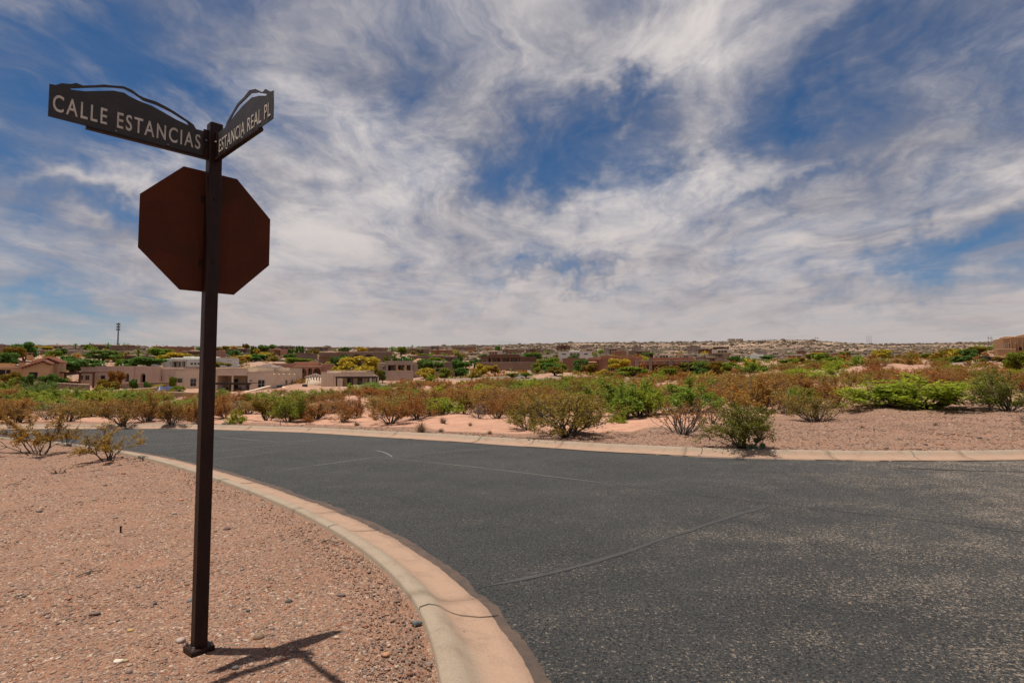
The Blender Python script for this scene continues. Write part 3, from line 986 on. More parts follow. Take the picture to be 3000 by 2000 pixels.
# base plate, turned a little, with its bolts
bm = bmesh.new()
box_bm(bm, (-0.066, -0.066, -0.03), (0.066, 0.066, 0.034), 0.004)
bpl = bm_obj('base_plate', bm, m_rust, sign)
bpl.rotation_euler = (0, 0, R(3))
for bx_, by_ in ((-0.051, -0.051), (0.051, -0.051), (0.051, 0.051), (-0.051, 0.051)):
    bm = bmesh.new()
    tube_bm(bm, [(bx_, by_, 0.034), (bx_, by_, 0.046)], [0.010, 0.010], 6)
    tube_bm(bm, [(bx_, by_, 0.046), (bx_, by_, 0.056)], [0.007, 0.006], 8)
    bm_obj('bolt', bm, m_steel, bpl)
# octagonal panel, seen from behind
zc_ = zl(0.8919)
Ro = 0.381 / math.cos(math.pi / 8)
bm = bmesh.new()
yb = hw + 0.004
a8 = [math.pi / 8 + k * math.pi / 4 for k in range(8)]
v0 = [bm.verts.new((Ro * math.cos(a), yb, zc_ + Ro * math.sin(a))) for a in a8]
v1 = [bm.verts.new((Ro * math.cos(a), yb + 0.006, zc_ + Ro * math.sin(a))) for a in a8]
bm.faces.new(v0); bm.faces.new(v1[::-1])
for k in range(8):
    bm.faces.new((v0[k], v1[k], v1[(k + 1) % 8], v0[(k + 1) % 8]))
bmesh.ops.recalc_face_normals(bm, faces=bm.faces)
panel = bm_obj('octagonal_panel', bm, m_signback, sign)
panel['label'] = 'plain dark brown back of the octagonal stop sign'
bm = bmesh.new()
v2 = [bm.verts.new((Ro * .985 * math.cos(a), yb + 0.0075, zc_ + Ro * .985 * math.sin(a))) for a in a8]
bm.faces.new(v2)
bm_obj('panel_face', bm, m_signface, panel)
for zz in (zc_ + 0.20, zc_ - 0.20):
    bm = bmesh.new()
    tube_bm(bm, [(0, -hw - 0.001, zz), (0, -hw - 0.007, zz)], [0.008, 0.008], 6)
    bm_obj('bolt', bm, m_rust, panel)
    bm = bmesh.new()
    box_bm(bm, (-hw - 0.02, hw + 0.0005, zz - 0.02), (hw + 0.02, hw + 0.0035, zz + 0.02))
    bm_obj('bracket', bm, m_rust, panel)

BL = [(0.818, 1.526), (0.792, 1.529), (0.766, 1.549), (0.729, 1.558), (0.706, 1.573), (0.676, 1.570), (0.623, 1.592), (0.581, 1.612), (0.539, 1.622), (0.492, 1.636), (0.451, 1.631), (0.413, 1.611), (0.39, 1.606), (0.328, 1.605), (0.272, 1.592), (0.23, 1.578), (0.154, 1.547), (0.124, 1.533), (0.108, 1.509), (0.040, 1.512), (0.040, 1.352), (0.817, 1.352)]
BLH = [(0.728, 1.534), (0.646, 1.569), (0.581, 1.596), (0.531, 1.612), (0.488, 1.622), (0.443, 1.611), (0.393, 1.587), (0.327, 1.585), (0.247, 1.567), (0.163, 1.536), (0.149, 1.519), (0.221, 1.533), (0.286, 1.553), (0.35, 1.572), (0.42, 1.579), (0.465, 1.590), (0.487, 1.600), (0.538, 1.593), (0.608, 1.565), (0.668, 1.541), (0.728, 1.528)]
BR = [(0.853, 1.494), (0.819, 1.499), (0.751, 1.538), (0.715, 1.533), (0.681, 1.550), (0.619, 1.585), (0.534, 1.608), (0.46, 1.594), (0.36, 1.587), (0.293, 1.560), (0.212, 1.529), (0.178, 1.500), (0.040, 1.500), (0.040, 1.342), (0.853, 1.342)]
BRH = [(0.772, 1.503), (0.711, 1.528), (0.651, 1.553), (0.557, 1.582), (0.483, 1.575), (0.384, 1.570), (0.305, 1.546), (0.220, 1.505), (0.329, 1.530), (0.441, 1.547), (0.569, 1.553), (0.673, 1.527), (0.763, 1.496)]


def fill_curve_mesh(name, loops, thick):
    cu = bpy.data.curves.new(name, 'CURVE')
    cu.dimensions = '2D'; cu.fill_mode = 'BOTH'; cu.extrude = thick / 2
    for lp in loops:
        sp = cu.splines.new('POLY')
        sp.points.add(len(lp) - 1)
        for q, (a, b) in zip(sp.points, lp):
            q.co = (a, b, 0, 1)
        sp.use_cyclic_u = True
    ob = bpy.data.objects.new(name, cu)
    col.objects.link(ob)
    dg = bpy.context.evaluated_depsgraph_get()
    me_ = bpy.data.meshes.new_from_object(ob.evaluated_get(dg))
    bpy.data.objects.remove(ob)
    return me_


def text_mesh(name, body, width, height, thick=0.0012, gap=1.06, fat=0.012):
    cu = bpy.data.curves.new(name, 'FONT')
    cu.body = body
    cu.size = 1.0
    cu.extrude = thick / 2
    cu.offset = fat
    cu.space_character = gap
    cu.space_word = 1.15
    cu.resolution_u = 6
    ob = bpy.data.objects.new(name, cu)
    col.objects.link(ob)
    dg = bpy.context.evaluated_depsgraph_get()
    me_ = bpy.data.meshes.new_from_object(ob.evaluated_get(dg))
    bpy.data.objects.remove(ob)
    co = np.zeros(len(me_.vertices) * 3)
    me_.vertices.foreach_get('co', co)
    co = co.reshape(-1, 3)
    lo, hi = co.min(0), co.max(0)
    co[:, 0] = (co[:, 0] - lo[0]) / (hi[0] - lo[0]) * width
    co[:, 1] = (co[:, 1] - lo[1]) / (hi[1] - lo[1]) * height
    me_.vertices.foreach_set('co', co.ravel())
    me_.update()
    return me_


def split_islands(me_):
    """one mesh per letter, in reading order"""
    n = len(me_.vertices)
    lab = np.arange(n)
    ed = np.array([e.vertices[:] for e in me_.edges])
    while True:
        new = lab.copy()
        np.minimum.at(new, ed[:, 0], lab[ed[:, 1]]); np.minimum.at(new, ed[:, 1], lab[ed[:, 0]])
        if (new == lab).all(): break
        lab = new
    out_ = []
    co = np.array([v.co[:] for v in me_.vertices])
    polys = [p_.vertices[:] for p_ in me_.polygons]
    # the two faces and the rim of one character overlap in x: join islands that overlap
    grp = sorted([(co[lab == k, 0].min(), co[lab == k, 0].max(), k) for k in np.unique(lab)])
    chars, cur, hi = [], [], -9
    for a, b, k in grp:
        if cur and a < hi - 0.001:
            cur.append(k); hi = max(hi, b)
        else:
            if cur: chars.append(cur)
            cur, hi = [k], b
    chars.append(cur)
    for ks in chars:
        idx = np.where(np.isin(lab, ks))[0]
        mp_ = {int(v): i for i, v in enumerate(idx)}
        m2 = bpy.data.meshes.new('letter')
        m2.from_pydata(co[idx].tolist(), [], [[mp_[v] for v in f_] for f_ in polys if f_[0] in mp_])
        m2.materials.append(m_letter)
        out_.append(m2)
    return out_


def blade(outline, hole, words, along, text_s, text_z, label):
    """name plate: 'along' = 'left' (runs along -x of the post) or 'front' (runs towards the viewer)"""
    me_ = fill_curve_mesh('name_plate', [[(a, zl(b)) for a, b in outline], [(a, zl(b)) for a, b in hole]], 0.005)
    o_ = mesh_obj('name_plate', me_, m_blade, sign)
    # mesh lies in local XY; stand it up: X -> along, Y -> up
    if along == 'left':
        M = Matrix(((-1, 0, 0, 0), (0, 0, 1, 0.0), (0, 1, 0, 0), (0, 0, 0, 1)))
    else:
        M = Matrix(((0, 0, -1, 0.0), (-1, 0, 0, 0), (0, 1, 0, 0), (0, 0, 0, 1)))
    o_.matrix_local = M
    o_['label'] = label
    s0, s1 = text_s
    tm = text_mesh('lettering', words, abs(s1 - s0), text_z[1] - text_z[0], gap=1.24 if along == 'left' else 1.10, fat=0.010 if along == 'left' else 0.0)
    l_ = empty('letters', (0, 0, 0)); l_.parent = sign
    lett = split_islands(tm)
    if along == 'left':        # words read from the far tip towards the post, on the viewer's side (-y)
        l_.matrix_local = Matrix(((1, 0, 0, -s0), (0, 0, -1, -0.0045), (0, 1, 0, zl(text_z[0])), (0, 0, 0, 1)))
    else:                      # words read from the post outwards, on the -x ... viewer sees +x side
        l_.matrix_local = Matrix(((0, 0, -1, -0.0045), (-1, 0, 0, -s0), (0, 1, 0, zl(text_z[0])), (0, 0, 0, 1)))
    return o_, (l_, lett)


pl_l, tx_l = blade(BL, BLH, 'CALLE ESTANCIAS', 'left', (0.800, 0.083), (1.386, 1.478), 'left name plate with mountain cut-out reading CALLE ESTANCIAS')
pl_r, tx_r = blade(BR, BRH, 'ESTANCIA REAL PL', 'front', (0.095, 0.828), (1.366, 1.446), 'right name plate with mountain cut-out reading ESTANCIA REAL PL')
bpy.context.view_layer.update()
for (tx, lett), pl_ in ((tx_l, pl_l), (tx_r, pl_r)):
    mw = pl_.matrix_local.inverted() @ tx.matrix_local
    bpy.data.objects.remove(tx)
    for m2 in lett:
        q = mesh_obj('letter', m2, None, pl_)
        q.matrix_local = mw
for along, s1, zb, pl_ in (('left', 0.655, 1.352, pl_l), ('front', 0.70, 1.342, pl_r)):
    # angle-iron holder under each plate and the lug at the post
    z0 = zl(zb)
    bm = bmesh.new()
    if along == 'left':
        box_bm(bm, (-s1, -0.014, z0 - 0.016), (-hw, 0.014, z0 - 0.002))
        box_bm(bm, (-s1, 0.005, z0 - 0.002), (-hw, 0.010, z0 + 0.030))
    else:
        box_bm(bm, (-0.014, -s1, z0 - 0.016), (0.014, -hw, z0 - 0.002))
        box_bm(bm, (0.005, -s1, z0 - 0.002), (0.010, -hw, z0 + 0.030))
    b_ = bm_obj('holder', bm, m_rust, sign)
    bm = bmesh.new()
    if along == 'left':
        box_bm(bm, (-hw - 0.030, -0.0085, z0), (-hw - 0.0005, -0.0035, z0 + 0.17))
    else:
        box_bm(bm, (-0.0085, -hw - 0.030, z0), (-0.0035, -hw - 0.0005, z0 + 0.165))
    c_ = bm_obj('lug', bm, m_rust, sign)
    for q in (b_, c_):
        q.parent = pl_
        q.matrix_local = pl_.matrix_local.inverted()
    for s_ in ((0.52, 0.26) if along == 'left' else (0.45, 0.22)):
        bm = bmesh.new()
        if along == 'left':
            tube_bm(bm, [(-s_, -0.003, z0 + 0.012), (-s_, -0.010, z0 + 0.012)], [0.006, 0.005], 6)
        else:
            tube_bm(bm, [(-0.003, -s_, z0 + 0.012), (-0.010, -s_, z0 + 0.012)], [0.006, 0.005], 6)
        q = bm_obj('bolt', bm, m_steel, sign)
        q.parent = pl_; q.matrix_local = pl_.matrix_local.inverted()
    bm = bmesh.new()
    if along == 'left':
        tube_bm(bm, [(-hw - 0.016, -0.0085, z0 + 0.10), (-hw - 0.016, -0.017, z0 + 0.10)], [0.0065, 0.005], 6)
    else:
        tube_bm(bm, [(-0.0085, -hw - 0.016, z0 + 0.10), (-0.017, -hw - 0.016, z0 + 0.10)], [0.0065, 0.005], 6)
    q = bm_obj('bolt', bm, m_steel, sign)
    q.parent = pl_; q.matrix_local = pl_.matrix_local.inverted()

# ------------------------------------------------------------------ plant meshes
def quads_from(P, size, rs, stretch=1.7, up=0.0):
    """leaf quads at points P"""
    n = len(P)
    a = rs.normal(0, 1, (n, 3)); a[:, 2] += up
    a /= np.linalg.norm(a, axis=1)[:, None]
    b = np.cross(a, rs.normal(0, 1, (n, 3)))
    b /= np.linalg.norm(b, axis=1)[:, None] + 1e-9
    s = size * (0.6 + 0.8 * rs.rand(n))[:, None]
    A = a * s * stretch * 0.5; B = b * s * 0.5
    V = np.stack([P - A, P + B * 0.8, P + A, P - B * 0.8], 1).reshape(-1, 3)
    Q = np.arange(4 * n).reshape(-1, 4)
    leaf = np.repeat(rs.rand(n), 4)
    return V, Q, leaf


def leaf_mesh(name, P, size, rs, stretch=1.7, up=0.0):
    V, Q, leaf = quads_from(P, size, rs, stretch, up)
    me_ = np_mesh(name, V, Q)
    at_ = me_.attributes.new('leaf', 'FLOAT', 'POINT')
    at_.data.foreach_set('value', leaf.astype(np.float32))
    return me_


def stems_mesh(name, lines):
    """three-sided tubes along polylines [(pts, radii)]"""
    Vs, Qs, off = [], [], 0
    ang = np.array([0, 2.094, 4.189])
    for pts, rad in lines:
        pts = np.array(pts); rad = np.array(rad)
        d = np.gradient(pts, axis=0)
        d /= np.linalg.norm(d, axis=1)[:, None] + 1e-9
        ref = np.where(np.abs(d[:, 2:3]) > 0.9, np.array([[1, 0, 0]]), np.array([[0, 0, 1]]))
        a = np.cross(d, ref); a /= np.linalg.norm(a, axis=1)[:, None] + 1e-9
        b = np.cross(d, a)
        ring = pts[:, None] + (a[:, None] * np.cos(ang)[None, :, None] + b[:, None] * np.sin(ang)[None, :, None]) * rad[:, None, None]
        n = len(pts)
        Vs.append(ring.reshape(-1, 3))
        i, k = np.meshgrid(np.arange(n - 1), np.arange(3), indexing='ij')
        i, k = i.ravel(), k.ravel()
        k2 = (k + 1) % 3
        Qs.append(np.stack([i * 3 + k, i * 3 + k2, (i + 1) * 3 + k2, (i + 1) * 3 + k], 1) + off)
        off += n * 3
    return np_mesh(name, np.concatenate(Vs), np.concatenate(Qs), True)


def grow(rs, n_stems, tilt, levels=2, wob=0.22, lift=0.25, kids=(2, 4), r0=0.018, ln=0.55, lean=(0, 0), base_r=0.05):
    lines, tips = [], []

    def br(p, d, L, r, lv):
        segs = 4 if lv == 0 else 3
        pts, rad = [p.copy()], [r]
        for k in range(segs):
            d = d + rs.normal(0, wob, 3) + np.array([0, 0, lift * (0.5 if lv else 0.3)])
            d /= np.linalg.norm(d)
            p = p + d * L / segs
            if p[2] < 0.02: p[2] = 0.02
            pts.append(p.copy()); rad.append(r * (1 - 0.55 * (k + 1) / segs))
        lines.append((pts, rad))
        if lv < levels:
            for c in range(rs.randint(*kids)):
                t = rs.uniform(0.45, 1.0) * segs
                i = min(int(t), segs - 1)
                q = pts[i] + (pts[i + 1] - pts[i]) * (t - i)
                dd = d + rs.normal(0, 0.55, 3)
                dd /= np.linalg.norm(dd)
                br(q, dd, L * rs.uniform(0.5, 0.8), r * 0.5, lv + 1)
        for k in range(1, len(pts)):
            if lv >= levels - 1 or (lv == levels and k >= 1):
                for t in np.linspace(0, 1, 5)[:-1]:
                    tips.append(pts[k - 1] + (pts[k] - pts[k - 1]) * t)
    for s in range(n_stems):
        az = rs.uniform(0, 6.283)
        ti = R(rs.uniform(*tilt))
        d = np.array([math.sin(ti) * math.cos(az) + lean[0], math.sin(ti) * math.sin(az) + lean[1], math.cos(ti)])
        p = np.array([math.cos(az), math.sin(az), 0]) * base_r * rs.rand()
        p[2] = -0.03
        br(p, d / np.linalg.norm(d), ln * rs.uniform(0.7, 1.15), r0 * rs.uniform(0.6, 1.1), 0)
    return lines, np.array(tips)


def normalise(lines, P):
    """scale so the plant is 1 high and 1 across"""
    allp = np.concatenate([np.array(l[0]) for l in lines] + [P])
    h = np.percentile(allp[:, 2], 99.5)
    w = np.percentile(np.hypot(allp[:, 0], allp[:, 1]), 97) * 2
    s = np.array([1 / w, 1 / w, 1 / h])
    return [(np.array(a) * s, np.array(r) * (0.5 / w + 0.5 / h)) for a, r in lines], P * s


def bush_proto(kind, seed, dense=1.0):
    rs = np.random.RandomState(seed)
    K = {  # stems, tilt, leaves, leaf size, leaf jitter, zone
        'creosote': dict(n=20, tilt=(8, 66), leaves=3800, size=0.022, jit=0.034, zone=0.16),
        'olive': dict(n=20, tilt=(5, 62), leaves=5600, size=0.025, jit=0.034, zone=0.10),
        'mesquite': dict(n=13, tilt=(18, 76), leaves=4600, size=0.027, jit=0.040, zone=0.12),
        'bright': dict(n=22, tilt=(20, 78), leaves=7000, size=0.026, jit=0.036, zone=0.08),
        'grey': dict(n=18, tilt=(10, 68), leaves=900, size=0.020, jit=0.02, zone=0.35),
        'open': dict(n=9, tilt=(10, 55), leaves=2300, size=0.024, jit=0.028, zone=0.34),
    }[kind]
    lines, P = grow(rs, K['n'], K['tilt'], levels=2, r0=0.016 if kind != 'open' else 0.014)
    P = P[P[:, 2] > K['zone'] * np.percentile(P[:, 2], 99)]
    # leaves gather in sprays on some twigs more than on others
    wgt = np.exp(rs.normal(0, 0.7, len(P)))
    pick = P[rs.choice(len(P), int(K['leaves'] * dense), p=wgt / wgt.sum())]
    L = pick + rs.normal(0, K['jit'], pick.shape)
    L[:, 2] = np.maximum(L[:, 2], 0.01)
    lines, L = normalise(lines, L)
    sz = K['size'] / math.sqrt(dense)
    return stems_mesh(kind + '_branches', lines), leaf_mesh(kind + '_foliage', L, sz, rs)


def tuft_proto(seed, n=150):
    rs = np.random.RandomState(seed)
    az = rs.uniform(0, 6.283, n); ti = np.radians(rs.uniform(0, 55, n)); L = rs.uniform(0.4, 1.05, n)
    base = np.stack([np.cos(az), np.sin(az), np.zeros(n)], 1) * rs.uniform(0, 0.16, n)[:, None]
    tip = base + np.stack([np.sin(ti) * np.cos(az), np.sin(ti) * np.sin(az), np.cos(ti)], 1) * L[:, None]
    side = np.stack([-np.sin(az), np.cos(az), np.zeros(n)], 1) * 0.014
    mid = (base + tip) / 2 + np.array([0, 0, 0.05])
    V = np.stack([base - side, base + side, mid + side * .8, tip, mid - side * .8], 1).reshape(-1, 3)
    i = np.arange(n) * 5
    me_ = np_mesh('tuft', V, np.concatenate([np.stack([i, i + 1, i + 2, i + 4], 1), np.stack([i + 4, i + 2, i + 3, i + 3], 1)])[:n])
    Q = np.concatenate([np.stack([i, i + 1, i + 2], 1), np.stack([i, i + 2, i + 4], 1), np.stack([i + 4, i + 2, i + 3], 1)])
    bpy.data.meshes.remove(me_)
    me_ = np_mesh('tuft', V, Q)
    at_ = me_.attributes.new('leaf', 'FLOAT', 'POINT')
    at_.data.foreach_set('value', np.repeat(rs.rand(n), 5).astype(np.float32))
    return me_


def tree_proto(seed, leaves=5600, size=0.046, low=0.22, lumps=16):
    """round desert tree: short forked trunk, crown of leaf sprays in clumps"""
    rs = np.random.RandomState(seed)
    lines, P = grow(rs, 4, (8, 42), levels=2, r0=0.05, ln=0.45, base_r=0.03, kids=(2, 4))
    c = []
    for k in range(lumps):
        th = rs.uniform(0, 6.283); rr_ = 0.36 * math.sqrt(rs.rand())
        zc2 = rs.uniform(low + 0.12, 0.86)
        rr_ *= math.sqrt(max(0.1, 1 - ((zc2 - 0.5) / 0.55) ** 2))
        c.append((rr_ * math.cos(th), rr_ * math.sin(th), zc2, rs.uniform(0.09, 0.19)))
    pts = []
    wts = np.array([q[3] ** 2 for q in c]); wts /= wts.sum()
    for q, nl in zip(c, rs.multinomial(leaves, wts)):
        v = rs.normal(0, 1, (nl, 3)); v /= np.linalg.norm(v, axis=1)[:, None]
        v *= (q[3] * (0.55 + 0.5 * rs.rand(nl) ** 0.6))[:, None]
        v[:, 2] *= 0.75
        pts.append(np.array(q[:3]) + v)
    L = np.concatenate(pts)
    L += rs.normal(0, 0.012, L.shape)
    stems, _ = normalise(lines, P)
    stems = [(a * np.array([0.62, 0.62, 0.8]), r * 0.7) for a, r in stems]
    return stems_mesh('tree_branches', stems), leaf_mesh('tree_crown', L, size, rs, 1.4)


PROTO = {}
for kind, seeds, dn in (('creosote', range(6), 1.0), ('olive', range(20, 23), 1.0), ('mesquite', range(30, 34), 1.0), ('bright', range(40, 42), 1.0), ('grey', range(50, 53), 1.0), ('open', range(60, 63), 1.0)):
    PROTO[kind] = [bush_proto(kind, s_, dn) for s_ in seeds]
PROTO['olive_near'] = [bush_proto('olive', 71, 2.2)]
PROTO['bright_near'] = [bush_proto('bright', 72, 1.8)]
PROTO['creosote_near'] = [bush_proto('creosote', 73, 1.9), bush_proto('creosote', 74, 1.9)]
PROTO['open_near'] = [bush_proto('open', 75, 1.6), bush_proto('open', 76, 1.5)]
PROTO['tree'] = [tree_proto(s_) for s_ in range(80, 84)]
PROTO['tuft'] = [tuft_proto(s_) for s_ in range(90, 93)]
# shapes for shrubs too far off to show their branches: leaves only
FAR_P = [leaf_mesh('shrub_foliage', np.random.RandomState(100 + k).normal(0, 1, (420, 3)) * np.array([0.19, 0.19, 0.17]) + np.array([0, 0, 0.42]), 0.13, np.random.RandomState(k), 1.3) for k in range(4)]
_mesh_mat = {}


def with_mat(me_, mat):
    """one mesh datablock per material, shared by all plants that use it"""
    key = (me_.name, mat.name)
    if key not in _mesh_mat:
        c = me_ if len(me_.materials) == 0 else me_.copy()
        if len(c.materials): c.materials.clear()
        c.materials.append(mat)
        _mesh_mat[key] = c
        _mesh_mat[(c.name, mat.name)] = c
    return _mesh_mat[key]


prs = random.Random(12)
NAMES = {'creosote': 'creosote_bush', 'olive': 'creosote_bush', 'mesquite': 'mesquite_bush', 'bright': 'mesquite_bush', 'grey': 'bare_bush', 'open': 'creosote_bush', 'tree': 'desert_tree'}
CATS = {'tree': 'tree'}


def plant(kind, x, y, w, h, label, group=None, fol=None, z=None, idx=None, rz=None, lean=None, sink=0.03, name=None, parts=True):
    k0 = kind.replace('_near', '')
    pr = PROTO[kind]
    st, lf = pr[(idx if idx is not None else prs.randrange(len(pr))) % len(pr)]
    if z is None:
        z = float(ground_z([x], [y])[0])
    root = empty(name or NAMES[k0], (x, y, z - sink), prs.uniform(0, 6.283) if rz is None else rz, (w, w, h))
    if lean:
        root.rotation_euler = (lean[0], lean[1], root.rotation_euler[2])
    tag(root, label, CATS.get(k0, 'bush'), group)
    fmat = M_FOL[fol or {'creosote': 'creosote', 'olive': 'olive', 'mesquite': 'mesquite', 'bright': 'bright', 'grey': 'grey', 'open': 'golden', 'tree': 'green'}[k0]]
    bmat = m_bark if k0 not in ('grey', 'creosote') else m_grey_bark
    mesh_obj('trunk' if k0 == 'tree' else 'branches', with_mat(st, bmat), None, root)
    mesh_obj('crown' if k0 == 'tree' else 'foliage', with_mat(lf, fmat), None, root)
    return root


def plant_px(kind, X, Yb, wpx, hpx, label, **kw):
    q = hit(X, Yb)
    D = q[1]
    return plant(kind, q[0], D, 1.15 * wpx * D / F, 1.03 * hpx * D / F, label, **kw)


def tree_px(X, D, wpx, Yt, label, fol='green', group=None, kind='tree', **kw):
    x_ = at(X, 1000, D).x
    z0 = float(ground_z([x_], [D])[0])
    h = at(X, Yt, D).z - z0
    if h < 0.8: h = 0.8
    return plant(kind, x_, D, 1.22 * wpx * D / F, h * 1.04, label, group, fol=fol, z=z0, **kw)


# ---- plants that can be told apart, from the sign outwards
plant_px('open_near', 113, 1326, 215, 125, 'wide open creosote bush on the gravel lot at the left edge', idx=0)
plant_px('open', 194, 1306, 62, 66, 'small sparse bush between the two creosote bushes left of the sign', idx=0)
plant_px('open_near', 318, 1350, 175, 112, 'leaning creosote bush on the gravel lot nearest the sign', idx=1, lean=(0.0, -0.16), rz=0.4)
plant_px('olive_near', 2178, 1315, 205, 142, 'dense olive green creosote bush right behind the far kerb above prickly pear', idx=0, fol='olive_green')
plant_px('grey', 1999, 1271, 190, 112, 'bare grey-stemmed bush left of the dense olive bush', fol='creosote', idx=0)
plant_px('grey', 2086, 1235, 95, 80, 'bare grey bush half hidden behind the dense olive bush', fol='creosote', idx=1)
plant_px('creosote_near', 1655, 1275, 300, 130, 'largest sprawling creosote bush at the middle of the far kerb', fol='olive', idx=0)
plant_px('creosote_near', 1545, 1258, 150, 92, 'creosote bush joined to the left side of the largest sprawling one', fol='olive', idx=1)
plant_px('mesquite', 1835, 1222, 135, 98, 'green mesquite bush behind and right of the largest creosote bush', fol='mesquite', idx=0)
plant_px('mesquite', 1905, 1219, 110, 92, 'yellowish green mesquite bush beside the bare grey-stemmed bush', fol='bright', idx=1)
plant_px('mesquite', 1818, 1240, 62, 38, 'low green sprig of mesquite in front of the green mesquite', fol='bright', idx=2)
plant_px('bright_near', 2690, 1198, 430, 94, 'wide bright green mesquite bush on the bank at the right', idx=0)
plant_px('creosote', 2389, 1229, 150, 82, 'creosote bush with bare lower stems right of the olive bush', fol='olive', idx=2)
plant_px('grey', 2303, 1211, 90, 62, 'dark twisted bush behind the olive creosote bush', idx=2, fol='creosote')
plant_px('creosote_near', 2960, 1208, 200, 128, 'tall creosote bush at the right edge of the bank', fol='olive_green', idx=1)
plant_px('open', 2904, 1204, 46, 42, 'little bush left of the tall creosote at the right edge', idx=1)
plant_px('grey', 3050, 1272, 150, 72, 'bare branched bush reaching in from the right edge', idx=0)
plant_px('mesquite', 847, 1236, 108, 86, 'green mesquite with dark forked trunks at the far kerb behind the sign', fol='mesquite', idx=3)
plant_px('mesquite', 780, 1233, 120, 75, 'half green mesquite beside the forked one behind the sign', fol='olive', idx=1)
plant_px('open', 900, 1240, 48, 28, 'tiny bare bush right of the forked mesquite', idx=2, fol='creosote')
plant_px('creosote', 999, 1240, 84, 52, 'small brown creosote bush third along the far kerb', idx=0)
plant_px('creosote', 1046, 1223, 66, 64, 'brown creosote bush just behind the small third one', idx=1)
plant_px('creosote', 1143, 1243, 125, 80, 'brown creosote bush with splayed grey stems near the dry grass', idx=3)
plant_px('creosote', 1222, 1229, 110, 74, 'brown creosote bush behind the tall dry grass clump', idx=4)
plant_px('creosote', 1280, 1212, 100, 66, 'rusty creosote bush above the bare sand patch', idx=5)
plant_px('mesquite', 1361, 1211, 72, 62, 'sparse green mesquite at the back of the sand patch', fol='olive', idx=0)
plant_px('grey', 1404, 1222, 70, 46, 'grey bare bush right of the sand patch', idx=1)
plant_px('creosote', 1458, 1224, 92, 62, 'brown creosote bush left of the sprawling one', idx=2)
plant_px('creosote', 362, 1246, 120, 90, 'brown creosote bush at the far kerb above the leaning bush', idx=3)
plant_px('creosote', 500, 1245, 96, 86, 'rusty creosote bush at the far kerb left of the sign post', idx=4)
plant_px('creosote', 575, 1243, 70, 74, 'rusty creosote bush touching the sign post at the far kerb', idx=5)
plant_px('creosote', 430, 1238, 100, 80, 'brown creosote bush between the two at the far kerb left', idx=1)
plant_px('mesquite', 690, 1240, 60, 46, 'low green bush behind the pale utility box', fol='bright', idx=2)
plant_px('creosote', 660, 1226, 90, 70, 'brown creosote bush right of the sign post', idx=0)
plant_px('mesquite', 205, 1200, 100, 68, 'yellow green mesquite in the left field above the small bush', fol='mesquite', idx=0)
plant_px('mesquite', 275, 1208, 105, 76, 'yellow green mesquite in the left field below the terrace wall', fol='bright', idx=1)
plant_px('mesquite', 125, 1172, 95, 52, 'dark leafy mesquite in the left field', fol='green', idx=3)
plant_px('mesquite', 40, 1165, 95, 50, 'light green mesquite at the left edge of the field', fol='mesquite', idx=2)
plant_px('mesquite', 20, 1138, 80, 44, 'light green mesquite at the left edge nearer the tiled house', fol='mesquite', idx=1)
plant_px('mesquite', 420, 1196, 90, 50, 'green mesquite below the stone pool wall', fol='mesquite', idx=0)
plant_px('mesquite', 330, 1180, 70, 40, 'green mesquite left of the stone pool wall corner', fol='mesquite', idx=2)
plant_px('creosote', 55, 1240, 130, 66, 'brown creosote bush beyond the road at the left edge', idx=5)
plant_px('creosote', 200, 1238, 110, 58, 'golden brown creosote bush beyond the road behind the lot bushes', fol='golden', idx=2)
plant_px('mesquite', 640, 1180, 90, 40, 'green mesquite in front of the tan house pergola', fol='mesquite', idx=1)
plant_px('mesquite', 900, 1180, 110, 40, 'green mesquite below the curved wall of the tan house', fol='mesquite', idx=3)
plant_px('mesquite', 960, 1170, 80, 34, 'green mesquite right of the curved wall of the tan house', fol='mesquite', idx=0)
plant_px('mesquite', 1032, 1154, 44, 28, 'round bright green bush below the dark pergola', fol='bright', idx=1)
plant_px('mesquite', 1300, 1168, 90, 34, 'bright green bush in the middle of the brown field', fol='bright', idx=2)
plant_px('mesquite', 1555, 1158, 100, 46, 'bright yellow green mesquite standing above the brown field', fol='bright', idx=0)
plant_px('mesquite', 1440, 1165, 90, 30, 'low green mesquite left of the bright one in the field', fol='mesquite', idx=1)
plant_px('mesquite', 2330, 1118, 170, 40, 'broad green mesquite behind the brown field right of the columned house', fol='bright', idx=3)
plant_px('mesquite', 2215, 1100, 90, 42, 'green mesquite at the right end of the columned house', fol='mesquite', idx=2)
plant_px('mesquite', 2515, 1120, 80, 26, 'lime green bush at the back of the brown field', fol='bright', idx=1)

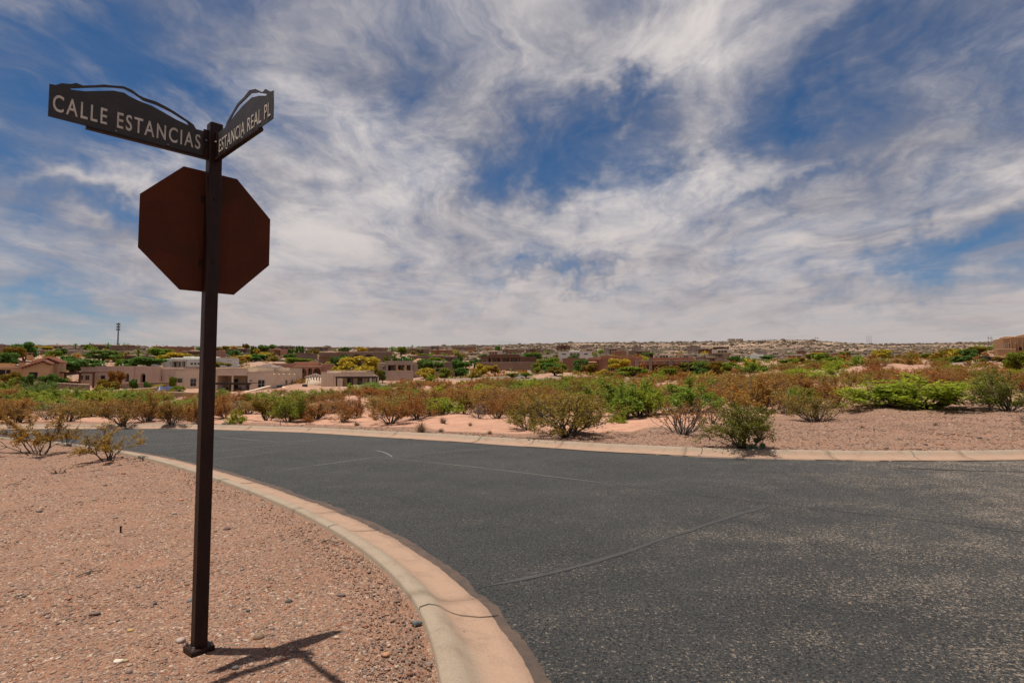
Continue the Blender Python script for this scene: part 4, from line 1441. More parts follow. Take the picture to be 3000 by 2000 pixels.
# ---- the brush field: one label for what nothing tells apart
GREENPX = [(2330, 1118), (2215, 1100), (1555, 1158)]
frs = random.Random(4)
placed = []
n_c = n_g = n_b = 0
tries = 0
while n_c + n_g + n_b < 560 and tries < 16000:
    tries += 1
    X = frs.uniform(-120, 3120)
    D = 17 * (105 / 17) ** (frs.random() ** 0.85)
    x_ = (X - 1500) / F * D
    # open sand near the kerb in the middle and on the bank
    if D < 24 and not (X < 800 and D > 20.5): continue
    if D < 27 and 1200 < X < 1500: continue
    if D < (24.0 if X < 2500 else 30) and X > 2050: continue
    if D > 88 and X < 1130: continue
    if D > 95 and 1250 < X < 1720: continue
    if D < 45 and frs.random() < 0.25: continue
    pz = at(X, 1000, D)
    ok_ = True
    rad = 0.55 if X > 1350 else 0.8
    for (a, b) in placed:
        if (a - x_) ** 2 + (b - D) ** 2 < (rad + 0.011 * D) ** 2:
            ok_ = False; break
    if not ok_: continue
    if float(road_sd(np.array([[x_, D]]))[0]) > -1.3: continue
    placed.append((x_, D))
    sx = 0.75 + 0.5 * frs.random()
    leftish = X < 420
    hs = 0.90 + 0.36 * min(1, max(0, (X - 1150) / 500))
    rnd_ = frs.random()
    zone = ('left of the sign post' if X < 590 else 'between the sign post and the sand patch' if X < 1250 else 'behind the largest sprawling creosote' if X < 1950 else 'behind the olive bush' if X < 2450 else 'behind the wide bright mesquite')
    zone = ('front rows ' if D < 40 else 'back rows ') + zone
    # green comes in drifts
    drift = 0.6 * (math.sin(x_ * 0.13 + 1.0) + math.sin(D * 0.11 + x_ * 0.05)) + (1.9 if leftish and D > 30 else 0)
    if rnd_ < (0.05 if X > 500 else 0.12) + 0.12 * max(0, drift) and n_g < 120:
        plant('mesquite', x_, D, 3.1 * sx, hs * 1.05 * sx, 'green mesquite bush in the ' + zone, 'green bushes scattered in the brush field', fol=frs.choice(['mesquite', 'bright', 'mesquite', 'mesquite']))
        n_g += 1
    elif rnd_ < 0.88 and n_c < 300:
        fo_ = frs.choice(['creosote', 'creosote', 'creosote', 'creosote', 'olive', 'golden'])
        plant('creosote', x_, D, 2.9 * sx, hs * sx, {'creosote': 'rusty brown', 'olive': 'olive brown', 'golden': 'golden brown'}[fo_] + ' creosote bush in the ' + zone, 'brown creosote bushes of the brush field', fol=fo_)
        n_c += 1
    elif n_b >= 75:
        continue
    else:
        plant('grey', x_, D, 2.0 * sx, hs * 0.8 * sx, 'nearly leafless bush in the ' + zone, 'leafless grey bushes of the brush field', fol=frs.choice(['creosote', 'grey']))
        n_b += 1

# ---- dry grass and small tufts on the far sand
for i, (X, Yb, w, h, lab) in enumerate([
        (1234, 1267, 56, 38, 'tall clump of dry grass at the far kerb'), (1298, 1241, 34, 24, 'dry tuft on the sand right of the tall clump'),
        (1378, 1250, 18, 14, 'tiny dry tuft at the middle of the sand patch'), (1435, 1272, 28, 14, 'flat dry tuft nearest the sprawling creosote'),
        (1292, 1265, 28, 15, 'flat dry tuft near the kerb right of the tall clump'), (2526, 1251, 24, 16, 'lone dry tuft on the bank below the bright mesquite'),
        (2517, 1208, 26, 18, 'dry tuft at the left foot of the bright mesquite'), (2240, 1262, 40, 30, 'dry twiggy tuft right of the dense olive bush'),
        (1100, 1236, 30, 16, 'dry tuft between two brown bushes along the kerb'), (1045, 1246, 30, 14, 'low dry tuft near the kerb left of the dry grass clump'), (2740, 1245, 22, 12, 'small dry tuft in the gravel of the bank')]):
    q = hit(X, Yb)
    z0 = float(ground_z([q[0]], [q[1]])[0])
    o_ = mesh_obj('dry_grass_tuft', with_mat(PROTO['tuft'][i % 3], M_FOL['dry'] if i != 7 else M_FOL['grey']))
    o_.location = (q[0], q[1], z0 - 0.01); o_.rotation_euler = (0, 0, prs.uniform(0, 6))
    D = q[1]; o_.scale = (w * D / F, w * D / F, h * D / F)
    tag(o_, lab, 'grass tuft')

# ---- prickly pear at the foot of the olive bush
q = hit(2205, 1317)
cx_, cy_ = q
cz_ = float(ground_z([cx_], [cy_])[0])
cact = empty('prickly_pear', (cx_, cy_, cz_))
tag(cact, 'prickly pear cactus with flat green pads under the olive bush', 'cactus')
k_ = cy_ / F
bm = bmesh.new()
bmesh.ops.create_uvsphere(bm, u_segments=12, v_segments=8, radius=0.5)
pad_me = bpy.data.meshes.new('pad')
for v in bm.verts:
    v.co.x *= 0.82 + 0.25 * (v.co.z + 0.5); v.co.y *= 0.22
for f_ in bm.faces: f_.smooth = True
bm.to_mesh(pad_me); bm.free()
pad_me.materials.append(M_FOL['cactus'])
for (X, Yc, w, h, ti, yo, rz_) in [(2163, 1297, 10, 18, 6, -0.1, 0.3), (2194, 1287, 11, 16, -10, 0.0, 0.5), (2213, 1289, 19, 15, 25, -0.05, -0.2), (2229, 1304, 19, 18, 40, -0.08, 0.1), (2190, 1306, 18, 15, -20, -0.12, 0.2), (2205, 1309, 22, 13, 60, -0.14, 0.0), (2218, 1312, 16, 10, 70, -0.2, 0.4), (2180, 1312, 20, 9, 80, -0.2, 0.2)]:
    o_ = mesh_obj('pad', pad_me, None, cact)
    w3 = at(X, Yc, cy_)
    o_.location = (w3.x - cx_, yo, max(0.03, w3.z - cz_))
    o_.scale = (w * k_, max(w, h) * k_ * 0.7, h * k_)
    o_.rotation_euler = (0.15, R(ti), rz_)

# ------------------------------------------------------------------ houses
class House:
    """adobe house measured off the photo: x by pixel column, heights by pixel row, at D metres"""
    def __init__(s, label, X, D, name='adobe_house', group=None, cat='house', turn=0.0):
        s.D = D
        x_ = at(X, 1000, D).x
        s.z0 = float(ground_z([x_], [D])[0])
        s.x0 = x_
        s.c = X
        s.ang = math.atan2(x_, D) * turn          # how far the house is turned to face along its own sight line
        s.root = empty(name, (x_, D, s.z0), -s.ang)
        tag(s.root, label, cat, group)
    def _k(s, px, front):
        """distance ahead at which the sight line of column px crosses the plane 'front' metres behind the facade"""
        u = (px - 1500) / F / CP
        ca, sa = math.cos(s.ang), math.sin(s.ang)
        # plane: (x - x0) * sin + (y - D) * cos = front
        return (front + s.x0 * sa + s.D * ca) / (u * sa + ca)
    def X(s, px, front=0.0):
        y_ = s._k(px, front)
        x_ = y_ * (px - 1500) / F / CP
        ca, sa = math.cos(s.ang), math.sin(s.ang)
        return (x_ - s.x0) * ca - (y_ - s.D) * sa
    def Z(s, py, front=0.0, px=None):
        y_ = s._k(s.c if px is None else px, front)
        return at(s.c, py, y_).z - s.z0
    def box(s, name, xa, xb, yt, yb=None, front=0.0, deep=8.0, mat='tan', bev=0.0, cap=None, parent=None):
        m_ = ST[mat] if isinstance(mat, str) else mat
        z1 = s.Z(yt, front); z0_ = s.Z(yb, front) if yb is not None else -2.5
        o_ = box(name, (s.X(xa, front), front, z0_), (s.X(xb, front), front + deep, z1), m_, parent or s.root, bev)
        if cap:
            lo = (s.X(xa, front) - 0.05, front - 0.05, z1 + 0.002); hi = (s.X(xb, front) + 0.05, front + deep + 0.05, z1 + 0.14)
            bm = bmesh.new()
            t = 0.4
            box_bm(bm, lo, (hi[0], lo[1] + t, hi[2]))
            box_bm(bm, (lo[0], hi[1] - t, lo[2]), hi)
            box_bm(bm, (lo[0], lo[1] + t + .001, lo[2]), (lo[0] + t, hi[1] - t - .001, hi[2] - .004))
            box_bm(bm, (hi[0] - t, lo[1] + t + .001, lo[2]), (hi[0], hi[1] - t - .001, hi[2] - .004))
            bm_obj('parapet_cap', bm, ST[cap] if isinstance(cap, str) else cap, o_)
        return o_
    def window(s, xa, xb, yt, yb, front=0.0, cols=1, rows=1, parent=None, frame=None):
        """frame with mullions and dark panes, standing in the wall face"""
        a, b = s.X(xa, front), s.X(xb, front); z0_, z1 = s.Z(yb, front), s.Z(yt, front)
        fr = frame or m_frame
        bm = bmesh.new()
        t = 0.09; y0, y1 = front - 0.06, front + 0.05
        box_bm(bm, (a, y0, z0_), (b, y1, z0_ + t)); box_bm(bm, (a, y0, z1 - t), (b, y1, z1))
        box_bm(bm, (a, y0 + .002, z0_ + t), (a + t, y1, z1 - t)); box_bm(bm, (b - t, y0 + .002, z0_ + t), (b, y1, z1 - t))
        for c in range(1, cols):
            xx = a + (b - a) * c / cols
            box_bm(bm, (xx - .03, y0 + .01, z0_ + t), (xx + .03, y1, z1 - t))
        for r_ in range(1, rows):
            zz = z0_ + (z1 - z0_) * r_ / rows
            box_bm(bm, (a + t, y0 + .014, zz - .03), (b - t, y1, zz + .03))
        o_ = bm_obj('window', bm, fr, parent or s.root)
        box('pane', (a + t * .5, front - 0.035, z0_ + t * .5), (b - t * .5, front + 0.02, z1 - t * .5), m_glass, o_)
        return o_
    def side_window(s, xwall, d0, d1, yt, yb, fr_d, front=0.0, rows=1, right=True):
        """window in a wall running away from the viewer, at local x, between depths d0 and d1"""
        z0_, z1 = s.Z(yb, fr_d), s.Z(yt, fr_d)
        sg = 1 if right else -1
        bm = bmesh.new(); t = 0.09
        xa, xb = sorted((xwall - 0.04 * sg, xwall + 0.06 * sg))
        box_bm(bm, (xa, d0, z0_), (xb, d1, z0_ + t)); box_bm(bm, (xa, d0, z1 - t), (xb, d1, z1))
        box_bm(bm, (xa, d0, z0_ + t), (xb, d0 + t, z1 - t)); box_bm(bm, (xa, d1 - t, z0_ + t), (xb, d1, z1 - t))
        for r_ in range(1, rows):
            zz = z0_ + (z1 - z0_) * r_ / rows
            box_bm(bm, (xa, d0 + t, zz - .03), (xb - .01 * sg, d1 - t, zz + .03))
        o_ = bm_obj('window', bm, m_frame, s.root)
        xa, xb = sorted((xwall - 0.02 * sg, xwall + 0.03 * sg))
        box('pane', (xa, d0 + t * .5, z0_ + t * .5), (xb, d1 - t * .5, z1 - t * .5), m_glass, o_)
    def dark(s, name, xa, xb, yt, yb, front=0.0, parent=None):
        return box(name, (s.X(xa, front), front - 0.03, s.Z(yb, front)), (s.X(xb, front), front + 0.05, s.Z(yt, front)), m_door, parent or s.root)
    def portal(s, xa, xb, yh, yo, yb, front, deep, mat, posts=(), pw=1.2, backwin=0, post_mat=None, cap=None, slab=True):
        """covered porch: header beam, posts, side piers, shaded back wall with glass"""
        m_ = ST[mat]
        hd = s.box('header', xa, xb, yh, yo, front, 0.5, mat, 0.04)
        if cap:
            box('parapet_cap', (s.X(xa, front) - .04, front - .04, s.Z(yh, front) + .002), (s.X(xb, front) + .04, front + .44, s.Z(yh, front) + .14), ST[cap], hd)
        if slab:
            box('porch_roof', (s.X(xa, front) + .01, front + .502, s.Z(yo, front) + .05), (s.X(xb, front) - .01, front + deep, s.Z(yo, front) + .35), m_, s.root)
        for px in posts:
            box('column', (s.X(px - pw, front), front + .01, -1.5), (s.X(px + pw, front), front + .47, s.Z(yo, front) - .002), post_mat or m_, s.root, 0.03)
        bw = box('back_wall', (s.X(xa, front), front + deep + .001, -1.5), (s.X(xb, front), front + deep + .3, s.Z(yo, front) + .3), m_, s.root)
        n = backwin
        for k in range(n):
            w0 = xa + (xb - xa) * (k + 0.22) / n; w1 = xa + (xb - xa) * (k + 0.72) / n
            fx = front + deep
            zb = s.Z(yb, front) + 0.1; zt = min(zb + 2.3, s.Z(yo, front) - 0.15)
            a, b = s.X(w0, front), s.X(w1, front)
            w_ = box('window', (a, fx - .05, zb), (b, fx, zt), m_frame, s.root)
            box('pane', (a + .1, fx - .08, zb + .1), (b - .1, fx - .051, zt - .1), m_glass, w_)
    def arches(s, name, xa, xb, yt, ops, front, thick, mat, yb=None, cap=None):
        """wall pierced by arched openings; ops = (x0, x1, y of arch top, y of sill)"""
        zt = s.Z(yt, front); zb = -2.0
        xs = [s.X(xa, front)]
        segs = []
        cur = s.X(xa, front)
        bm = bmesh.new()
        def prism(x0, x1, za0, za1, zt_):
            vs = [bm.verts.new(c) for c in ((x0, front, za0), (x1, front, za1), (x1, front, zt_), (x0, front, zt_), (x0, front + thick, za0), (x1, front + thick, za1), (x1, front + thick, zt_), (x0, front + thick, zt_))]
            for q in ((0, 1, 2, 3), (5, 4, 7, 6), (0, 4, 5, 1), (3, 2, 6, 7), (1, 5, 6, 2), (4, 0, 3, 7)):
                bm.faces.new([vs[i] for i in q])
        for (o0, o1, ya, ys_) in sorted(ops):
            a, b = s.X(o0, front), s.X(o1, front)
            prism(cur, a, zb, zb, zt)
            za = s.Z(ya, front)
            rise = min((b - a) * 0.5, 1.1)
            n = 10
            for k in range(n):
                t0, t1 = k / n, (k + 1) / n
                f0 = za - rise + rise * math.sqrt(max(0, 1 - (2 * t0 - 1) ** 2)); f1 = za - rise + rise * math.sqrt(max(0, 1 - (2 * t1 - 1) ** 2))
                prism(a + (b - a) * t0, a + (b - a) * t1, f0, f1, zt)
            if ys_ is not None:
                prism(a, b, zb, zb, s.Z(ys_, front))
            cur = b
        prism(cur, s.X(xb, front), zb, zb, zt)
        o_ = bm_obj(name, bm, ST[mat], s.root)
        if cap:
            box('parapet_cap', (s.X(xa, front) - .04, front - .04, zt + .002), (s.X(xb, front) + .04, front + thick + .04, zt + .14), ST[cap], o_)
        return o_
    def vigas(s, xs, y, front, deep=0.35, mat=None, r=0.12):
        for px in xs:
            bm = bmesh.new()
            tube_bm(bm, [(s.X(px, front), front - deep, s.Z(y, front)), (s.X(px, front), front + 0.1, s.Z(y, front))], [r, r], 8)
            bm_obj('viga', bm, mat or ST['cap'], s.root)
    def hip(s, xa, xb, ye, yr, front, deep, mat, ridge=0.35, name='roof', tiles=True):
        """hipped tile roof with courses standing proud"""
        a, b = s.X(xa, front), s.X(xb, front); ze, zr = s.Z(ye, front), s.Z(yr, front)
        w = b - a; cx = (a + b) / 2
        hwid = w * ridge / 2
        bm = bmesh.new()
        e = [(a, front, ze), (b, front, ze), (b, front + deep, ze), (a, front + deep, ze)]
        r_ = [(cx - hwid, front + deep / 2, zr), (cx + hwid, front + deep / 2, zr)]
        V = [bm.verts.new(q) for q in e + r_]
        for q in ((0, 1, 5, 4), (1, 2, 5), (2, 3, 4, 5), (3, 0, 4)):
            bm.faces.new([V[i] for i in q])
        bm.faces.new([V[i] for i in (3, 2, 1, 0)])
        o_ = bm_obj(name, bm, M_ROOF[mat], s.root)
        if tiles:
            n = max(4, int(w / 0.55))
            bm = bmesh.new()
            for k in range(n + 1):
                t = k / n
                x0 = a + w * t
                tx = min(max(x0, cx - hwid), cx + hwid)
                f_ = 1 - abs(x0 - tx) / max(1e-3, (w / 2 - hwid))
                if f_ < 0.06: continue
                p1 = Vector((x0, front, ze + .03)); 
                p2 = Vector((x0, front + deep / 2 * f_, ze + (zr - ze) * f_ + .03))
                tube_bm(bm, [p1, p2], [0.09, 0.09], 5)
            bm_obj('tile_row', bm, M_ROOF[mat], o_)
        return o_
    def gable(s, xl, xa, xr, yel, yap, yer, front, deep, mat, over=0.5):
        """gable roof with its ridge running away from the viewer"""
        pl_ = [(s.X(xl, front), s.Z(yel, front)), (s.X(xa, front), s.Z(yap, front)), (s.X(xr, front), s.Z(yer, front))]
        bm = bmesh.new()
        th = 0.25
        for (p0, p1) in ((pl_[0], pl_[1]), (pl_[1], pl_[2])):
            vs = []
            for yy in (front - over, front + deep):
                vs += [bm.verts.new((p0[0], yy, p0[1])), bm.verts.new((p1[0], yy, p1[1])), bm.verts.new((p1[0], yy, p1[1] + th)), bm.verts.new((p0[0], yy, p0[1] + th))]
            for q in ((0, 1, 2, 3), (7, 6, 5, 4), (0, 4, 5, 1), (3, 2, 6, 7), (1, 5, 6, 2), (0, 3, 7, 4)):
                bm.faces.new([vs[i] for i in q])
        bmesh.ops.recalc_face_normals(bm, faces=bm.faces)
        o_ = bm_obj('roof', bm, M_ROOF[mat], s.root)
        bm = bmesh.new()
        for (p0, p1) in ((pl_[0], pl_[1]), (pl_[1], pl_[2])):
            n = max(3, int((front + deep - front) / 0.6))
            for k in range(n):
                yy = front - over + (deep + over) * (k + .5) / n
                tube_bm(bm, [(p0[0], yy, p0[1] + th + .02), (p1[0], yy, p1[1] + th + .02)], [0.10, 0.10], 5)
        bm_obj('tile_row', bm, M_ROOF[mat], o_)
        return pl_, o_
    def chimney(s, xa, xb, yt, yb, front, mat='tan', cap=True):
        o_ = s.box('chimney', xa, xb, yt + (yb - yt) * 0.28, yb, front, max(0.8, s.X(xb, front) - s.X(xa, front)), mat, 0.05)
        if cap:
            a, b = s.X(xa, front), s.X(xb, front); w = b - a
            zt = s.Z(yt + (yb - yt) * 0.28, front); z2 = s.Z(yt, front)
            bm = bmesh.new()
            for i in (0, 1):
                for j in (0, 1):
                    cx, cy = a + w * (.15 + .7 * i), front + w * (.15 + .7 * j)
                    box_bm(bm, (cx - w * .1, cy - w * .1, zt), (cx + w * .1, cy + w * .1, zt + (z2 - zt) * .65))
            box_bm(bm, (a - .1, front - .1, zt + (z2 - zt) * .65 + .001), (b + .1, front + w + .1, z2))
            bm_obj('chimney_cap', bm, M_ROOF['dull'], o_)
        return o_


# --- tiled gold house at the left edge
h = House('gold stucco house with salmon tiled gable roofs at the left edge', 80, 104, 'tiled_house', turn=0.8)
h.box('wall', -60, 70, 1076, None, 2, 16, 'gold', cap='cap')
h.box('wall', -40, 31, 1064, None, 9, 6, 'gold')
for f_, xl, xa, xr, yel, yap, yer, dp in ((0.0, 66, 130, 153, 1078, 1057, 1067, 12), (5.0, 96, 146, 178, 1062, 1049, 1062, 12)):
    bm = bmesh.new()
    pts = [(h.X(xl + 4, f_), -2.0), (h.X(xr - 3, f_), -2.0), (h.X(xr - 3, f_), h.Z(yer, f_) + .1), (h.X(xa, f_), h.Z(yap, f_) - .05), (h.X(xl + 4, f_), h.Z(yel, f_) + .1)]
    a = [bm.verts.new((q[0], f_, q[1])) for q in pts]; b = [bm.verts.new((q[0], f_ + dp - .4, q[1])) for q in pts]
    bm.faces.new(a); bm.faces.new(b[::-1])
    for k in range(5):
        bm.faces.new((a[k], b[k], b[(k + 1) % 5], a[(k + 1) % 5]))
    bmesh.ops.recalc_face_normals(bm, faces=bm.faces)
    bm_obj('wall', bm, ST['gold'], h.root)
    pl_, ro = h.gable(xl, xa, xr, yel, yap, yer, f_, dp, 'tile')
    for (p0, p1) in ((pl_[0], pl_[1]), (pl_[1], pl_[2])):
        for k in range(7):
            t = (k + .5) / 7
            box('rafter_end', (p0[0] + (p1[0] - p0[0]) * t - .09, f_ - .45, p0[1] + (p1[1] - p0[1]) * t - .22), (p0[0] + (p1[0] - p0[0]) * t + .09, f_ + .05, p0[1] + (p1[1] - p0[1]) * t - .02), m_timber, ro)
h.chimney(80, 97, 1032, 1056, 6.5, 'gold')
h.chimney(58, 74, 1056, 1076, 1.5, 'gold')
h.dark('doorway', -2, 20, 1083, 1101, 2)
h.dark('doorway', 23, 35, 1083, 1094, 2)
h.dark('doorway', 90, 115, 1090, 1112, 0)
h.box('garden_wall', 104, 150, 1119, 1128, -8, 0.4, 'cap')

# --- mauve house with arches
h = House('mauve stucco house with arched openings and a statue niche', 390, 118, 'arched_house')
h.box('wall', 240, 282.5, 1077, None, 1.5, 12, 'mauve', 0.05, 'cap')
h.arches('front_wall', 283, 395, 1074.3, [(345, 359, 1092, None), (369.5, 382, 1093, 1117)], 0.0, 0.8, 'mauve', cap='cap')
h.box('wall', 283, 340, 1076, None, 0.81, 13, 'mauve')
h.box('wall', 340.2, 395, 1076, None, 4.5, 11, 'mauve')
h.arches('side_wall', 395.3, 470, 1074.6, [(414.6, 430, 1093, None)], 0.3, 0.8, 'mauve', cap='cap')
h.box('wall', 395.3, 492, 1075, None, 4.2, 11, 'mauve')
h.box('porch_roof', 340.5, 394.5, 1078, 1080.5, 0.82, 3.66, 'mauve'); h.box('porch_roof', 396, 439.5, 1078, 1080.5, 1.12, 3.06, 'mauve')
h.dark('doorway', 350, 362, 1098, 1122, 4.5); h.dark('doorway', 418, 432, 1098, 1122, 4.2)
h.box('wall', 440, 518, 1081.5, None, 1.12, 9, 'mauve', 0.05, 'cap')
h.window(447, 456, 1100, 1113.5, 1.12, 1, 2); h.window(472, 480.5, 1100, 1115, 1.12, 1, 2); h.window(496, 504, 1100, 1103.5, 1.12)
h.window(242, 249, 1098, 1113, 1.5); h.window(254, 267, 1098, 1114, 1.5, 2)
h.dark('doorway', 300, 312, 1100, 1119, 0.0)
h.chimney(405, 415, 1067, 1076, 7, 'mauve', False)
# pergola at its left end
pg = House('red brown timber pergola reaching left from the mauve arched house', 215, 112, 'pergola', cat='pergola')
for f_ in (0.0, 4.0):
    pg.box('beam', 153, 281, 1091, 1093.4, f_, 0.25, m_redwood)
for k in range(26):
    xx = 154 + k * 4.95
    pg.box('rafter', xx, xx + 1.1, 1089.2, 1090.9, -0.4, 4.9, m_redwood)
for px in (160, 193.5, 237, 277):
    for f_ in (0.0, 4.0):
        pg.box('post', px - 2.0, px + 2.0, 1093.5, None, f_, 0.3, m_redwood)
pg.box('screen_wall', 197, 234, 1117, None, 4.1, 0.3, m_redwood)


def stone_wall(label, pts, hgt, mat=None, cap=True, name='garden_wall', thick=0.35):
    """low wall along (pixel x, distance, pixel y of its top)"""
    mat = mat or m_stonewall
    P = [at(X, Y, D) for X, D, Y in pts]
    root = empty(name, (P[0].x, P[0].y, P[0].z - hgt))
    tag(root, label, 'wall')
    o = root.location
    for nm_, dz0, dz1, tk, mt in (('masonry', -hgt - 1.2, 0, thick, mat), ('coping', 0.002, 0.10, thick + 0.14, ST['cap'])):
        if nm_ == 'coping' and not cap: continue
        bm = bmesh.new()
        rings = []
        for i, p in enumerate(P):
            d = (P[min(i + 1, len(P) - 1)] - P[max(i - 1, 0)]); d.z = 0; d.normalize()
            nrm = Vector((-d.y, d.x, 0)) * tk / 2
            rings.append([bm.verts.new(p + nrm * sg + Vector((0, 0, dz)) - o) for sg, dz in ((-1, dz0), (1, dz0), (1, dz1), (-1, dz1))])
        for a, b in zip(rings, rings[1:]):
            for k in range(4):
                bm.faces.new((a[k], a[(k + 1) % 4], b[(k + 1) % 4], b[k]))
        bm.faces.new(rings[0]); bm.faces.new(rings[-1][::-1])
        bmesh.ops.recalc_face_normals(bm, faces=bm.faces)
        bm_obj(nm_, bm, mt, root)
    return root


stone_wall('rubble stone terrace wall with pale coping below the pergola', [(104, 104, 1120), (180, 104, 1123), (262, 104, 1127)], 1.2)
stone_wall('rubble stone wall in front of the mauve arched house', [(346, 112, 1124), (420, 112, 1121.5), (517, 112, 1118)], 1.3)
stone_wall('front rubble stone wall of the pool yard meeting at a sharp corner', [(312, 93, 1146), (440, 93, 1148), (582, 92, 1151), (606, 92, 1152)], 1.2)
stone_wall('back stone wall of the pool yard running to the sharp corner', [(312.5, 93.6, 1145.5), (400, 100, 1140), (480, 107, 1134)], 1.0)
stone_wall('pale topped garden wall rising in a curve to the tan house', [(640, 95, 1156), (692, 97, 1153), (745, 102, 1143), (775, 107, 1134.5), (791, 112, 1131)], 1.3, ST['tan'])
stone_wall('curved low garden wall in front of the tan house side wall', [(829, 112, 1134), (838, 108, 1138), (860, 106, 1140), (900, 107, 1140), (944, 110, 1137)], 1.1, ST['tan'])
stone_wall('pale topped low wall beyond the dark pergola', [(1040, 112, 1133), (1075, 113, 1127.5), (1107, 114, 1124)], 1.0, ST['tan'])
stone_wall('brown terrace wall under the dark brown house', [(1395, 176, 1062), (1480, 176, 1061.5), (1573, 176, 1061.5)], 1.1, ST['umber'])
stone_wall('mauve terrace wall in front of the three bay house', [(1105, 140, 1087), (1160, 140, 1086.5), (1211, 140, 1086)], 1.2, ST['mauve'])

# --- tan house
h = House('long tan stucco house with porch behind the sign post', 740, 116, 'tan_house')
h.box('wall', 518, 543, 1086.5, None, 0.6, 10, 'tan', 0.06, 'cap')
h.window(523, 539, 1107, 1121.5, 0.6)
h.box('wall', 543.3, 634, 1084.5, None, 0.0, 12, 'tan', 0.06, 'cap')
h.window(561, 579.5, 1108, 1132, 0.0, 2, 2)
h.portal(634.3, 728, 1080, 1100, 1143, 0.2, 5.0, 'tan', (637, 683.5), 2.2, 2, None, 'cap')
h.box('wall', 634.3, 755, 1078, None, 5.6, 9, 'tan', 0.05, 'cap')
h.box('wall', 728.3, 792, 1090.5, None, 0.0, 14.5, 'tan', 0.06, 'cap')
h.window(733, 743, 1112, 1117.5, 0.0); h.window(758.5, 779.5, 1112, 1137, 0.0, 2, 2)
h.box('wall', 796, 850, 1079, None, 15.0, 8, 'tan', 0.06, 'cap')
xw = h.X(792, 0.0)
h.side_window(xw, 8.2, 9.3, 1112, 1135, 8.7, rows=2)
h.side_window(xw, 11.8, 12.5, 1111, 1122, 12.1, rows=2)
for d_ in (1.5, 4.0, 6.4, 9.6, 12.6):
    bm = bmesh.new()
    tube_bm(bm, [(xw - .1, d_, h.Z(1096.5, d_)), (xw + .45, d_, h.Z(1096.5, d_))], [.13, .12], 8)
    bm_obj('viga', bm, ST['cap'], h.root)
# round corner room with tile cap
bm = bmesh.new()
cx, cy, rd = h.X(922, 13), 14.0, h.X(944, 13) - h.X(900, 13)
rd *= 0.62
tube_bm(bm, [(cx, cy, -2), (cx, cy, h.Z(1105, 13))], [rd, rd], 20)
for f_ in bm.faces: f_.smooth = len(f_.verts) == 4
bm_obj('round_room', bm, ST['tan'], h.root)
bm = bmesh.new()
for k in range(22):
    t = 6.283 * k / 22
    tube_bm(bm, [(cx + rd * 1.12 * math.cos(t), cy + rd * 1.12 * math.sin(t), h.Z(1105.5, 13)), (cx + .1 * math.cos(t), cy + .1 * math.sin(t), h.Z(1094, 13))], [0.17, 0.05], 6)
bm_obj('roof', bm, M_ROOF['mixed'], h.root)
h.hip(742, 798, 1076, 1064.5, 16, 8, 'mixed', 0.1)
h.box('wall', 750, 790, 1075, None, 17, 6, 'tan')
# dark pergola over its patio
pg = House('dark timber pergola over the patio of the tan house', 690, 108, 'pergola', cat='pergola')
for f_ in (0.0, 3.6):
    pg.box('beam', 600, 738, 1123, 1126.5, f_, 0.25, m_timber)
for k in range(24):
    xx = 602 + k * 5.6
    pg.box('rafter', xx, xx + 1.3, 1121.2, 1122.9, -0.3, 4.4, m_timber)
for px in (612, 677, 730):
    pg.box('post', px - 2.6, px + 2.6, 1126.7, None, 0, 0.3, m_timber)
    pg.box('post', px - 2.2, px + 2.2, 1126.7, None, 3.6, 0.3, m_timber)


def patio_chair(X, Y, D, label):
    p_ = at(X, Y, D)
    z0 = p_.z - 0.45
    c_ = empty('patio_chair', (p_.x, p_.y, z0), R(20))
    tag(c_, label, 'chair')
    box('seat', (-.3, -.3, .40), (.3, .3, .47), m_galv, c_)
    box('backrest', (-.3, .27, .48), (.3, .33, 1.0), m_galv, c_)
    for a in (-.27, .27):
        for b in (-.27, .27):
            box('leg', (a - .025, b - .025, -0.3), (a + .025, b + .025, .398), m_galv, c_)


patio_chair(645, 1137, 109.5, 'grey patio chair beneath the left half of the dark pergola')
patio_chair(714, 1138, 110, 'grey patio chair beneath the right end of the dark pergola')
for X, Y, D, lab in ((819, 1141, 115, 'black air conditioning unit at the near corner of the tan side wall'), (893, 1138, 125, 'black air conditioning unit beside the round room of the tan house')):
    p_ = at(X, Y, D)
    u = empty('air_conditioner', (p_.x, p_.y, p_.z)); tag(u, lab, 'appliance')
    box('housing', (-.45, -.45, -.9), (.45, .45, .95), m_black, u, 0.04)
    for k in range(5):
        box('grille_bar', (-.40, -.47, .05 + k * .17), (.40, -.452, .11 + k * .17), m_galv, u)
    bm = bmesh.new(); tube_bm(bm, [(0, 0, .951), (0, 0, 1.0)], [.34, .34], 14)
    bm_obj('fan_guard', bm, m_galv, u)
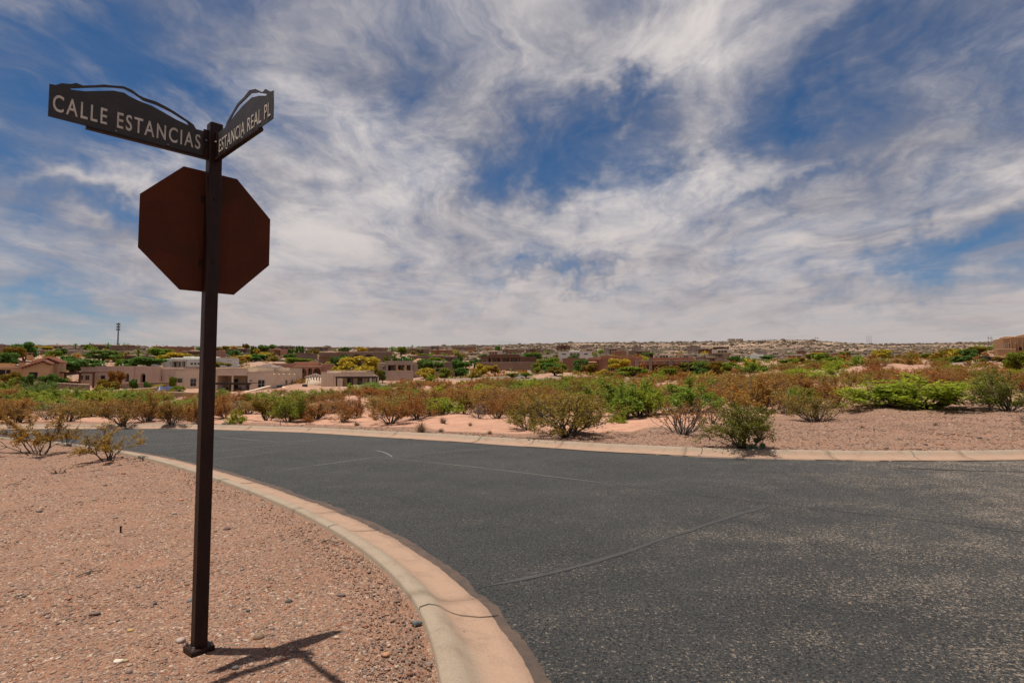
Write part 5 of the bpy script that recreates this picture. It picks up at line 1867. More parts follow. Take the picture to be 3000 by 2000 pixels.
# folded patio umbrella by the pool
p_ = at(468, 1145, 100)
u = empty('patio_umbrella', (p_.x, p_.y, p_.z)); tag(u, 'folded blue and white patio umbrella in the pool yard', 'umbrella')
bm = bmesh.new(); tube_bm(bm, [(0, 0, -0.8), (0, 0, 1.05)], [.035, .035], 6); bm_obj('pole', bm, m_frame, u)
m_umb_b = simple('blue_canvas', (0.05, 0.08, 0.25), rough=0.8); m_umb_w = simple('white_canvas', (0.55, 0.56, 0.6), rough=0.8)
for k in range(8):
    a0, a1 = 6.283 * k / 8, 6.283 * (k + 1) / 8
    bm = bmesh.new()
    prof = [(0.03, 1.0), (0.22, 0.55), (0.50, 0.02), (0.40, -0.02)]
    A = [bm.verts.new((r_ * math.cos(a0), r_ * math.sin(a0), z_)) for r_, z_ in prof]
    B = [bm.verts.new((r_ * math.cos(a1), r_ * math.sin(a1), z_)) for r_, z_ in prof]
    for i in range(3): bm.faces.new((A[i], A[i + 1], B[i + 1], B[i]))
    bm_obj('canopy_panel', bm, m_umb_b if k % 2 else m_umb_w, u)
p_ = at(495, 1142, 101)
u = empty('pool_cover', (p_.x, p_.y, p_.z)); tag(u, 'dark blue cover draped over pool furniture beside the umbrella', 'cover')
bm = bmesh.new()
nx = 9
grid = [[bm.verts.new(((i / 8 - .5) * 4.0, (j / 5 - .5) * 1.6, (0.55 + 0.1 * math.sin(i * 1.9) + .05 * math.sin(j * 2 + i)) if 0 < j < 5 and 0 < i < 8 else -0.7)) for j in range(6)] for i in range(9)]
for i in range(8):
    for j in range(5):
        bm.faces.new((grid[i][j], grid[i + 1][j], grid[i + 1][j + 1], grid[i][j + 1])).smooth = True
bm_obj('cloth', bm, simple('navy_canvas', (0.03, 0.035, 0.10), rough=0.8), u)

# --- house right of the tan one with the dark pergola
h = House('tan stucco house with a dark porch pergola right of the tan house', 1020, 124, 'porch_house')
h.box('wall', 943, 960, 1091, None, 2.0, 9, 'tan', 0.05, 'cap')
h.box('wall', 960.3, 1073, 1086.5, None, 3.0, 12, 'tan', 0.06, 'cap')
h.box('wall', 960.3, 999, 1090.2, None, 1.0, 1.98, 'tan', 0.05)
h.portal(999.3, 1093, 1091, 1104, 1131, 0.0, 3.0, 'tan', (1002, 1087), 3.0, 3, None, 'cap')
h.hip(1075, 1102, 1104, 1096, 3.5, 4, 'mixed', 0.3)
h.box('wall', 1093.3, 1100, 1104.2, None, 3.6, 3.8, 'tan')
pg = House('dark timber porch pergola on the house right of the tan one', 1045, 117, 'pergola', cat='pergola')
for f_ in (0.0, 4.2):
    pg.box('beam', 984, 1107, 1104.5, 1107.5, f_, 0.25, m_timber)
for k in range(22):
    xx = 985 + k * 5.6
    pg.box('rafter', xx, xx + 1.6, 1102.6, 1104.4, -0.3, 4.9, m_timber)
for px in (987.5, 1034, 1104.5):
    pg.box('post', px - 1.5, px + 1.5, 1107.7, None, 0, 0.28, m_timber)
p_ = at(976, 1128, 116)
u = empty('flag', (p_.x, p_.y, p_.z)); tag(u, 'small flag on a pole left of the dark porch pergola', 'flag')
bm = bmesh.new(); tube_bm(bm, [(0, 0, -1), (0.05, 0, 2.1)], [.03, .02], 6); bm_obj('pole', bm, m_galv, u)
m_stripe, g, p, o = new_mat('striped_cloth')
tcx = g.n('ShaderNodeTexCoord').outputs['Object']
_, _, sz_ = g.sep(tcx)
g.put(p.inputs['Base Color'], g.mix(g.ss(g.m('FRACT', g.m('MULTIPLY', sz_, 5.0)), 0.45, 0.55), (0.35, 0.05, 0.06, 1), (0.5, 0.5, 0.5, 1)))
bm = bmesh.new()
A = [bm.verts.new((0.05 + .02 * k, 0, 2.0 - 0.1 * k)) for k in range(9)]
B = [bm.verts.new((0.30 + .03 * math.sin(k) - .01 * k, .06 * math.sin(k * 1.3), 1.75 - 0.11 * k)) for k in range(9)]
for k in range(8): bm.faces.new((A[k], A[k + 1], B[k + 1], B[k]))
bm_obj('cloth', bm, m_stripe, u)

# --- pink house with arched porch
h = House('pink stucco house with arched porch above the tan house', 905, 150, 'pink_house', turn=0.7)
h.box('wall', 864, 934, 1062, None, 5, 9, 'pink', 0.06, 'cap')
h.box('wall', 800, 859.5, 1066, None, 3, 9, 'pink', 0.06, 'cap')
h.arches('arcade', 860, 943, 1073.5, [(872, 900, 1077.5, None), (904, 916.5, 1077.5, None), (919, 941, 1077.5, None)], 0.0, 0.6, 'pink', cap='cap')
h.box('back_wall', 860, 943, 1070, None, 4.0, 0.9, 'pink'); h.box('porch_roof', 860.5, 942.5, 1074.5, 1076, 0.61, 3.38, 'pink')
h.window(905, 911, 1080, 1094, 4.0); h.window(924, 934, 1082, 1094, 4.0); h.window(880, 894, 1082, 1094, 4.0, 2)
h.vigas([862 + 6.5 * k for k in range(13)], 1073, 0.0)
h.box('wall', 943.3, 976, 1066.5, None, 0.8, 10, 'pink', 0.06, 'cap')
h.window(946, 949, 1082, 1086, 0.8)
# --- big umber house with tall arched porch
h = House('large umber house with three wide porch arches behind the yellow tree', 1040, 185, 'arcaded_house', turn=0.7)
h.box('wall', 935, 990, 1033, None, 0, 12, 'umber', 0.06)
h.hip(933, 992, 1033, 1026.5, -0.4, 12.8, 'dull', 0.3)
h.box('lean_to_roof', 936, 968, 1043, 1045.5, -2, 2, M_ROOF['dull'])
h.chimney(949, 956, 1023, 1030, 5, 'umber')
h.arches('arcade', 990.3, 1100, 1031, [(994, 1025, 1037.5, None), (1032, 1060, 1037.5, None), (1066, 1096, 1037.5, None)], 0.5, 0.7, 'umber', cap='cap')
h.box('back_wall', 990.3, 1100, 1030, None, 4.5, 10, 'umber'); h.box('porch_roof', 991, 1099.5, 1033, 1035, 1.21, 3.28, 'umber')
for xx in (1000, 1040, 1075): h.window(xx, xx + 14, 1043, 1055, 4.5, 2)
h.box('wall', 1100.3, 1145, 1030.5, None, 0.2, 12, 'umber', 0.06, 'cap')
# --- three bay house
h = House('umber house with three dark porch bays and a tiled hip', 1210, 152, 'three_bay_house', turn=0.7)
h.box('wall', 1105, 1129, 1062, None, 0.6, 9, 'mauve', 0.05)
h.window(1122, 1128, 1073, 1082, 0.6)
h.portal(1129.3, 1211, 1058.5, 1069, 1088, 0.0, 4.0, 'mauve', (1134, 1163.5, 1189, 1207), 3.2, 3, None, 'cap')
h.box('wall', 1129.3, 1297, 1057.5, None, 4.4, 10, 'mauve', 0.05)
h.box('wall', 1211.3, 1296, 1060, None, 0.8, 3.5, 'mauve', 0.05)
h.hip(1208, 1246, 1058, 1049, 5, 7, 'tile', 0.15)
h.box('wall', 1297, 1333, 1061.5, None, -1.0, 11, 'umber', 0.06, 'cap')
h.chimney(1302, 1308, 1056.5, 1062, 2, 'mauve', False)
h = House('long brown flat house behind the three bay house', 1275, 205, 'flat_house', turn=0.7)
h.box('wall', 1207, 1343, 1043, None, 0, 12, 'umber', 0.06, 'cap')
h.box('wall', 1265, 1300, 1039.5, None, 4, 6, 'pink', 0.06)
h.portal(1300, 1332, 1044, 1048, 1057, -3, 2.9, 'umber', (1303, 1316, 1330), 1.0, 2)
# --- dark brown house on its terrace
h = House('dark brown flat house on a gravel terrace at mid distance', 1490, 182, 'terrace_house')
h.box('wall', 1408, 1432, 1042.6, None, 0.5, 9, 'brown', 0.05, 'umber')
h.window(1414.5, 1427, 1053, 1061, 0.5)
h.portal(1435, 1522.5, 1038.7, 1048.5, 1062, 0.0, 3.0, 'brown', (1440, 1468, 1494, 1518), 1.6, 3, ST['rust'], 'umber')
h.box('wall', 1432.3, 1522.5, 1037.8, None, 3.4, 10, 'brown', 0.05)
h.box('wall', 1522.8, 1571, 1045.5, None, -0.5, 12, 'brown', 0.06, 'umber')
# --- white house behind the mauve one
h = House('white flat-roofed house with porch half hidden by the sign post', 590, 172, 'white_house', turn=0.7)
h.box('wall', 479, 502, 1052, None, 1, 9, 'white', 0.05)
h.box('wall', 502.3, 634, 1049, None, 3.2, 8, 'white', 0.05, 'cap')
h.portal(502.3, 548, 1050.5, 1058, 1076, 0.0, 3.0, 'white', (505, 533, 546), 1.0, 3)
h.box('wall', 548.3, 634, 1050.5, None, 0.1, 3.0, 'white', 0.05)
for k in range(4): h.window(560 + k * 10.5, 568 + k * 10.5, 1062, 1068.5, 0.1)
h.box('wall', 539, 640, 1044.5, None, 7, 8, 'white', 0.05)
h.box('wall', 634.3, 692, 1048, None, 2, 10, 'white', 0.05, 'cap')
h.window(668, 672, 1055, 1058, 2.0); h.window(677, 680, 1055, 1058, 2.0)
h.box('garden_wall', 530, 650, 1074, None, -5, 0.4, 'grey')
# --- columned red house in the right middle
h = House('red brown adobe house with rough stone columns beyond the field', 1960, 150, 'columned_house', turn=0.7)
h.box('wall', 1862, 2075, 1056.5, 1069, 0.0, 0.6, 'rust', 0.06, 'cap')
for px in (1866, 1905, 1965, 2014, 2075):
    h.box('column', px - 4.2, px + 4.2, 1052.5, None, -0.5, 1.0, m_stonewall)
h.box('back_wall', 1862, 2075, 1060, None, 4.5, 8, 'rust')
h.box('porch_roof', 1862.5, 2074.5, 1064, 1066, 0.61, 3.88, 'rust')
for xa, xb in ((1880, 1895), (1928, 1955), (1977, 2003)): h.window(xa, xb, 1076, 1086, 4.5, 2)
h.dark('doorway', 2020, 2036, 1070, 1098, 4.5)
h.vigas([1886, 1919, 1945, 1981, 1995, 2036, 2052], 1063, 0.0, 0.35)
h.box('wall', 1905, 2030, 1049, None, 7, 9, 'rust', 0.06, 'pink')
h.box('wall', 1750, 1880, 1049.5, None, 9, 10, 'rust', 0.06, 'pink')
h.box('wall', 1760, 1800, 1042, None, 16, 8, 'rust', 0.06, 'pink')
h.box('wall', 1800.3, 1880, 1044.5, None, 17, 8, 'rust', 0.06, 'pink')
h.chimney(1817, 1822, 1041, 1048, 12, 'rust', False); h.chimney(1865, 1871, 1042, 1049, 12, 'rust', False)
h = House('rusty adobe house with flat roofs left of the columned house', 1690, 165, 'rusty_house', turn=0.7)
h.box('wall', 1648, 1715, 1050, None, 2, 10, 'rust', 0.06, 'pink')
h.box('wall', 1725, 1760, 1049, None, -1, 10, 'rust', 0.06, 'pink')
h.portal(1718, 1760, 1050, 1056, 1072, -3, 2, 'rust', (1720, 1757), 1.5, 1)
h.hip(1722, 1750, 1061, 1056, -4, 4, 'tile', 0.4)
h.box('gatehouse', 1683, 1695, 1063, None, -8, 2, 'rust', 0.05)
h.dark('doorway', 1686, 1692, 1066, 1075, -8)
# --- orange house on the mound at the right
h = House('orange brown two level adobe house on the mound at the right edge', 2970, 138, 'mound_house', turn=0.7)
h.box('wall', 2937, 2961, 989, None, 0.5, 9, 'orange', 0.08)
h.box('wall', 2961.3, 3060, 986, None, -0.4, 12, 'orange', 0.08)
h.box('wall', 2944, 2978, 985, None, 5, 5, 'orange', 0.08)
h.box('wall', 2997, 3060, 980.5, None, 6, 6, 'orange', 0.08)
h.box('wall', 2920, 2976, 1021, None, -3, 3.3, 'orange', 0.08)
h.window(2941, 2947, 1005, 1019, 0.5, 1, 2); h.window(2953.5, 2960.5, 1004, 1018.5, 0.5, 1, 2)
h.window(2974, 2981, 1002, 1007, -0.4)
h.dark('doorway', 2977, 2993, 1017, 1026, -0.4)
for px in (2962, 2982.5, 2995):
    h.box('buttress', px - 1.2, px + 1.2, 990, None, -0.75, 0.36, 'orange')

# small vents and units on the nearer flat roofs
for (rx, ry, rD, lab) in ((600, 1084, 124, 'tan house'), (655, 1078, 125, 'tan house'), (700, 1077, 125, 'tan house'), (820, 1079, 134, 'tan house'), (300, 1076, 124, 'arched house'), (360, 1075, 127, 'arched house'), (455, 1075, 128, 'arched house'), (1030, 1086, 131, 'porch house'), (1180, 1058, 161, 'three bay house'), (1480, 1038, 190, 'terrace house'), (1960, 1049, 160, 'columned house'), (565, 1049, 179, 'white house')):
    own = [o_ for o_ in bpy.data.objects if o_.parent is None and o_.type == 'EMPTY' and o_.name.startswith({'tan house': 'tan_house', 'arched house': 'arched_house', 'porch house': 'porch_house', 'three bay house': 'three_bay_house', 'terrace house': 'terrace_house', 'columned house': 'columned_house', 'white house': 'white_house'}[lab])][0]
    p_ = at(rx, ry, rD)
    loc = Vector((p_.x, p_.y, p_.z)) - own.location
    loc.rotate(Matrix.Rotation(-own.rotation_euler.z, 3, 'Z'))
    bm = bmesh.new()
    if int(rx) % 2:
        box_bm(bm, loc + Vector((-.6, -.5, -.5)), loc + Vector((.6, .5, .55)), .04)
    else:
        tube_bm(bm, [loc + Vector((0, 0, -.5)), loc + Vector((0, 0, .55))], [.14, .14], 8)
        tube_bm(bm, [loc + Vector((0, 0, .551)), loc + Vector((0, 0, .7))], [.24, .1], 8)
    bm_obj('roof_vent', bm, m_galv, own)

# --- the rest of the neighbourhood, each roughly as it stands on the slope
hr = random.Random(21)


def small_house(label, xa, xb, yt, yb, D, mat, roof='flat', porch=True, detail=1, chim=None, yoff=None, group=None):
    h_ = House(label, (xa + xb) / 2, D, 'hillside_house', group, turn=0.9)
    w = xb - xa
    cuts = [xa, xa + w * hr.uniform(.25, .38), xa + w * hr.uniform(.62, .78), xb]
    stp = (yb - yt)
    steps = [hr.uniform(.08, .3), 0.0, hr.uniform(.05, .35)]
    for k in range(3):
        y_ = yt + stp * steps[k] * 0.6
        fr = (0.6, 2.6 if porch else 0.2, 0.0)[k]
        h_.box('wall', cuts[k] + (.15 if k else 0), cuts[k + 1], y_, None, fr, 9 + k, mat, 0.06, hr.choice(['cap', None, mat]) if roof == 'flat' else None)
        if detail and k != 1:
            wx_ = (cuts[k] + cuts[k + 1]) / 2
            ww = min(6, (cuts[k + 1] - cuts[k]) * .22)
            if (yb - y_) > 6:
                h_.window(wx_ - ww, wx_ + ww, y_ + (yb - y_) * .40, y_ + (yb - y_) * .78, fr, 2)
    if porch:
        a, b = cuts[1] + .3, cuts[2]
        h_.portal(a, b, yt + .2, yt + stp * .38, yb, 0.0, 2.5, mat, [a + (b - a) * t for t in (0.03, .35, .66, .97)], max(0.6, w * .008), 3)
    if roof in M_ROOF:
        for k in range(3):
            y_ = yt + stp * steps[k] * 0.6
            h_.hip(cuts[k] - 2, cuts[k + 1] + 2, y_, y_ - stp * (.28 if k == 1 else .18), -0.6, 11, roof, 0.4, tiles=w > 60)
    for c in (chim or ()):
        h_.chimney(c - 2.2, c + 2.2, yt - stp * .42, yt + 1, 4, mat, True)
    return h_


SH = [
    ('brown box house on the ridge at the far left edge', -30, 31, 1008, 1030, 228, 'umber', 'flat', False, 1, None),
    ('cream roofed ridge house right of the tall green tree', 114, 215, 1011, 1021, 330, 'cream', 'dull', True, 0, (168,)),
    ('low house with long porch under the ridge left of the palm', 118, 200, 1026, 1039, 235, 'mauve', 'dull', True, 1, None),
    ('long plain walled house below the left ridge', 201, 262, 1024, 1037, 242, 'mauve', 'flat', False, 1, None),
    ('long ridge house with two chimneys under the cell tower', 237, 360, 1010, 1022, 345, 'umber', 'dull', True, 0, (264, 349)),
    ('hip roofed end house right of the cell tower', 362, 408, 1011, 1021, 335, 'umber', 'dull', False, 1, None),
    ('tiled house with dark porch between the green trees', 337, 460, 1041, 1053, 222, 'umber', 'dull', True, 1, (431,)),
    ('brown walled ridge house left of the sign post', 448, 568, 1015.5, 1025, 318, 'rust', 'flat', False, 0, (489,)),
    ('porch house with two dark arches beside the sign post', 533, 605, 1028, 1042, 262, 'umber', 'dull', True, 1, None),
    ('pink house end right of the sign post', 630, 661, 1025, 1041, 258, 'pink', 'flat', False, 1, None),
    ('long low roofed house right of the sign post', 672, 737, 1021, 1031, 300, 'umber', 'dull', True, 0, None),
    ('dark long roofed house on the ridge behind cypresses', 784, 897, 1013.5, 1021, 372, 'grey', 'dark', True, 0, None),
    ('pink roofed house below the dark long roof', 784, 846, 1022, 1033, 296, 'pink', 'flat', True, 0, None),
    ('grey flat house left of the large umber house', 845, 930, 1034, 1045, 250, 'umber', 'flat', False, 0, None),
    ('low wide house on the far ridge above the yellow tree', 900, 985, 1016, 1023, 430, 'grey', 'dull', True, 0, None),
    ('dull roofed house right of the yellow tree on the ridge', 1075, 1135, 1018, 1026, 420, 'umber', 'dull', False, 0, None),
    ('long low house behind the palms', 1185, 1258, 1022, 1030, 372, 'umber', 'flat', True, 0, None),
    ('rust roofed house with yellow top behind the palms', 1262, 1325, 1025, 1033, 340, 'rust', 'tile', False, 0, None),
    ('grey house on the middle skyline', 1240, 1300, 1013, 1020, 520, 'grey', 'flat', True, 0, None),
    ('umber house on the middle skyline further right', 1325, 1395, 1015, 1022, 500, 'umber', 'flat', False, 0, None),
    ('cream many stepped house above the dark brown house', 1414, 1472, 1027, 1036, 320, 'cream', 'flat', True, 0, None),
    ('long brown roof behind the cream stepped house', 1464, 1535, 1023, 1031, 400, 'umber', 'dull', False, 0, None),
    ('dull brown house right of the long brown roof', 1540, 1585, 1022, 1029, 410, 'umber', 'flat', True, 0, None),
    ('small grey house in the gap left of the pale house', 1586, 1622, 1022, 1028, 420, 'grey', 'flat', True, 0, None),
    ('brown house on the first rise of the hill', 1630, 1670, 1011, 1018, 560, 'brown', 'flat', True, 0, None),
    ('pale mauve flat house with large windows', 1636, 1734, 1028, 1042, 232, 'white', 'flat', True, 1, None),
    ('dark green roofed house on the hill foot', 1702, 1733, 1010, 1015, 620, 'grey', 'dark', False, 0, None),
    ('tan house on the hill foot below the dark roof', 1706, 1745, 1020, 1026, 450, 'cream', 'flat', True, 0, None),
    ('grey roofed house right of the pale mauve house', 1768, 1830, 1019, 1030, 380, 'grey', 'flat', True, 0, None),
    ('dark blue roofed house on the slope', 1851, 1876, 1015, 1021, 540, 'grey', 'dark', False, 0, None),
    ('rust walled house behind the columned house', 1790, 1835, 1028, 1037, 300, 'rust', 'flat', False, 0, None),
    ('umber house with dark porch on the slope', 1840, 1905, 1027, 1035, 340, 'umber', 'flat', True, 0, None),
    ('beige house behind the columned house', 1914, 1972, 1037, 1049, 240, 'cream', 'flat', True, 1, None),
    ('beige house with dark window behind the columned house', 1985, 2030, 1037, 1049, 235, 'mauve', 'flat', True, 1, None),
    ('brown broad roofed house right of the columned house', 2037, 2121, 1045, 1057, 205, 'umber', 'flat', True, 1, None),
    ('dark roofed house with two round tops on the slope', 2012, 2052, 1012, 1019, 520, 'grey', 'dark', False, 0, None),
    ('dark house under the hill trees', 2046, 2086, 1022, 1029, 420, 'brown', 'dark', True, 0, None),
    ('cream house with dark central arch below the hill', 2086, 2145, 1023, 1032, 350, 'cream', 'flat', True, 0, None),
    ('dark timber house above the cream arched house', 2090, 2135, 1016, 1023, 440, 'brown', 'dark', True, 0, None),
    ('umber house right of the beige houses', 2075, 2134, 1034, 1044, 270, 'umber', 'flat', True, 0, None),
    ('cream house with brown doorway on the flat', 2138, 2182, 1036, 1048, 260, 'cream', 'flat', True, 1, None),
    ('white house with dark garage on the flat', 2184, 2236, 1036.5, 1049, 252, 'white', 'flat', False, 1, None),
    ('pale grey house behind the white garage house', 2215, 2252, 1028, 1037, 330, 'grey', 'flat', False, 0, None),
    ('cream house with two dark bays below the hill', 2249, 2293, 1030.5, 1039, 320, 'cream', 'flat', True, 0, None),
    ('cream house with long dark opening below the hill', 2296, 2320, 1030, 1038, 325, 'cream', 'flat', True, 0, None),
    ('brown house directly under the hill top', 2334, 2362, 1028, 1036, 340, 'brown', 'flat', False, 0, None),
    ('long pink brown house with posts on the flat', 2264, 2394, 1038, 1049, 262, 'mauve', 'flat', True, 1, None),
    ('long umber house with dark bays right of the posts', 2396, 2540, 1033, 1043, 290, 'umber', 'flat', True, 0, None),
    ('rusty long house under the hill', 2380, 2432, 1028, 1034, 380, 'rust', 'flat', False, 0, None),
    ('low grey brown house left of the small post', 2542, 2640, 1031, 1041, 300, 'grey', 'flat', True, 0, None),
    ('low grey brown house with white frame right of the small post', 2642, 2752, 1028.5, 1039.5, 290, 'grey', 'flat', True, 0, None),
]
for a in SH:
    small_house(*a)

# ------------------------------------------------------------------ trees round the houses
TREES = [
    # X, D, width px, top Y, foliage, label, kind
    (70, 190, 60, 998, 'green', 'tall rounded green tree on the left ridge'),
    (48, 180, 60, 1016, 'olive', 'olive tree below the tall rounded tree on the left ridge'),
    (20, 150, 60, 1032, 'green', 'low green tree left of the tiled house chimney'),
    (85, 100, 40, 1093, 'green', 'dark tree shading the wall of the tiled house'),
    (30, 96, 50, 1080, 'olive', 'dark olive tree in front of the gold house doorways'),
    (140, 99, 50, 1088, 'green', 'green tree at the left end of the timber pergola'),
    (178, 108, 40, 1100, 'green', 'small dark tree under the timber pergola'),
    (215, 150, 75, 1046, 'green', 'broad green tree behind the mauve arched house'),
    (260, 160, 80, 1050, 'green', 'green tree right of the broad one behind the arched house'),
    (300, 200, 80, 1024, 'green', 'large dark green tree on the slope left of the dark porch house'),
    (335, 215, 40, 1024, 'mesquite', 'lighter green tree beside the large dark one on the slope'),
    (440, 165, 90, 1040, 'green', 'wide green tree left of the white house'),
    (470, 255, 60, 1020, 'mesquite', 'pale green tree above the white house'),
    (475, 215, 40, 1036, 'yellow', 'yellow flowering tree above the white house left'),
    (520, 225, 70, 1030, 'yellow', 'yellow flowering tree above the white house right'),
    (355, 170, 32, 1047, 'mesquite', 'round light green tree on the slope behind the arched house'),
    (378, 170, 26, 1048, 'mesquite', 'second small round tree on the slope behind the arched house'),
    (345, 100, 40, 1086, 'creosote', 'brown purple leafed tree in front of the arched house'),
    (318, 98, 60, 1108, 'olive', 'olive bush beside the purple leafed tree'),
    (396, 103, 22, 1103, 'green', 'dark conical shrub in front of the arched house'),
    (440, 104, 22, 1112, 'green', 'dark rounded shrub in the pool yard'),
    (470, 106, 36, 1120, 'yellow', 'yellow green shrub in the pool yard'),
    (512, 108, 20, 1103, 'mesquite', 'light green shrub beside the tan house left wall'),
    (525, 99, 40, 1128, 'mesquite', 'spiky green plant in the pool yard'),
    (775, 290, 34, 1005, 'green', 'dark green tree on the ridge right of the sign post'),
    (795, 300, 36, 1008, 'green', 'second dark green tree on the ridge right of the sign post'),
    (718, 345, 22, 1003, 'olive', 'grey green tree on the ridge near the sign post'),
    (655, 300, 40, 1012, 'olive', 'brown green tree just right of the sign post'),
    (690, 310, 40, 1012, 'yellow', 'yellow tree on the ridge right of the sign post'),
    (752, 280, 18, 1022, 'yellow', 'small yellow tree under the ridge'),
    (700, 225, 42, 1041, 'yellow', 'yellow flowering tree right of the sign post'),
    (748, 225, 30, 1044, 'green', 'dark round tree right of the yellow flowering one'),
    (695, 205, 40, 1056, 'mesquite', 'light green shrub below the yellow tree right of the post'),
    (880, 205, 75, 1044, 'mesquite', 'broad green tree left of the large umber house'),
    (850, 215, 34, 1036, 'green', 'green tree by the grey flat house'),
    (845, 158, 30, 1072, 'mesquite', 'green bush beside the pink arched porch'),
    (862, 290, 16, 1018, 'green', 'green tree right of the cypresses'),
    (882, 330, 16, 1013, 'green', 'small green tree at the end of the dark long roof'),
    (1000, 345, 22, 1015, 'green', 'dark green tree on the skyline above the umber house left'),
    (1015, 345, 16, 1016, 'green', 'dark green tree on the skyline above the umber house'),
    (1060, 330, 32, 1014, 'yellow', 'yellow tree on the skyline'),
    (980, 165, 26, 1045, 'green', 'dark tree in front of the umber house left corner'),
    (1008, 165, 32, 1040, 'green', 'dark tree in front of the umber house arches'),
    (1050, 142, 110, 1042, 'yellow', 'largest yellow flowering palo verde tree in the middle'),
    (990, 148, 46, 1065, 'yellow', 'low yellow tree left of the largest yellow one'),
    (960, 170, 40, 1057, 'yellow', 'yellow tree top behind the pink arched house'),
    (1108, 132, 26, 1074, 'olive', 'rounded bush with orange tint left of the three bay house'),
    (1122, 135, 18, 1085, 'green', 'small green shrub at the three bay house corner'),
    (1133, 185, 20, 1040, 'mesquite', 'green tree in front of the umber house right end'),
    (1160, 178, 28, 1039, 'green', 'spreading palm-like green tree above the three bay house'),
    (1192, 176, 34, 1036, 'green', 'round dark green tree above the three bay house'),
    (1175, 330, 32, 1015, 'mesquite', 'yellow green tree on the ridge left of centre'),
    (1268, 146, 80, 1045, 'green', 'big green tree covering the right of the three bay house'),
    (1250, 132, 52, 1076, 'yellow', 'yellow green bush in front of the three bay house'),
    (1305, 134, 38, 1076, 'mesquite', 'light green bush right of the yellow green one'),
    (1355, 146, 56, 1046, 'green', 'bright green tree left of the dark brown house'),
    (1350, 140, 40, 1075, 'green', 'dark low bush below the bright green tree'),
    (1347, 195, 16, 1033, 'green', 'small dark tree left of the dark brown house'),
    (1390, 195, 40, 1048, 'green', 'green bushes at the left end of the dark brown house'),
    (1413, 138, 44, 1063, 'yellow', 'yellow bush below the dark brown house left'),
    (1447, 138, 30, 1066, 'yellow', 'yellow bush below the dark brown house right'),
    (1457, 330, 18, 1013, 'green', 'lone green tree on the far slope'),
    (1575, 148, 40, 1062, 'mesquite', 'green bush on the bank right of the dark brown house'),
    (1610, 145, 50, 1060, 'green', 'green bush by the bend of the side road'),
    (1640, 150, 40, 1064, 'mesquite', 'green bush left of the rusty gatehouse'),
    (1600, 200, 50, 1045, 'mesquite', 'green tree on the slope behind the side road'),
    (1560, 215, 60, 1034, 'green', 'green thicket above the dark brown house right wing'),
    (1675, 185, 32, 1032, 'green', 'dark bush in front of the pale mauve house'),
    (1700, 152, 42, 1050, 'green', 'green tree in front of the rusty house'),
    (1730, 130, 45, 1062, 'olive', 'olive brown tree right of the rusty gatehouse'),
    (1790, 152, 26, 1048, 'green', 'dark green tree by the rusty house porch'),
    (1815, 128, 62, 1050, 'yellow', 'orange yellow flowering tree left of the columned house'),
    (1765, 118, 40, 1080, 'yellow', 'low yellow bush beyond the valley road'),
    (1850, 108, 90, 1072, 'mesquite', 'grey green feathery tree left of the stone columns'),
    (1800, 112, 70, 1088, 'olive', 'brown green bush below the orange yellow tree'),
    (1930, 112, 60, 1084, 'olive', 'olive bush in front of the stone columns'),
    (1960, 110, 50, 1078, 'mesquite', 'green bush in front of the stone columns'),
    (2055, 118, 46, 1060, 'green', 'dark round tree at the right end of the columned house'),
    (2100, 114, 62, 1056, 'olive', 'big olive tree right of the columned house'),
    (2140, 108, 50, 1060, 'mesquite', 'green tree right of the big olive tree'),
    (1540, 118, 34, 1090, 'mesquite', 'green bush at the valley road junction'),
    (1500, 116, 36, 1092, 'mesquite', 'green bush left of the valley road junction'),
    (1625, 120, 40, 1072, 'olive', 'brown green bush inside the bend of the side road'),
    (1695, 106, 60, 1105, 'olive', 'brown bush just beyond the valley road'),
    (2150, 210, 40, 1042, 'green', 'green tree left of the cream doorway house'),
    (2250, 225, 40, 1040, 'green', 'green tree right of the white garage house'),
    (2300, 150, 60, 1048, 'mesquite', 'bright green tree on the flat in front of the long house'),
    (2345, 165, 24, 1046, 'olive', 'grey green bush on the flat'),
    (2430, 180, 40, 1045, 'mesquite', 'green bush in front of the long umber house'),
    (2390, 130, 60, 1054, 'olive', 'brown green bush at the edge of the field'),
    (2790, 118, 70, 1040, 'olive', 'olive green tree below the mound'),
    (2835, 122, 44, 1022, 'green', 'bright green tree left of the mound'),
    (2815, 112, 50, 1042, 'green', 'dark green tree at the foot of the mound'),
    (2715, 165, 60, 1035, 'mesquite', 'green bush by the low grey house'),
    (2755, 190, 12, 1027, 'green', 'small dark round tree at the end of the low house'),
    (2925, 104, 38, 1042, 'olive', 'dark bush on the slope of the mound'),
    (2885, 106, 40, 1040, 'grey', 'dry bush on the slope of the mound'),
    (2990, 62, 70, 1030, 'mesquite', 'green tree at the right edge in front of the mound'),
]
for X, D, w, yt, fol, lab in TREES:
    tree_px(X, D, w, yt, lab, fol)


trs = random.Random(55)
for k in range(56):
    X = trs.uniform(0, 2900); D = trs.uniform(135, 340)
    fol = trs.choice(['green', 'mesquite', 'green', 'mesquite', 'olive', 'yellow'])
    x_ = at(X, 1000, D).x
    z0 = float(ground_z([x_], [D])[0])
    hh_ = trs.uniform(2.6, 4.2)
    nm_ = {'mesquite': 'light green', 'olive': 'olive', 'green': 'dark green', 'yellow': 'yellow'}[fol]
    zn = ('beyond the left houses' if X < 590 else 'beyond the tan house' if X < 1130 else 'around the dark brown house' if X < 1750 else 'around the columned house' if X < 2350 else 'left of the mound house')
    plant('tree', x_, D, hh_ * trs.uniform(1.5, 2.3), hh_, nm_ + ' rounded tree ' + zn + (', lower slope' if D < 220 else ', upper slope'), 'trees scattered among the houses', fol=fol, z=z0)


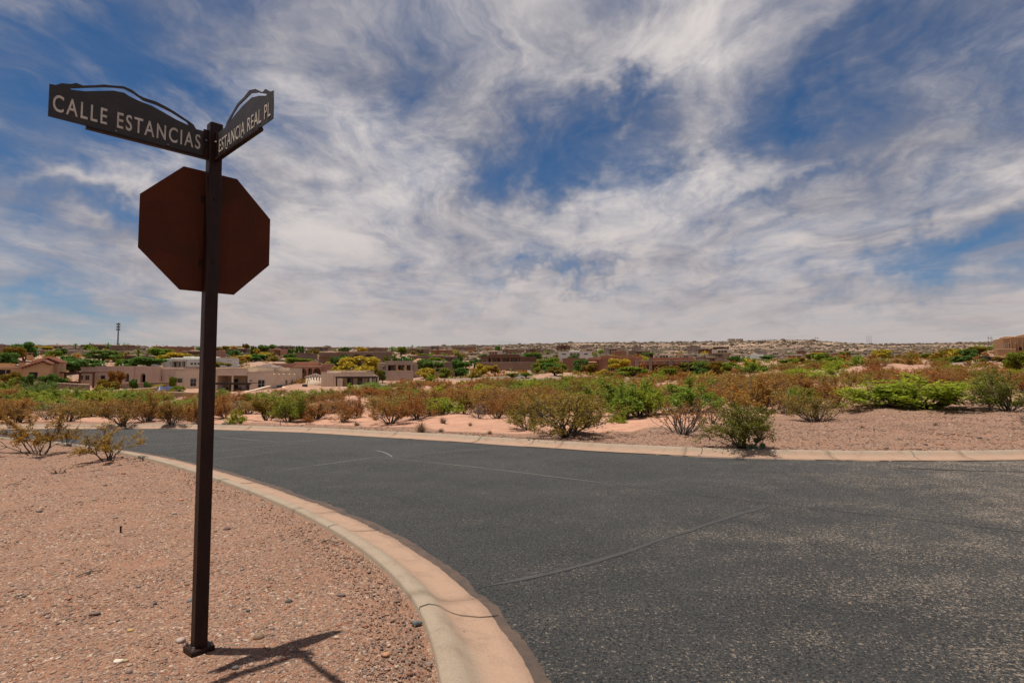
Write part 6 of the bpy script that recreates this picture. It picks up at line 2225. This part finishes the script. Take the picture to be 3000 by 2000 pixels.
def palm(X, D, yt, label, spread=1.3):
    x_ = at(X, 1000, D).x
    z0 = float(ground_z([x_], [D])[0])
    h_ = at(X, yt, D).z - z0
    r_ = empty('palm_tree', (x_, D, z0)); tag(r_, label, 'tree')
    bm = bmesh.new(); tube_bm(bm, [(0, 0, -1), (.1, 0, h_ * .5), (0, 0, h_ * .86)], [.3, .24, .2], 7); bm_obj('trunk', bm, m_bark, r_)
    bm = bmesh.new()
    for k in range(22):
        a = 6.283 * k / 22 + random.random() * .3
        el = random.uniform(-.5, 1.2)
        L = spread * random.uniform(.8, 1.2)
        pts = []
        for t in (0, .35, .7, 1.0):
            rad = L * t * math.cos(el) ; zz = h_ * .86 + L * (t * math.sin(el) - .55 * t * t)
            pts.append((rad * math.cos(a), rad * math.sin(a), zz))
        for i in range(3):
            p0, p1 = Vector(pts[i]), Vector(pts[i + 1])
            sd_ = Vector((-math.sin(a), math.cos(a), 0)) * (.16, .22, .16)[i]
            se = Vector((-math.sin(a), math.cos(a), 0)) * (.22, .16, .02)[i]
            bm.faces.new([bm.verts.new(q) for q in (p0 - sd_, p0 + sd_, p1 + se, p1 - se)])
    bm_obj('fronds', bm, M_FOL['green'], r_)


palm(222, 320, 1005, 'small palm on the left ridge beside dark bushes', 2.0)
palm(318, 330, 1003, 'palm in front of the long ridge house', 2.4)
palm(407, 190, 1025, 'palm before the tiled dark porch house', 2.6)
palm(1148, 300, 1013, 'palm cluster at the right end of the umber house', 2.6)
palm(1228, 360, 1014, 'palm on the ridge left of the rust roof', 2.4)
palm(1208, 480, 1010, 'palm on the middle skyline', 2.5)


def cypress(X, D, yt, label):
    x_ = at(X, 1000, D).x
    z0 = float(ground_z([x_], [D])[0]); h_ = at(X, yt, D).z - z0
    rs_ = np.random.RandomState(X)
    n = 500
    t = rs_.rand(n); a = rs_.uniform(0, 6.283, n)
    rad = 0.55 * np.sin(np.clip(t * 1.05 + .08, 0, 1) * 3.14) ** .6 * (1 - .35 * t)
    P = np.stack([rad * np.cos(a), rad * np.sin(a), t * h_], 1)
    r_ = empty('cypress_tree', (x_, D, z0)); tag(r_, label, 'tree', 'cypresses on the ridge')
    mesh_obj('crown', leaf_mesh('cypress_crown', P, .45, rs_), M_FOL['green'], r_)
    bm = bmesh.new(); tube_bm(bm, [(0, 0, -.5), (0, 0, h_ * .5)], [.12, .08], 6); bm_obj('trunk', bm, m_bark, r_)


for X, yt, lab in ((738, 1014, 'leftmost thin cypress right of the sign post'), (743, 1013, 'second thin cypress right of the sign post'), (750, 1016, 'third thin cypress right of the sign post'), (846, 1024, 'short cypress left of the green tree at the pink roofed house'), (850, 1022, 'taller cypress left of the green tree at the pink roofed house'), (870, 1014, 'thin cypress before the dark long roof'), (887, 1014, 'last thin cypress at the right end of the dark roof')):
    cypress(X, 285, yt, lab)

# small shrubs on the slopes between the houses
srs = random.Random(77)
cnt = 0
while cnt < 290:
    X = srs.uniform(-60, 3060); D = srs.uniform(105, 460)
    if X < 1130 and D < 128: continue
    x_ = at(X, 1000, D).x
    z0 = float(ground_z([x_], [D])[0])
    fol = srs.choice(['mesquite', 'creosote', 'olive', 'green', 'creosote', 'olive', 'mesquite', 'yellow' if srs.random() < .4 else 'grey'])
    nm_ = {'mesquite': 'light green', 'creosote': 'brown', 'olive': 'olive', 'green': 'dark green', 'yellow': 'yellow', 'grey': 'grey'}[fol]
    o_ = mesh_obj('slope_shrub', with_mat(FAR_P[cnt % 4], M_FOL[fol]))
    s_ = srs.uniform(1.3, 3.2) * (1 + D / 700)
    o_.location = (x_, D, z0 - .15 * s_); o_.scale = (s_ * 1.25, s_ * 1.25, s_ * .95); o_.rotation_euler = (0, 0, srs.uniform(0, 6))
    tag(o_, nm_ + ' shrub on the slope ' + ('beyond the left houses' if X < 590 else 'beyond the tan house' if X < 1130 else 'around the dark brown house' if X < 1750 else 'around the columned house' if X < 2350 else 'left of the mound house') + (', lower part' if D < 240 else ', upper part'), 'bush', nm_ + ' shrubs between the houses')
    cnt += 1

# ------------------------------------------------------------------ far scrub on the hills: one mass
rs = np.random.RandomState(9)
N_ = 62000
Xs = rs.uniform(-80, 3080, N_); Ds = 230 * (1450 / 230) ** rs.rand(N_)
xq = (Xs - 1500) / F * Ds
clump = np.sin(xq / 23 + 2 * np.sin(Ds / 41)) + np.sin(Ds / 17 + 1.7 * np.sin(xq / 37)) + np.sin((xq + Ds) / 61)
keep = rs.rand(N_) < np.where(Xs < 1300, 0.6, 1.0) * np.clip(0.55 + 0.35 * clump, 0.08, 1)
Xs, Ds = Xs[keep], Ds[keep]
xs = (Xs - 1500) / F * Ds
zs = H0(xs, Ds) + relief(xs, Ds)
ico = bmesh.new(); bmesh.ops.create_icosphere(ico, subdivisions=1, radius=0.5)
iv = np.array([v.co[:] for v in ico.verts]); it = np.array([[v.index for v in f_.verts] for f_ in ico.faces]); ico.free()
n = len(xs)
size = np.exp(rs.normal(0.15, 0.42, n)) * (0.75 + Ds / 1200)
V = (iv[None] * (0.7 + 0.6 * rs.rand(n, len(iv), 1))) * size[:, None, None] * np.array([1.4, 1.4, 0.75])
V = V + np.stack([xs, Ds, zs + 0.15 * size], 1)[:, None]
T = (it[None] + (np.arange(n) * len(iv))[:, None, None]).reshape(-1, 3)
m_scrub, g, p, o = new_mat('far_scrub')
ps = g.n('ShaderNodeNewGeometry')
ri = ps.outputs['Random Per Island']
g.put(p.inputs['Base Color'], g.mix(ri, (0.070, 0.054, 0.030, 1), (0.13, 0.09, 0.056, 1)))
p.inputs['Roughness'].default_value = 0.9
scrub = mesh_obj('hill_scrub', np_mesh('hill_scrub', V.reshape(-1, 3), T), m_scrub)
tag(scrub, 'dark desert scrub dotting the far hills', 'scrub', kind='stuff')

# low brush between the houses that nobody could count
rs = np.random.RandomState(19)
for fol, n, lab in (('creosote', 2200, 'low brown brush covering the slopes between the houses'), ('mesquite', 900, 'low green brush covering the slopes between the houses')):
    Xs = rs.uniform(-60, 3060, n); Ds = 92 * (420 / 92) ** rs.rand(n)
    ok_ = ~((Xs < 1150) & (Ds < 128)) & ~((np.abs(Ds - (150 - 0.023 * Xs)) < 9) & (Xs > 1050) & (Xs < 1950)) & ~((Xs > 2640) & (np.abs(Ds - 108) < 9))
    Xs, Ds = Xs[ok_], Ds[ok_]
    xs = (Xs - 1500) / F * Ds
    zs = ground_z(xs, Ds)
    size = rs.uniform(0.7, 1.9, len(xs))
    q = rs.normal(0, 1, (len(xs), 26, 3)) * np.array([0.42, 0.42, 0.22]) * size[:, None, None]
    q[..., 2] = np.abs(q[..., 2]) + 0.05
    P = (q + np.column_stack([xs, Ds, zs])[:, None]).reshape(-1, 3)
    tag(mesh_obj('slope_brush', leaf_mesh('slope_brush', P, 0.36, rs, 1.5), M_FOL[fol]), lab, 'brush', kind='stuff')

# ------------------------------------------------------------------ masts, tanks and power lines on the skyline
D = 560
b = at(345, 1010, D); t_ = at(345, 945, D)
mast = empty('cell_tower', (b.x, D, b.z - 3)); tag(mast, 'grey pole tower with three tiers of panels on the left ridge', 'tower')
hh = t_.z - b.z + 3
bm = bmesh.new(); tube_bm(bm, [(0, 0, 0), (0, 0, hh)], [.75, .5], 8); bm_obj('pole', bm, m_galv, mast)
for k, zz in enumerate((hh - 1.6, hh - 4.3, hh - 6.9)):
    fr_ = box('platform', (-1.9, -.25, zz - .7), (1.9, .25, zz - .45), m_galv, mast)
    for xx in (-1.5, -.55, .55, 1.5):
        box('antenna_panel', (xx - .36, -.45, zz - .44), (xx + .36, -.1, zz + .85), m_galv, mast)
for X, lab in ((2142.5, 'left water tank on the far hill top'), (2166, 'right water tank on the far hill top')):
    p_ = at(X, 998, 1000)
    tk = empty('water_tank', (p_.x, 1000, p_.z)); tag(tk, lab, 'tank')
    bm = bmesh.new(); tube_bm(bm, [(0, 0, -4), (0, 0, 3.2)], [6.3, 6.3], 24); bm_obj('shell', bm, m_tank, tk)
    bm = bmesh.new(); tube_bm(bm, [(0, 0, 3.202), (0, 0, 3.9)], [6.5, 1.0], 24); bm_obj('roof', bm, m_tank, tk)


def h_frame(xs_, yt, yb, D, label, bars=True):
    c = sum(xs_) / len(xs_)
    p_ = at(c, yb, D)
    r_ = empty('power_pole', (p_.x, D, p_.z)); tag(r_, label, 'power pole')
    h_ = at(c, yt, D).z - p_.z
    for X in xs_:
        dx = at(X, yb, D).x - p_.x
        bm = bmesh.new(); tube_bm(bm, [(dx, 0, -6), (dx, 0, h_)], [.28, .2], 6); bm_obj('pole', bm, m_bark, r_)
    if bars:
        w = (at(xs_[-1], yb, D).x - at(xs_[0], yb, D).x) / 2
        box('crossarm', (-w * 2.0, -.3, h_ * .80), (w * 2.0, .3 - .45, h_ * .80 + .45), m_bark, r_)


h_frame([2389.5, 2396], 987, 1001, 1000, 'two pole power frame on the hill top')
h_frame([2540.5, 2546.3, 2552.3], 983.5, 1005, 950, 'three tall bare poles behind the hill saddle', False)
h_frame([2896.8, 2904.8], 984.5, 1017, 760, 'two pole power frame with crossarm left of the mound house')

# ------------------------------------------------------------------ street furniture of the far roads
p_ = hit(1451, 1108, 60)
r_ = empty('street_sign', (p_[0], p_[1], float(ground_z([p_[0]], [p_[1]])[0]))); tag(r_, 'distant dark street sign post beside the valley road', 'street sign')
s_ = p_[1] / F
box('post', (-.09, -.09, -.5), (.09, .09, 30 * s_), m_rust, r_)
box('panel', (-.30, -.13, 17 * s_), (.30, -.10, 24 * s_), m_signback, r_)
box('name_plate', (-.55, -.02, 26.5 * s_), (-.1, .02, 29 * s_), m_blade, r_); box('name_plate', (.1, -.02, 26.5 * s_), (.5, .02, 29 * s_), m_blade, r_)
p_ = hit(2570, 1058, 60)
r_ = empty('warning_sign', (p_[0], p_[1], float(ground_z([p_[0]], [p_[1]])[0]))); tag(r_, 'small yellow diamond warning sign on the far flat', 'road sign')
s_ = p_[1] / F
bm = bmesh.new(); tube_bm(bm, [(0, 0, -.3), (0, 0, 20 * s_)], [.05, .05], 6); bm_obj('post', bm, m_galv, r_)
bm = bmesh.new(); hs_ = 4.2 * s_
fv = [bm.verts.new(q) for q in ((0, -.07, 18 * s_ - hs_), (hs_, -.07, 18 * s_), (0, -.07, 18 * s_ + hs_), (-hs_, -.07, 18 * s_))]
bv = [bm.verts.new(v.co + Vector((0, .02, 0))) for v in fv]
bm.faces.new(fv); bm.faces.new(bv[::-1])
for k in range(4): bm.faces.new((fv[k], bv[k], bv[(k + 1) % 4], fv[(k + 1) % 4]))
bm_obj('panel', bm, m_yellow_sign, r_)
p_ = hit(2617, 1057, 60)
r_ = empty('marker_post', (p_[0], p_[1], float(ground_z([p_[0]], [p_[1]])[0]))); tag(r_, 'thin dark marker post beside the hillside road', 'post')
s_ = p_[1] / F
box('post', (-.07, -.07, -.3), (.07, .07, 17 * s_), m_rust, r_); box('cap', (-.1, -.1, 17 * s_ + .002), (.1, .1, 17 * s_ + .08), m_rust, r_)
# pale utility box and steel marker at the far kerb
q = hit(670, 1239)
r_ = empty('utility_box', (q[0], q[1], float(ground_z([q[0]], [q[1]])[0]))); tag(r_, 'pale green utility box low in the dirt beside the far kerb', 'utility box')
m_util = simple('utility_lid', (0.28, 0.31, 0.28), rough=0.7)
box('body', (-.20, -.16, -.1), (.20, .16, .085), m_util, r_, .015); box('lid', (-.215, -.175, .087), (.215, .175, .115), m_util, r_, .012)
q = hit(821, 1244)
r_ = empty('marker_stake', (q[0], q[1], float(ground_z([q[0]], [q[1]])[0]))); tag(r_, 'thin grey marker stake at the far kerb behind the sign', 'stake')
bm = bmesh.new(); tube_bm(bm, [(0, 0, -.1), (0, 0, .19)], [.018, .018], 8); bm_obj('stake', bm, m_galv, r_); bm = bmesh.new(); tube_bm(bm, [(0, 0, .191), (0, 0, .205)], [.024, .02], 8); bm_obj('cap', bm, m_galv, r_)
q = hit(353, 1566)
r_ = empty('irrigation_stub', (q[0], q[1], float(ground_z([q[0]], [q[1]])[0]))); tag(r_, 'short black plastic pipe stub standing in the gravel left of the sign', 'pipe')
bm = bmesh.new(); tube_bm(bm, [(0, 0, -.03), (0, 0, .055)], [.009, .009], 8); bm_obj('pipe', bm, m_black, r_); bm = bmesh.new(); tube_bm(bm, [(0, 0, .0555), (0, 0, .066)], [.012, .010], 8); bm_obj('cap', bm, m_black, r_)
# statue in the arched niche
p_ = at(374.5, 1117, 117)
r_ = empty('statue', (p_.x, p_.y + 1.2, p_.z)); tag(r_, 'small white garden statue inside the arch of the mauve house', 'statue')
bm = bmesh.new(); tube_bm(bm, [(0, 0, 0), (0, 0, .5), (0, 0, .9), (.02, 0, 1.15), (0, 0, 1.22), (0, 0, 1.34), (0, 0, 1.42)], [.28, .2, .24, .16, .07, .11, .03], 10)
for f_ in bm.faces: f_.smooth = True
bm_obj('figure', bm, m_frame, r_); box('plinth', (-.3, -.3, -.4), (.3, .3, -.001), ST['cap'], r_)

# ------------------------------------------------------------------ gravel and loose stones
STONE_COLS = np.array([1.06, 0.98, 0.90]) * np.array([(0.23, 0.135, 0.095), (0.17, 0.125, 0.105), (0.32, 0.185, 0.12), (0.26, 0.19, 0.155), (0.27, 0.115, 0.065), (0.11, 0.095, 0.09), (0.40, 0.30, 0.23), (0.52, 0.45, 0.38), (0.15, 0.14, 0.14), (0.33, 0.235, 0.18)])
STONE_P = np.array([.17, .14, .16, .14, .09, .08, .08, .03, .05, .06])


def pebbles(name, P, rad, rs, label, mixf=0.24):
    n = len(P)
    V = iv[None] * 2.0 * (0.75 + 0.5 * rs.rand(n, len(iv), 1))
    sc3 = np.stack([rs.uniform(.8, 1.35, n), rs.uniform(.65, 1.0, n), rs.uniform(.38, .7, n)], 1)
    V = V * sc3[:, None] * rad[:, None, None]
    a = rs.uniform(0, 6.283, n)
    ca, sa = np.cos(a)[:, None], np.sin(a)[:, None]
    V = np.stack([V[..., 0] * ca - V[..., 1] * sa, V[..., 0] * sa + V[..., 1] * ca, V[..., 2]], -1)
    z_ = ground_z(P[:, 0], P[:, 1]) + rad * 0.12
    V = V + np.column_stack([P, z_])[:, None]
    T_ = (it[None] + (np.arange(n) * len(iv))[:, None, None]).reshape(-1, 3)
    me_ = np_mesh(name, V.reshape(-1, 3), T_, True)
    c = STONE_COLS[rs.choice(len(STONE_COLS), n, p=STONE_P)] * rs.uniform(.7, 1.15, (n, 1))
    c = c * (0.96 - mixf) + np.array([0.27, 0.155, 0.105]) * mixf
    c4 = np.column_stack([c, np.ones(n)])
    at_ = me_.attributes.new('stone', 'FLOAT_COLOR', 'POINT')
    at_.data.foreach_set('color', np.repeat(c4, len(iv), axis=0).astype(np.float32).ravel())
    o_ = mesh_obj(name, me_, m_stone)
    tag(o_, label, 'gravel', kind='stuff')
    return o_


rs = np.random.RandomState(31)
# corner lot, thinning with distance
n = 110000
r_s = 2.4 * (17 / 2.4) ** (rs.rand(n) ** 1.25)
a_s = np.radians(rs.uniform(-50, 6, n))
P = np.stack([r_s * np.sin(a_s), r_s * np.cos(a_s)], 1)
P = P[sdist(P, NEAR) < -0.03]
patch = relief(P[:, 0] * 0.9 + 3, P[:, 1] * 0.9)
P = P[rs.rand(len(P)) < np.clip(0.6 + 4 * patch, 0.35, 1)][:42000]
rad = np.exp(rs.normal(math.log(0.0049), 0.42, len(P))) * (0.8 + 0.055 * np.hypot(P[:, 0], P[:, 1]))
big_ = rs.rand(len(P)) < 0.022
rad[big_] = np.exp(rs.normal(math.log(0.0115), 0.35, big_.sum()))
pebbles('gravel', P, np.clip(rad, .003, .024), rs, 'mixed pebble gravel covering the corner lot round the sign')
# strip and bank beyond the far kerb
n = 130000
P = np.stack([rs.uniform(-12, 22, n), rs.uniform(10, 26, n)], 1)
sf = -sdist(P, FAR)
wS = 1.2 + np.clip((P[:, 0] - 1.0) * 0.75, 0, 9.0)
P = P[(sf > 0.05) & (sf < wS * rs.uniform(.6, 1.3, n)) & (np.abs(np.arctan2(P[:, 0], P[:, 1])) < 0.84)][:24000]
rad = np.exp(rs.normal(math.log(0.0135), 0.45, len(P)))
pebbles('gravel', P, np.clip(rad, .007, .05), rs, 'pebble gravel strewn on the bank beyond the far kerb', 0.06)

# a few pebbles kicked onto the kerb and the road edge
n = 900
i_ = rs.randint(150, 260, n) if len(NEAR) > 300 else rs.randint(20, len(NEAR) - 20, n)
w_ = rs.beta(1.6, 1.2, n) * 1.5
P = NEAR[i_] + right_normals(NEAR)[i_] * w_[:, None] + rs.normal(0, .05, (n, 2))
P = P[(P[:, 1] > 2)]
w_ = sdist(P, NEAR)
keep = (w_ > 0.25) & (rs.rand(len(P)) < np.where(w_ < 0.6, .25, .5))
P, w_ = P[keep], w_[keep]
dz = np.where(w_ < 0.59, np.interp(w_, [q[0] for q in PROF[1:-1]], [q[1] for q in PROF[1:-1]]), -ROAD_DROP)
pb = pebbles('loose_pebbles', P, np.clip(np.exp(rs.normal(math.log(.0045), .4, len(P))), .002, .011), rs, 'stray pebbles lying on the kerb and the road edge')
co = np.zeros(len(pb.data.vertices) * 3, np.float32); pb.data.vertices.foreach_get('co', co)
co = co.reshape(-1, 3); co[:, 2] += np.repeat(dz, len(iv)); pb.data.vertices.foreach_set('co', co.ravel())

ROCKS = [
    (345, 1978, 26, (0.62, 0.54, 0.44), 'white quartz rock at the bottom left below the sign'), (366, 1972, 18, (0.34, 0.25, 0.13), 'ochre stone touching the white quartz rock'),
    (527, 1889, 30, (0.36, 0.27, 0.23), 'pale pinkish stone at the left side of the base plate'), (758, 1880, 34, (0.20, 0.13, 0.08), 'rounded brown stone right of the base plate'),
    (555, 1758, 22, (0.16, 0.16, 0.17), 'blue grey stone left of the post foot'), (454, 1773, 14, (0.04, 0.035, 0.035), 'small black stone left of the post'),
    (382, 1850, 20, (0.45, 0.29, 0.10), 'yellow ochre stone left of the sign foot'), (845, 1773, 22, (0.09, 0.08, 0.075), 'dark flat stone behind the sign shadow'),
    (726, 1805, 16, (0.10, 0.095, 0.09), 'dark grey stone above the sign shadow'), (1000, 1752, 22, (0.15, 0.10, 0.085), 'dark brown stone midway to the kerb'),
    (1222, 1830, 28, (0.115, 0.125, 0.125), 'blue grey flat stone against the kerb'), (1256, 1948, 22, (0.19, 0.15, 0.13), 'tan grey stone at the kerb near the bottom edge'),
    (1128, 1922, 26, (0.42, 0.21, 0.11), 'orange stone near the kerb at the bottom'), (985, 1880, 20, (0.45, 0.33, 0.24), 'cream stone beside the shadow tip'),
    (690, 1980, 24, (0.10, 0.08, 0.07), 'dark stone beneath the sign shadow at the bottom'), (278, 1796, 26, (0.15, 0.10, 0.08), 'brown stone alone on the gravel left of the sign'),
    (115, 1500, 14, (0.09, 0.08, 0.08), 'dark stone in the gravel at the far left'), (308, 1425, 12, (0.10, 0.09, 0.10), 'dark stone behind the pipe stub'),
    (530, 1470, 14, (0.46, 0.20, 0.10), 'orange stone on the lot left of the post'), (337, 1526, 13, (0.16, 0.16, 0.13), 'olive grey stone above the pipe stub'),
    (275, 1475, 12, (0.2, 0.17, 0.13), 'grey tan stone above and left of the pipe stub'), (510, 1512, 14, (0.44, 0.36, 0.28), 'pale flat stone left of the post'),
    (362, 1394, 14, (0.24, 0.12, 0.07), 'rusty stone on the lot behind the stub'), (665, 1553, 20, (0.15, 0.09, 0.07), 'dark red brown stone just right of the post'),
    (2589, 1223, 13, (0.48, 0.33, 0.22), 'tan boulder on the bank below the bright mesquite'), (2870, 1284, 14, (0.07, 0.065, 0.06), 'dark rock on the bank at the right'),
    (2380, 1258, 14, (0.34, 0.20, 0.11), 'orange flat rock on the bank right of the olive bush'), (2712, 1306, 12, (0.06, 0.055, 0.05), 'black rock near the far kerb on the right'),
]
for X, Y, w, c, lab in ROCKS:
    q = hit(X, Y)
    bm = bmesh.new(); bmesh.ops.create_icosphere(bm, subdivisions=2, radius=0.5)
    r3 = random.Random(X)
    ph = [r3.uniform(0, 6) for _ in range(6)]
    for v in bm.verts:
        k = 1 + .13 * math.sin(v.co.x * 7 + ph[0]) + .12 * math.sin(v.co.y * 8 + ph[1]) + .1 * math.sin(v.co.z * 9 + ph[2]) + r3.uniform(-.04, .04)
        v.co = Vector((v.co.x * k, v.co.y * k * .75, v.co.z * k * .52))
    for f_ in bm.faces: f_.smooth = True
    o_ = bm_obj('rock', bm, m_stone)
    at_ = o_.data.attributes.new('stone', 'FLOAT_COLOR', 'POINT')
    at_.data.foreach_set('color', np.tile(np.array([*c, 1.0], np.float32), len(o_.data.vertices)))
    k = w * q[1] / F
    o_.scale = (k, k, k); o_.location = (q[0], q[1], float(ground_z([q[0]], [q[1]])[0]) + k * .1); o_.rotation_euler = (0, 0, r3.uniform(-.6, .6))
    tag(o_, lab, 'rock')
# dead twigs on the lot
for pts, r0, lab in (([(940, 1592), (962, 1588), (985, 1593), (1005, 1589)], .006, 'pale broken twig on the gravel near the kerb'), ([(222, 1700), (258, 1692), (300, 1680)], .005, 'dark thin twig on the gravel left of the sign'), ([(22, 1421), (40, 1420), (56, 1418)], .007, 'dry twig lying at the far left of the lot'), ([(265, 1377), (285, 1378), (303, 1378)], .006, 'short twig below the leaning creosote bush')):
    bm = bmesh.new()
    W = []
    for k, (X, Y) in enumerate(pts):
        q = hit(X, Y); W.append(Vector((q[0], q[1], float(ground_z([q[0]], [q[1]])[0]) + .012 + .008 * (k % 2))))
    c0 = W[0].copy()
    tube_bm(bm, [w - c0 for w in W], [r0 * (1 - .15 * k) for k in range(len(W))], 6)
    mid = (W[1] - c0)
    tube_bm(bm, [mid, mid + Vector((.03, .05, .02)), mid + Vector((.05, .11, .02))], [r0 * .6, r0 * .5, r0 * .2], 5)
    o_ = bm_obj('twig', bm, m_grey_bark); o_.location = c0
    tag(o_, lab, 'twig')
# clump of dead roots
q = hit(172, 1384)
lines, tp = grow(np.random.RandomState(3), 9, (50, 88), 1, 0.4, 0.0, (1, 3), 0.03, 0.5)
o_ = mesh_obj('dead_shrub', stems_mesh('dead_shrub', lines), m_bark)
o_.location = (q[0], q[1], float(ground_z([q[0]], [q[1]])[0])); o_.scale = (.42, .30, .22)
tag(o_, 'small dead root clump on the gravel below the left creosote bush', 'dead shrub')
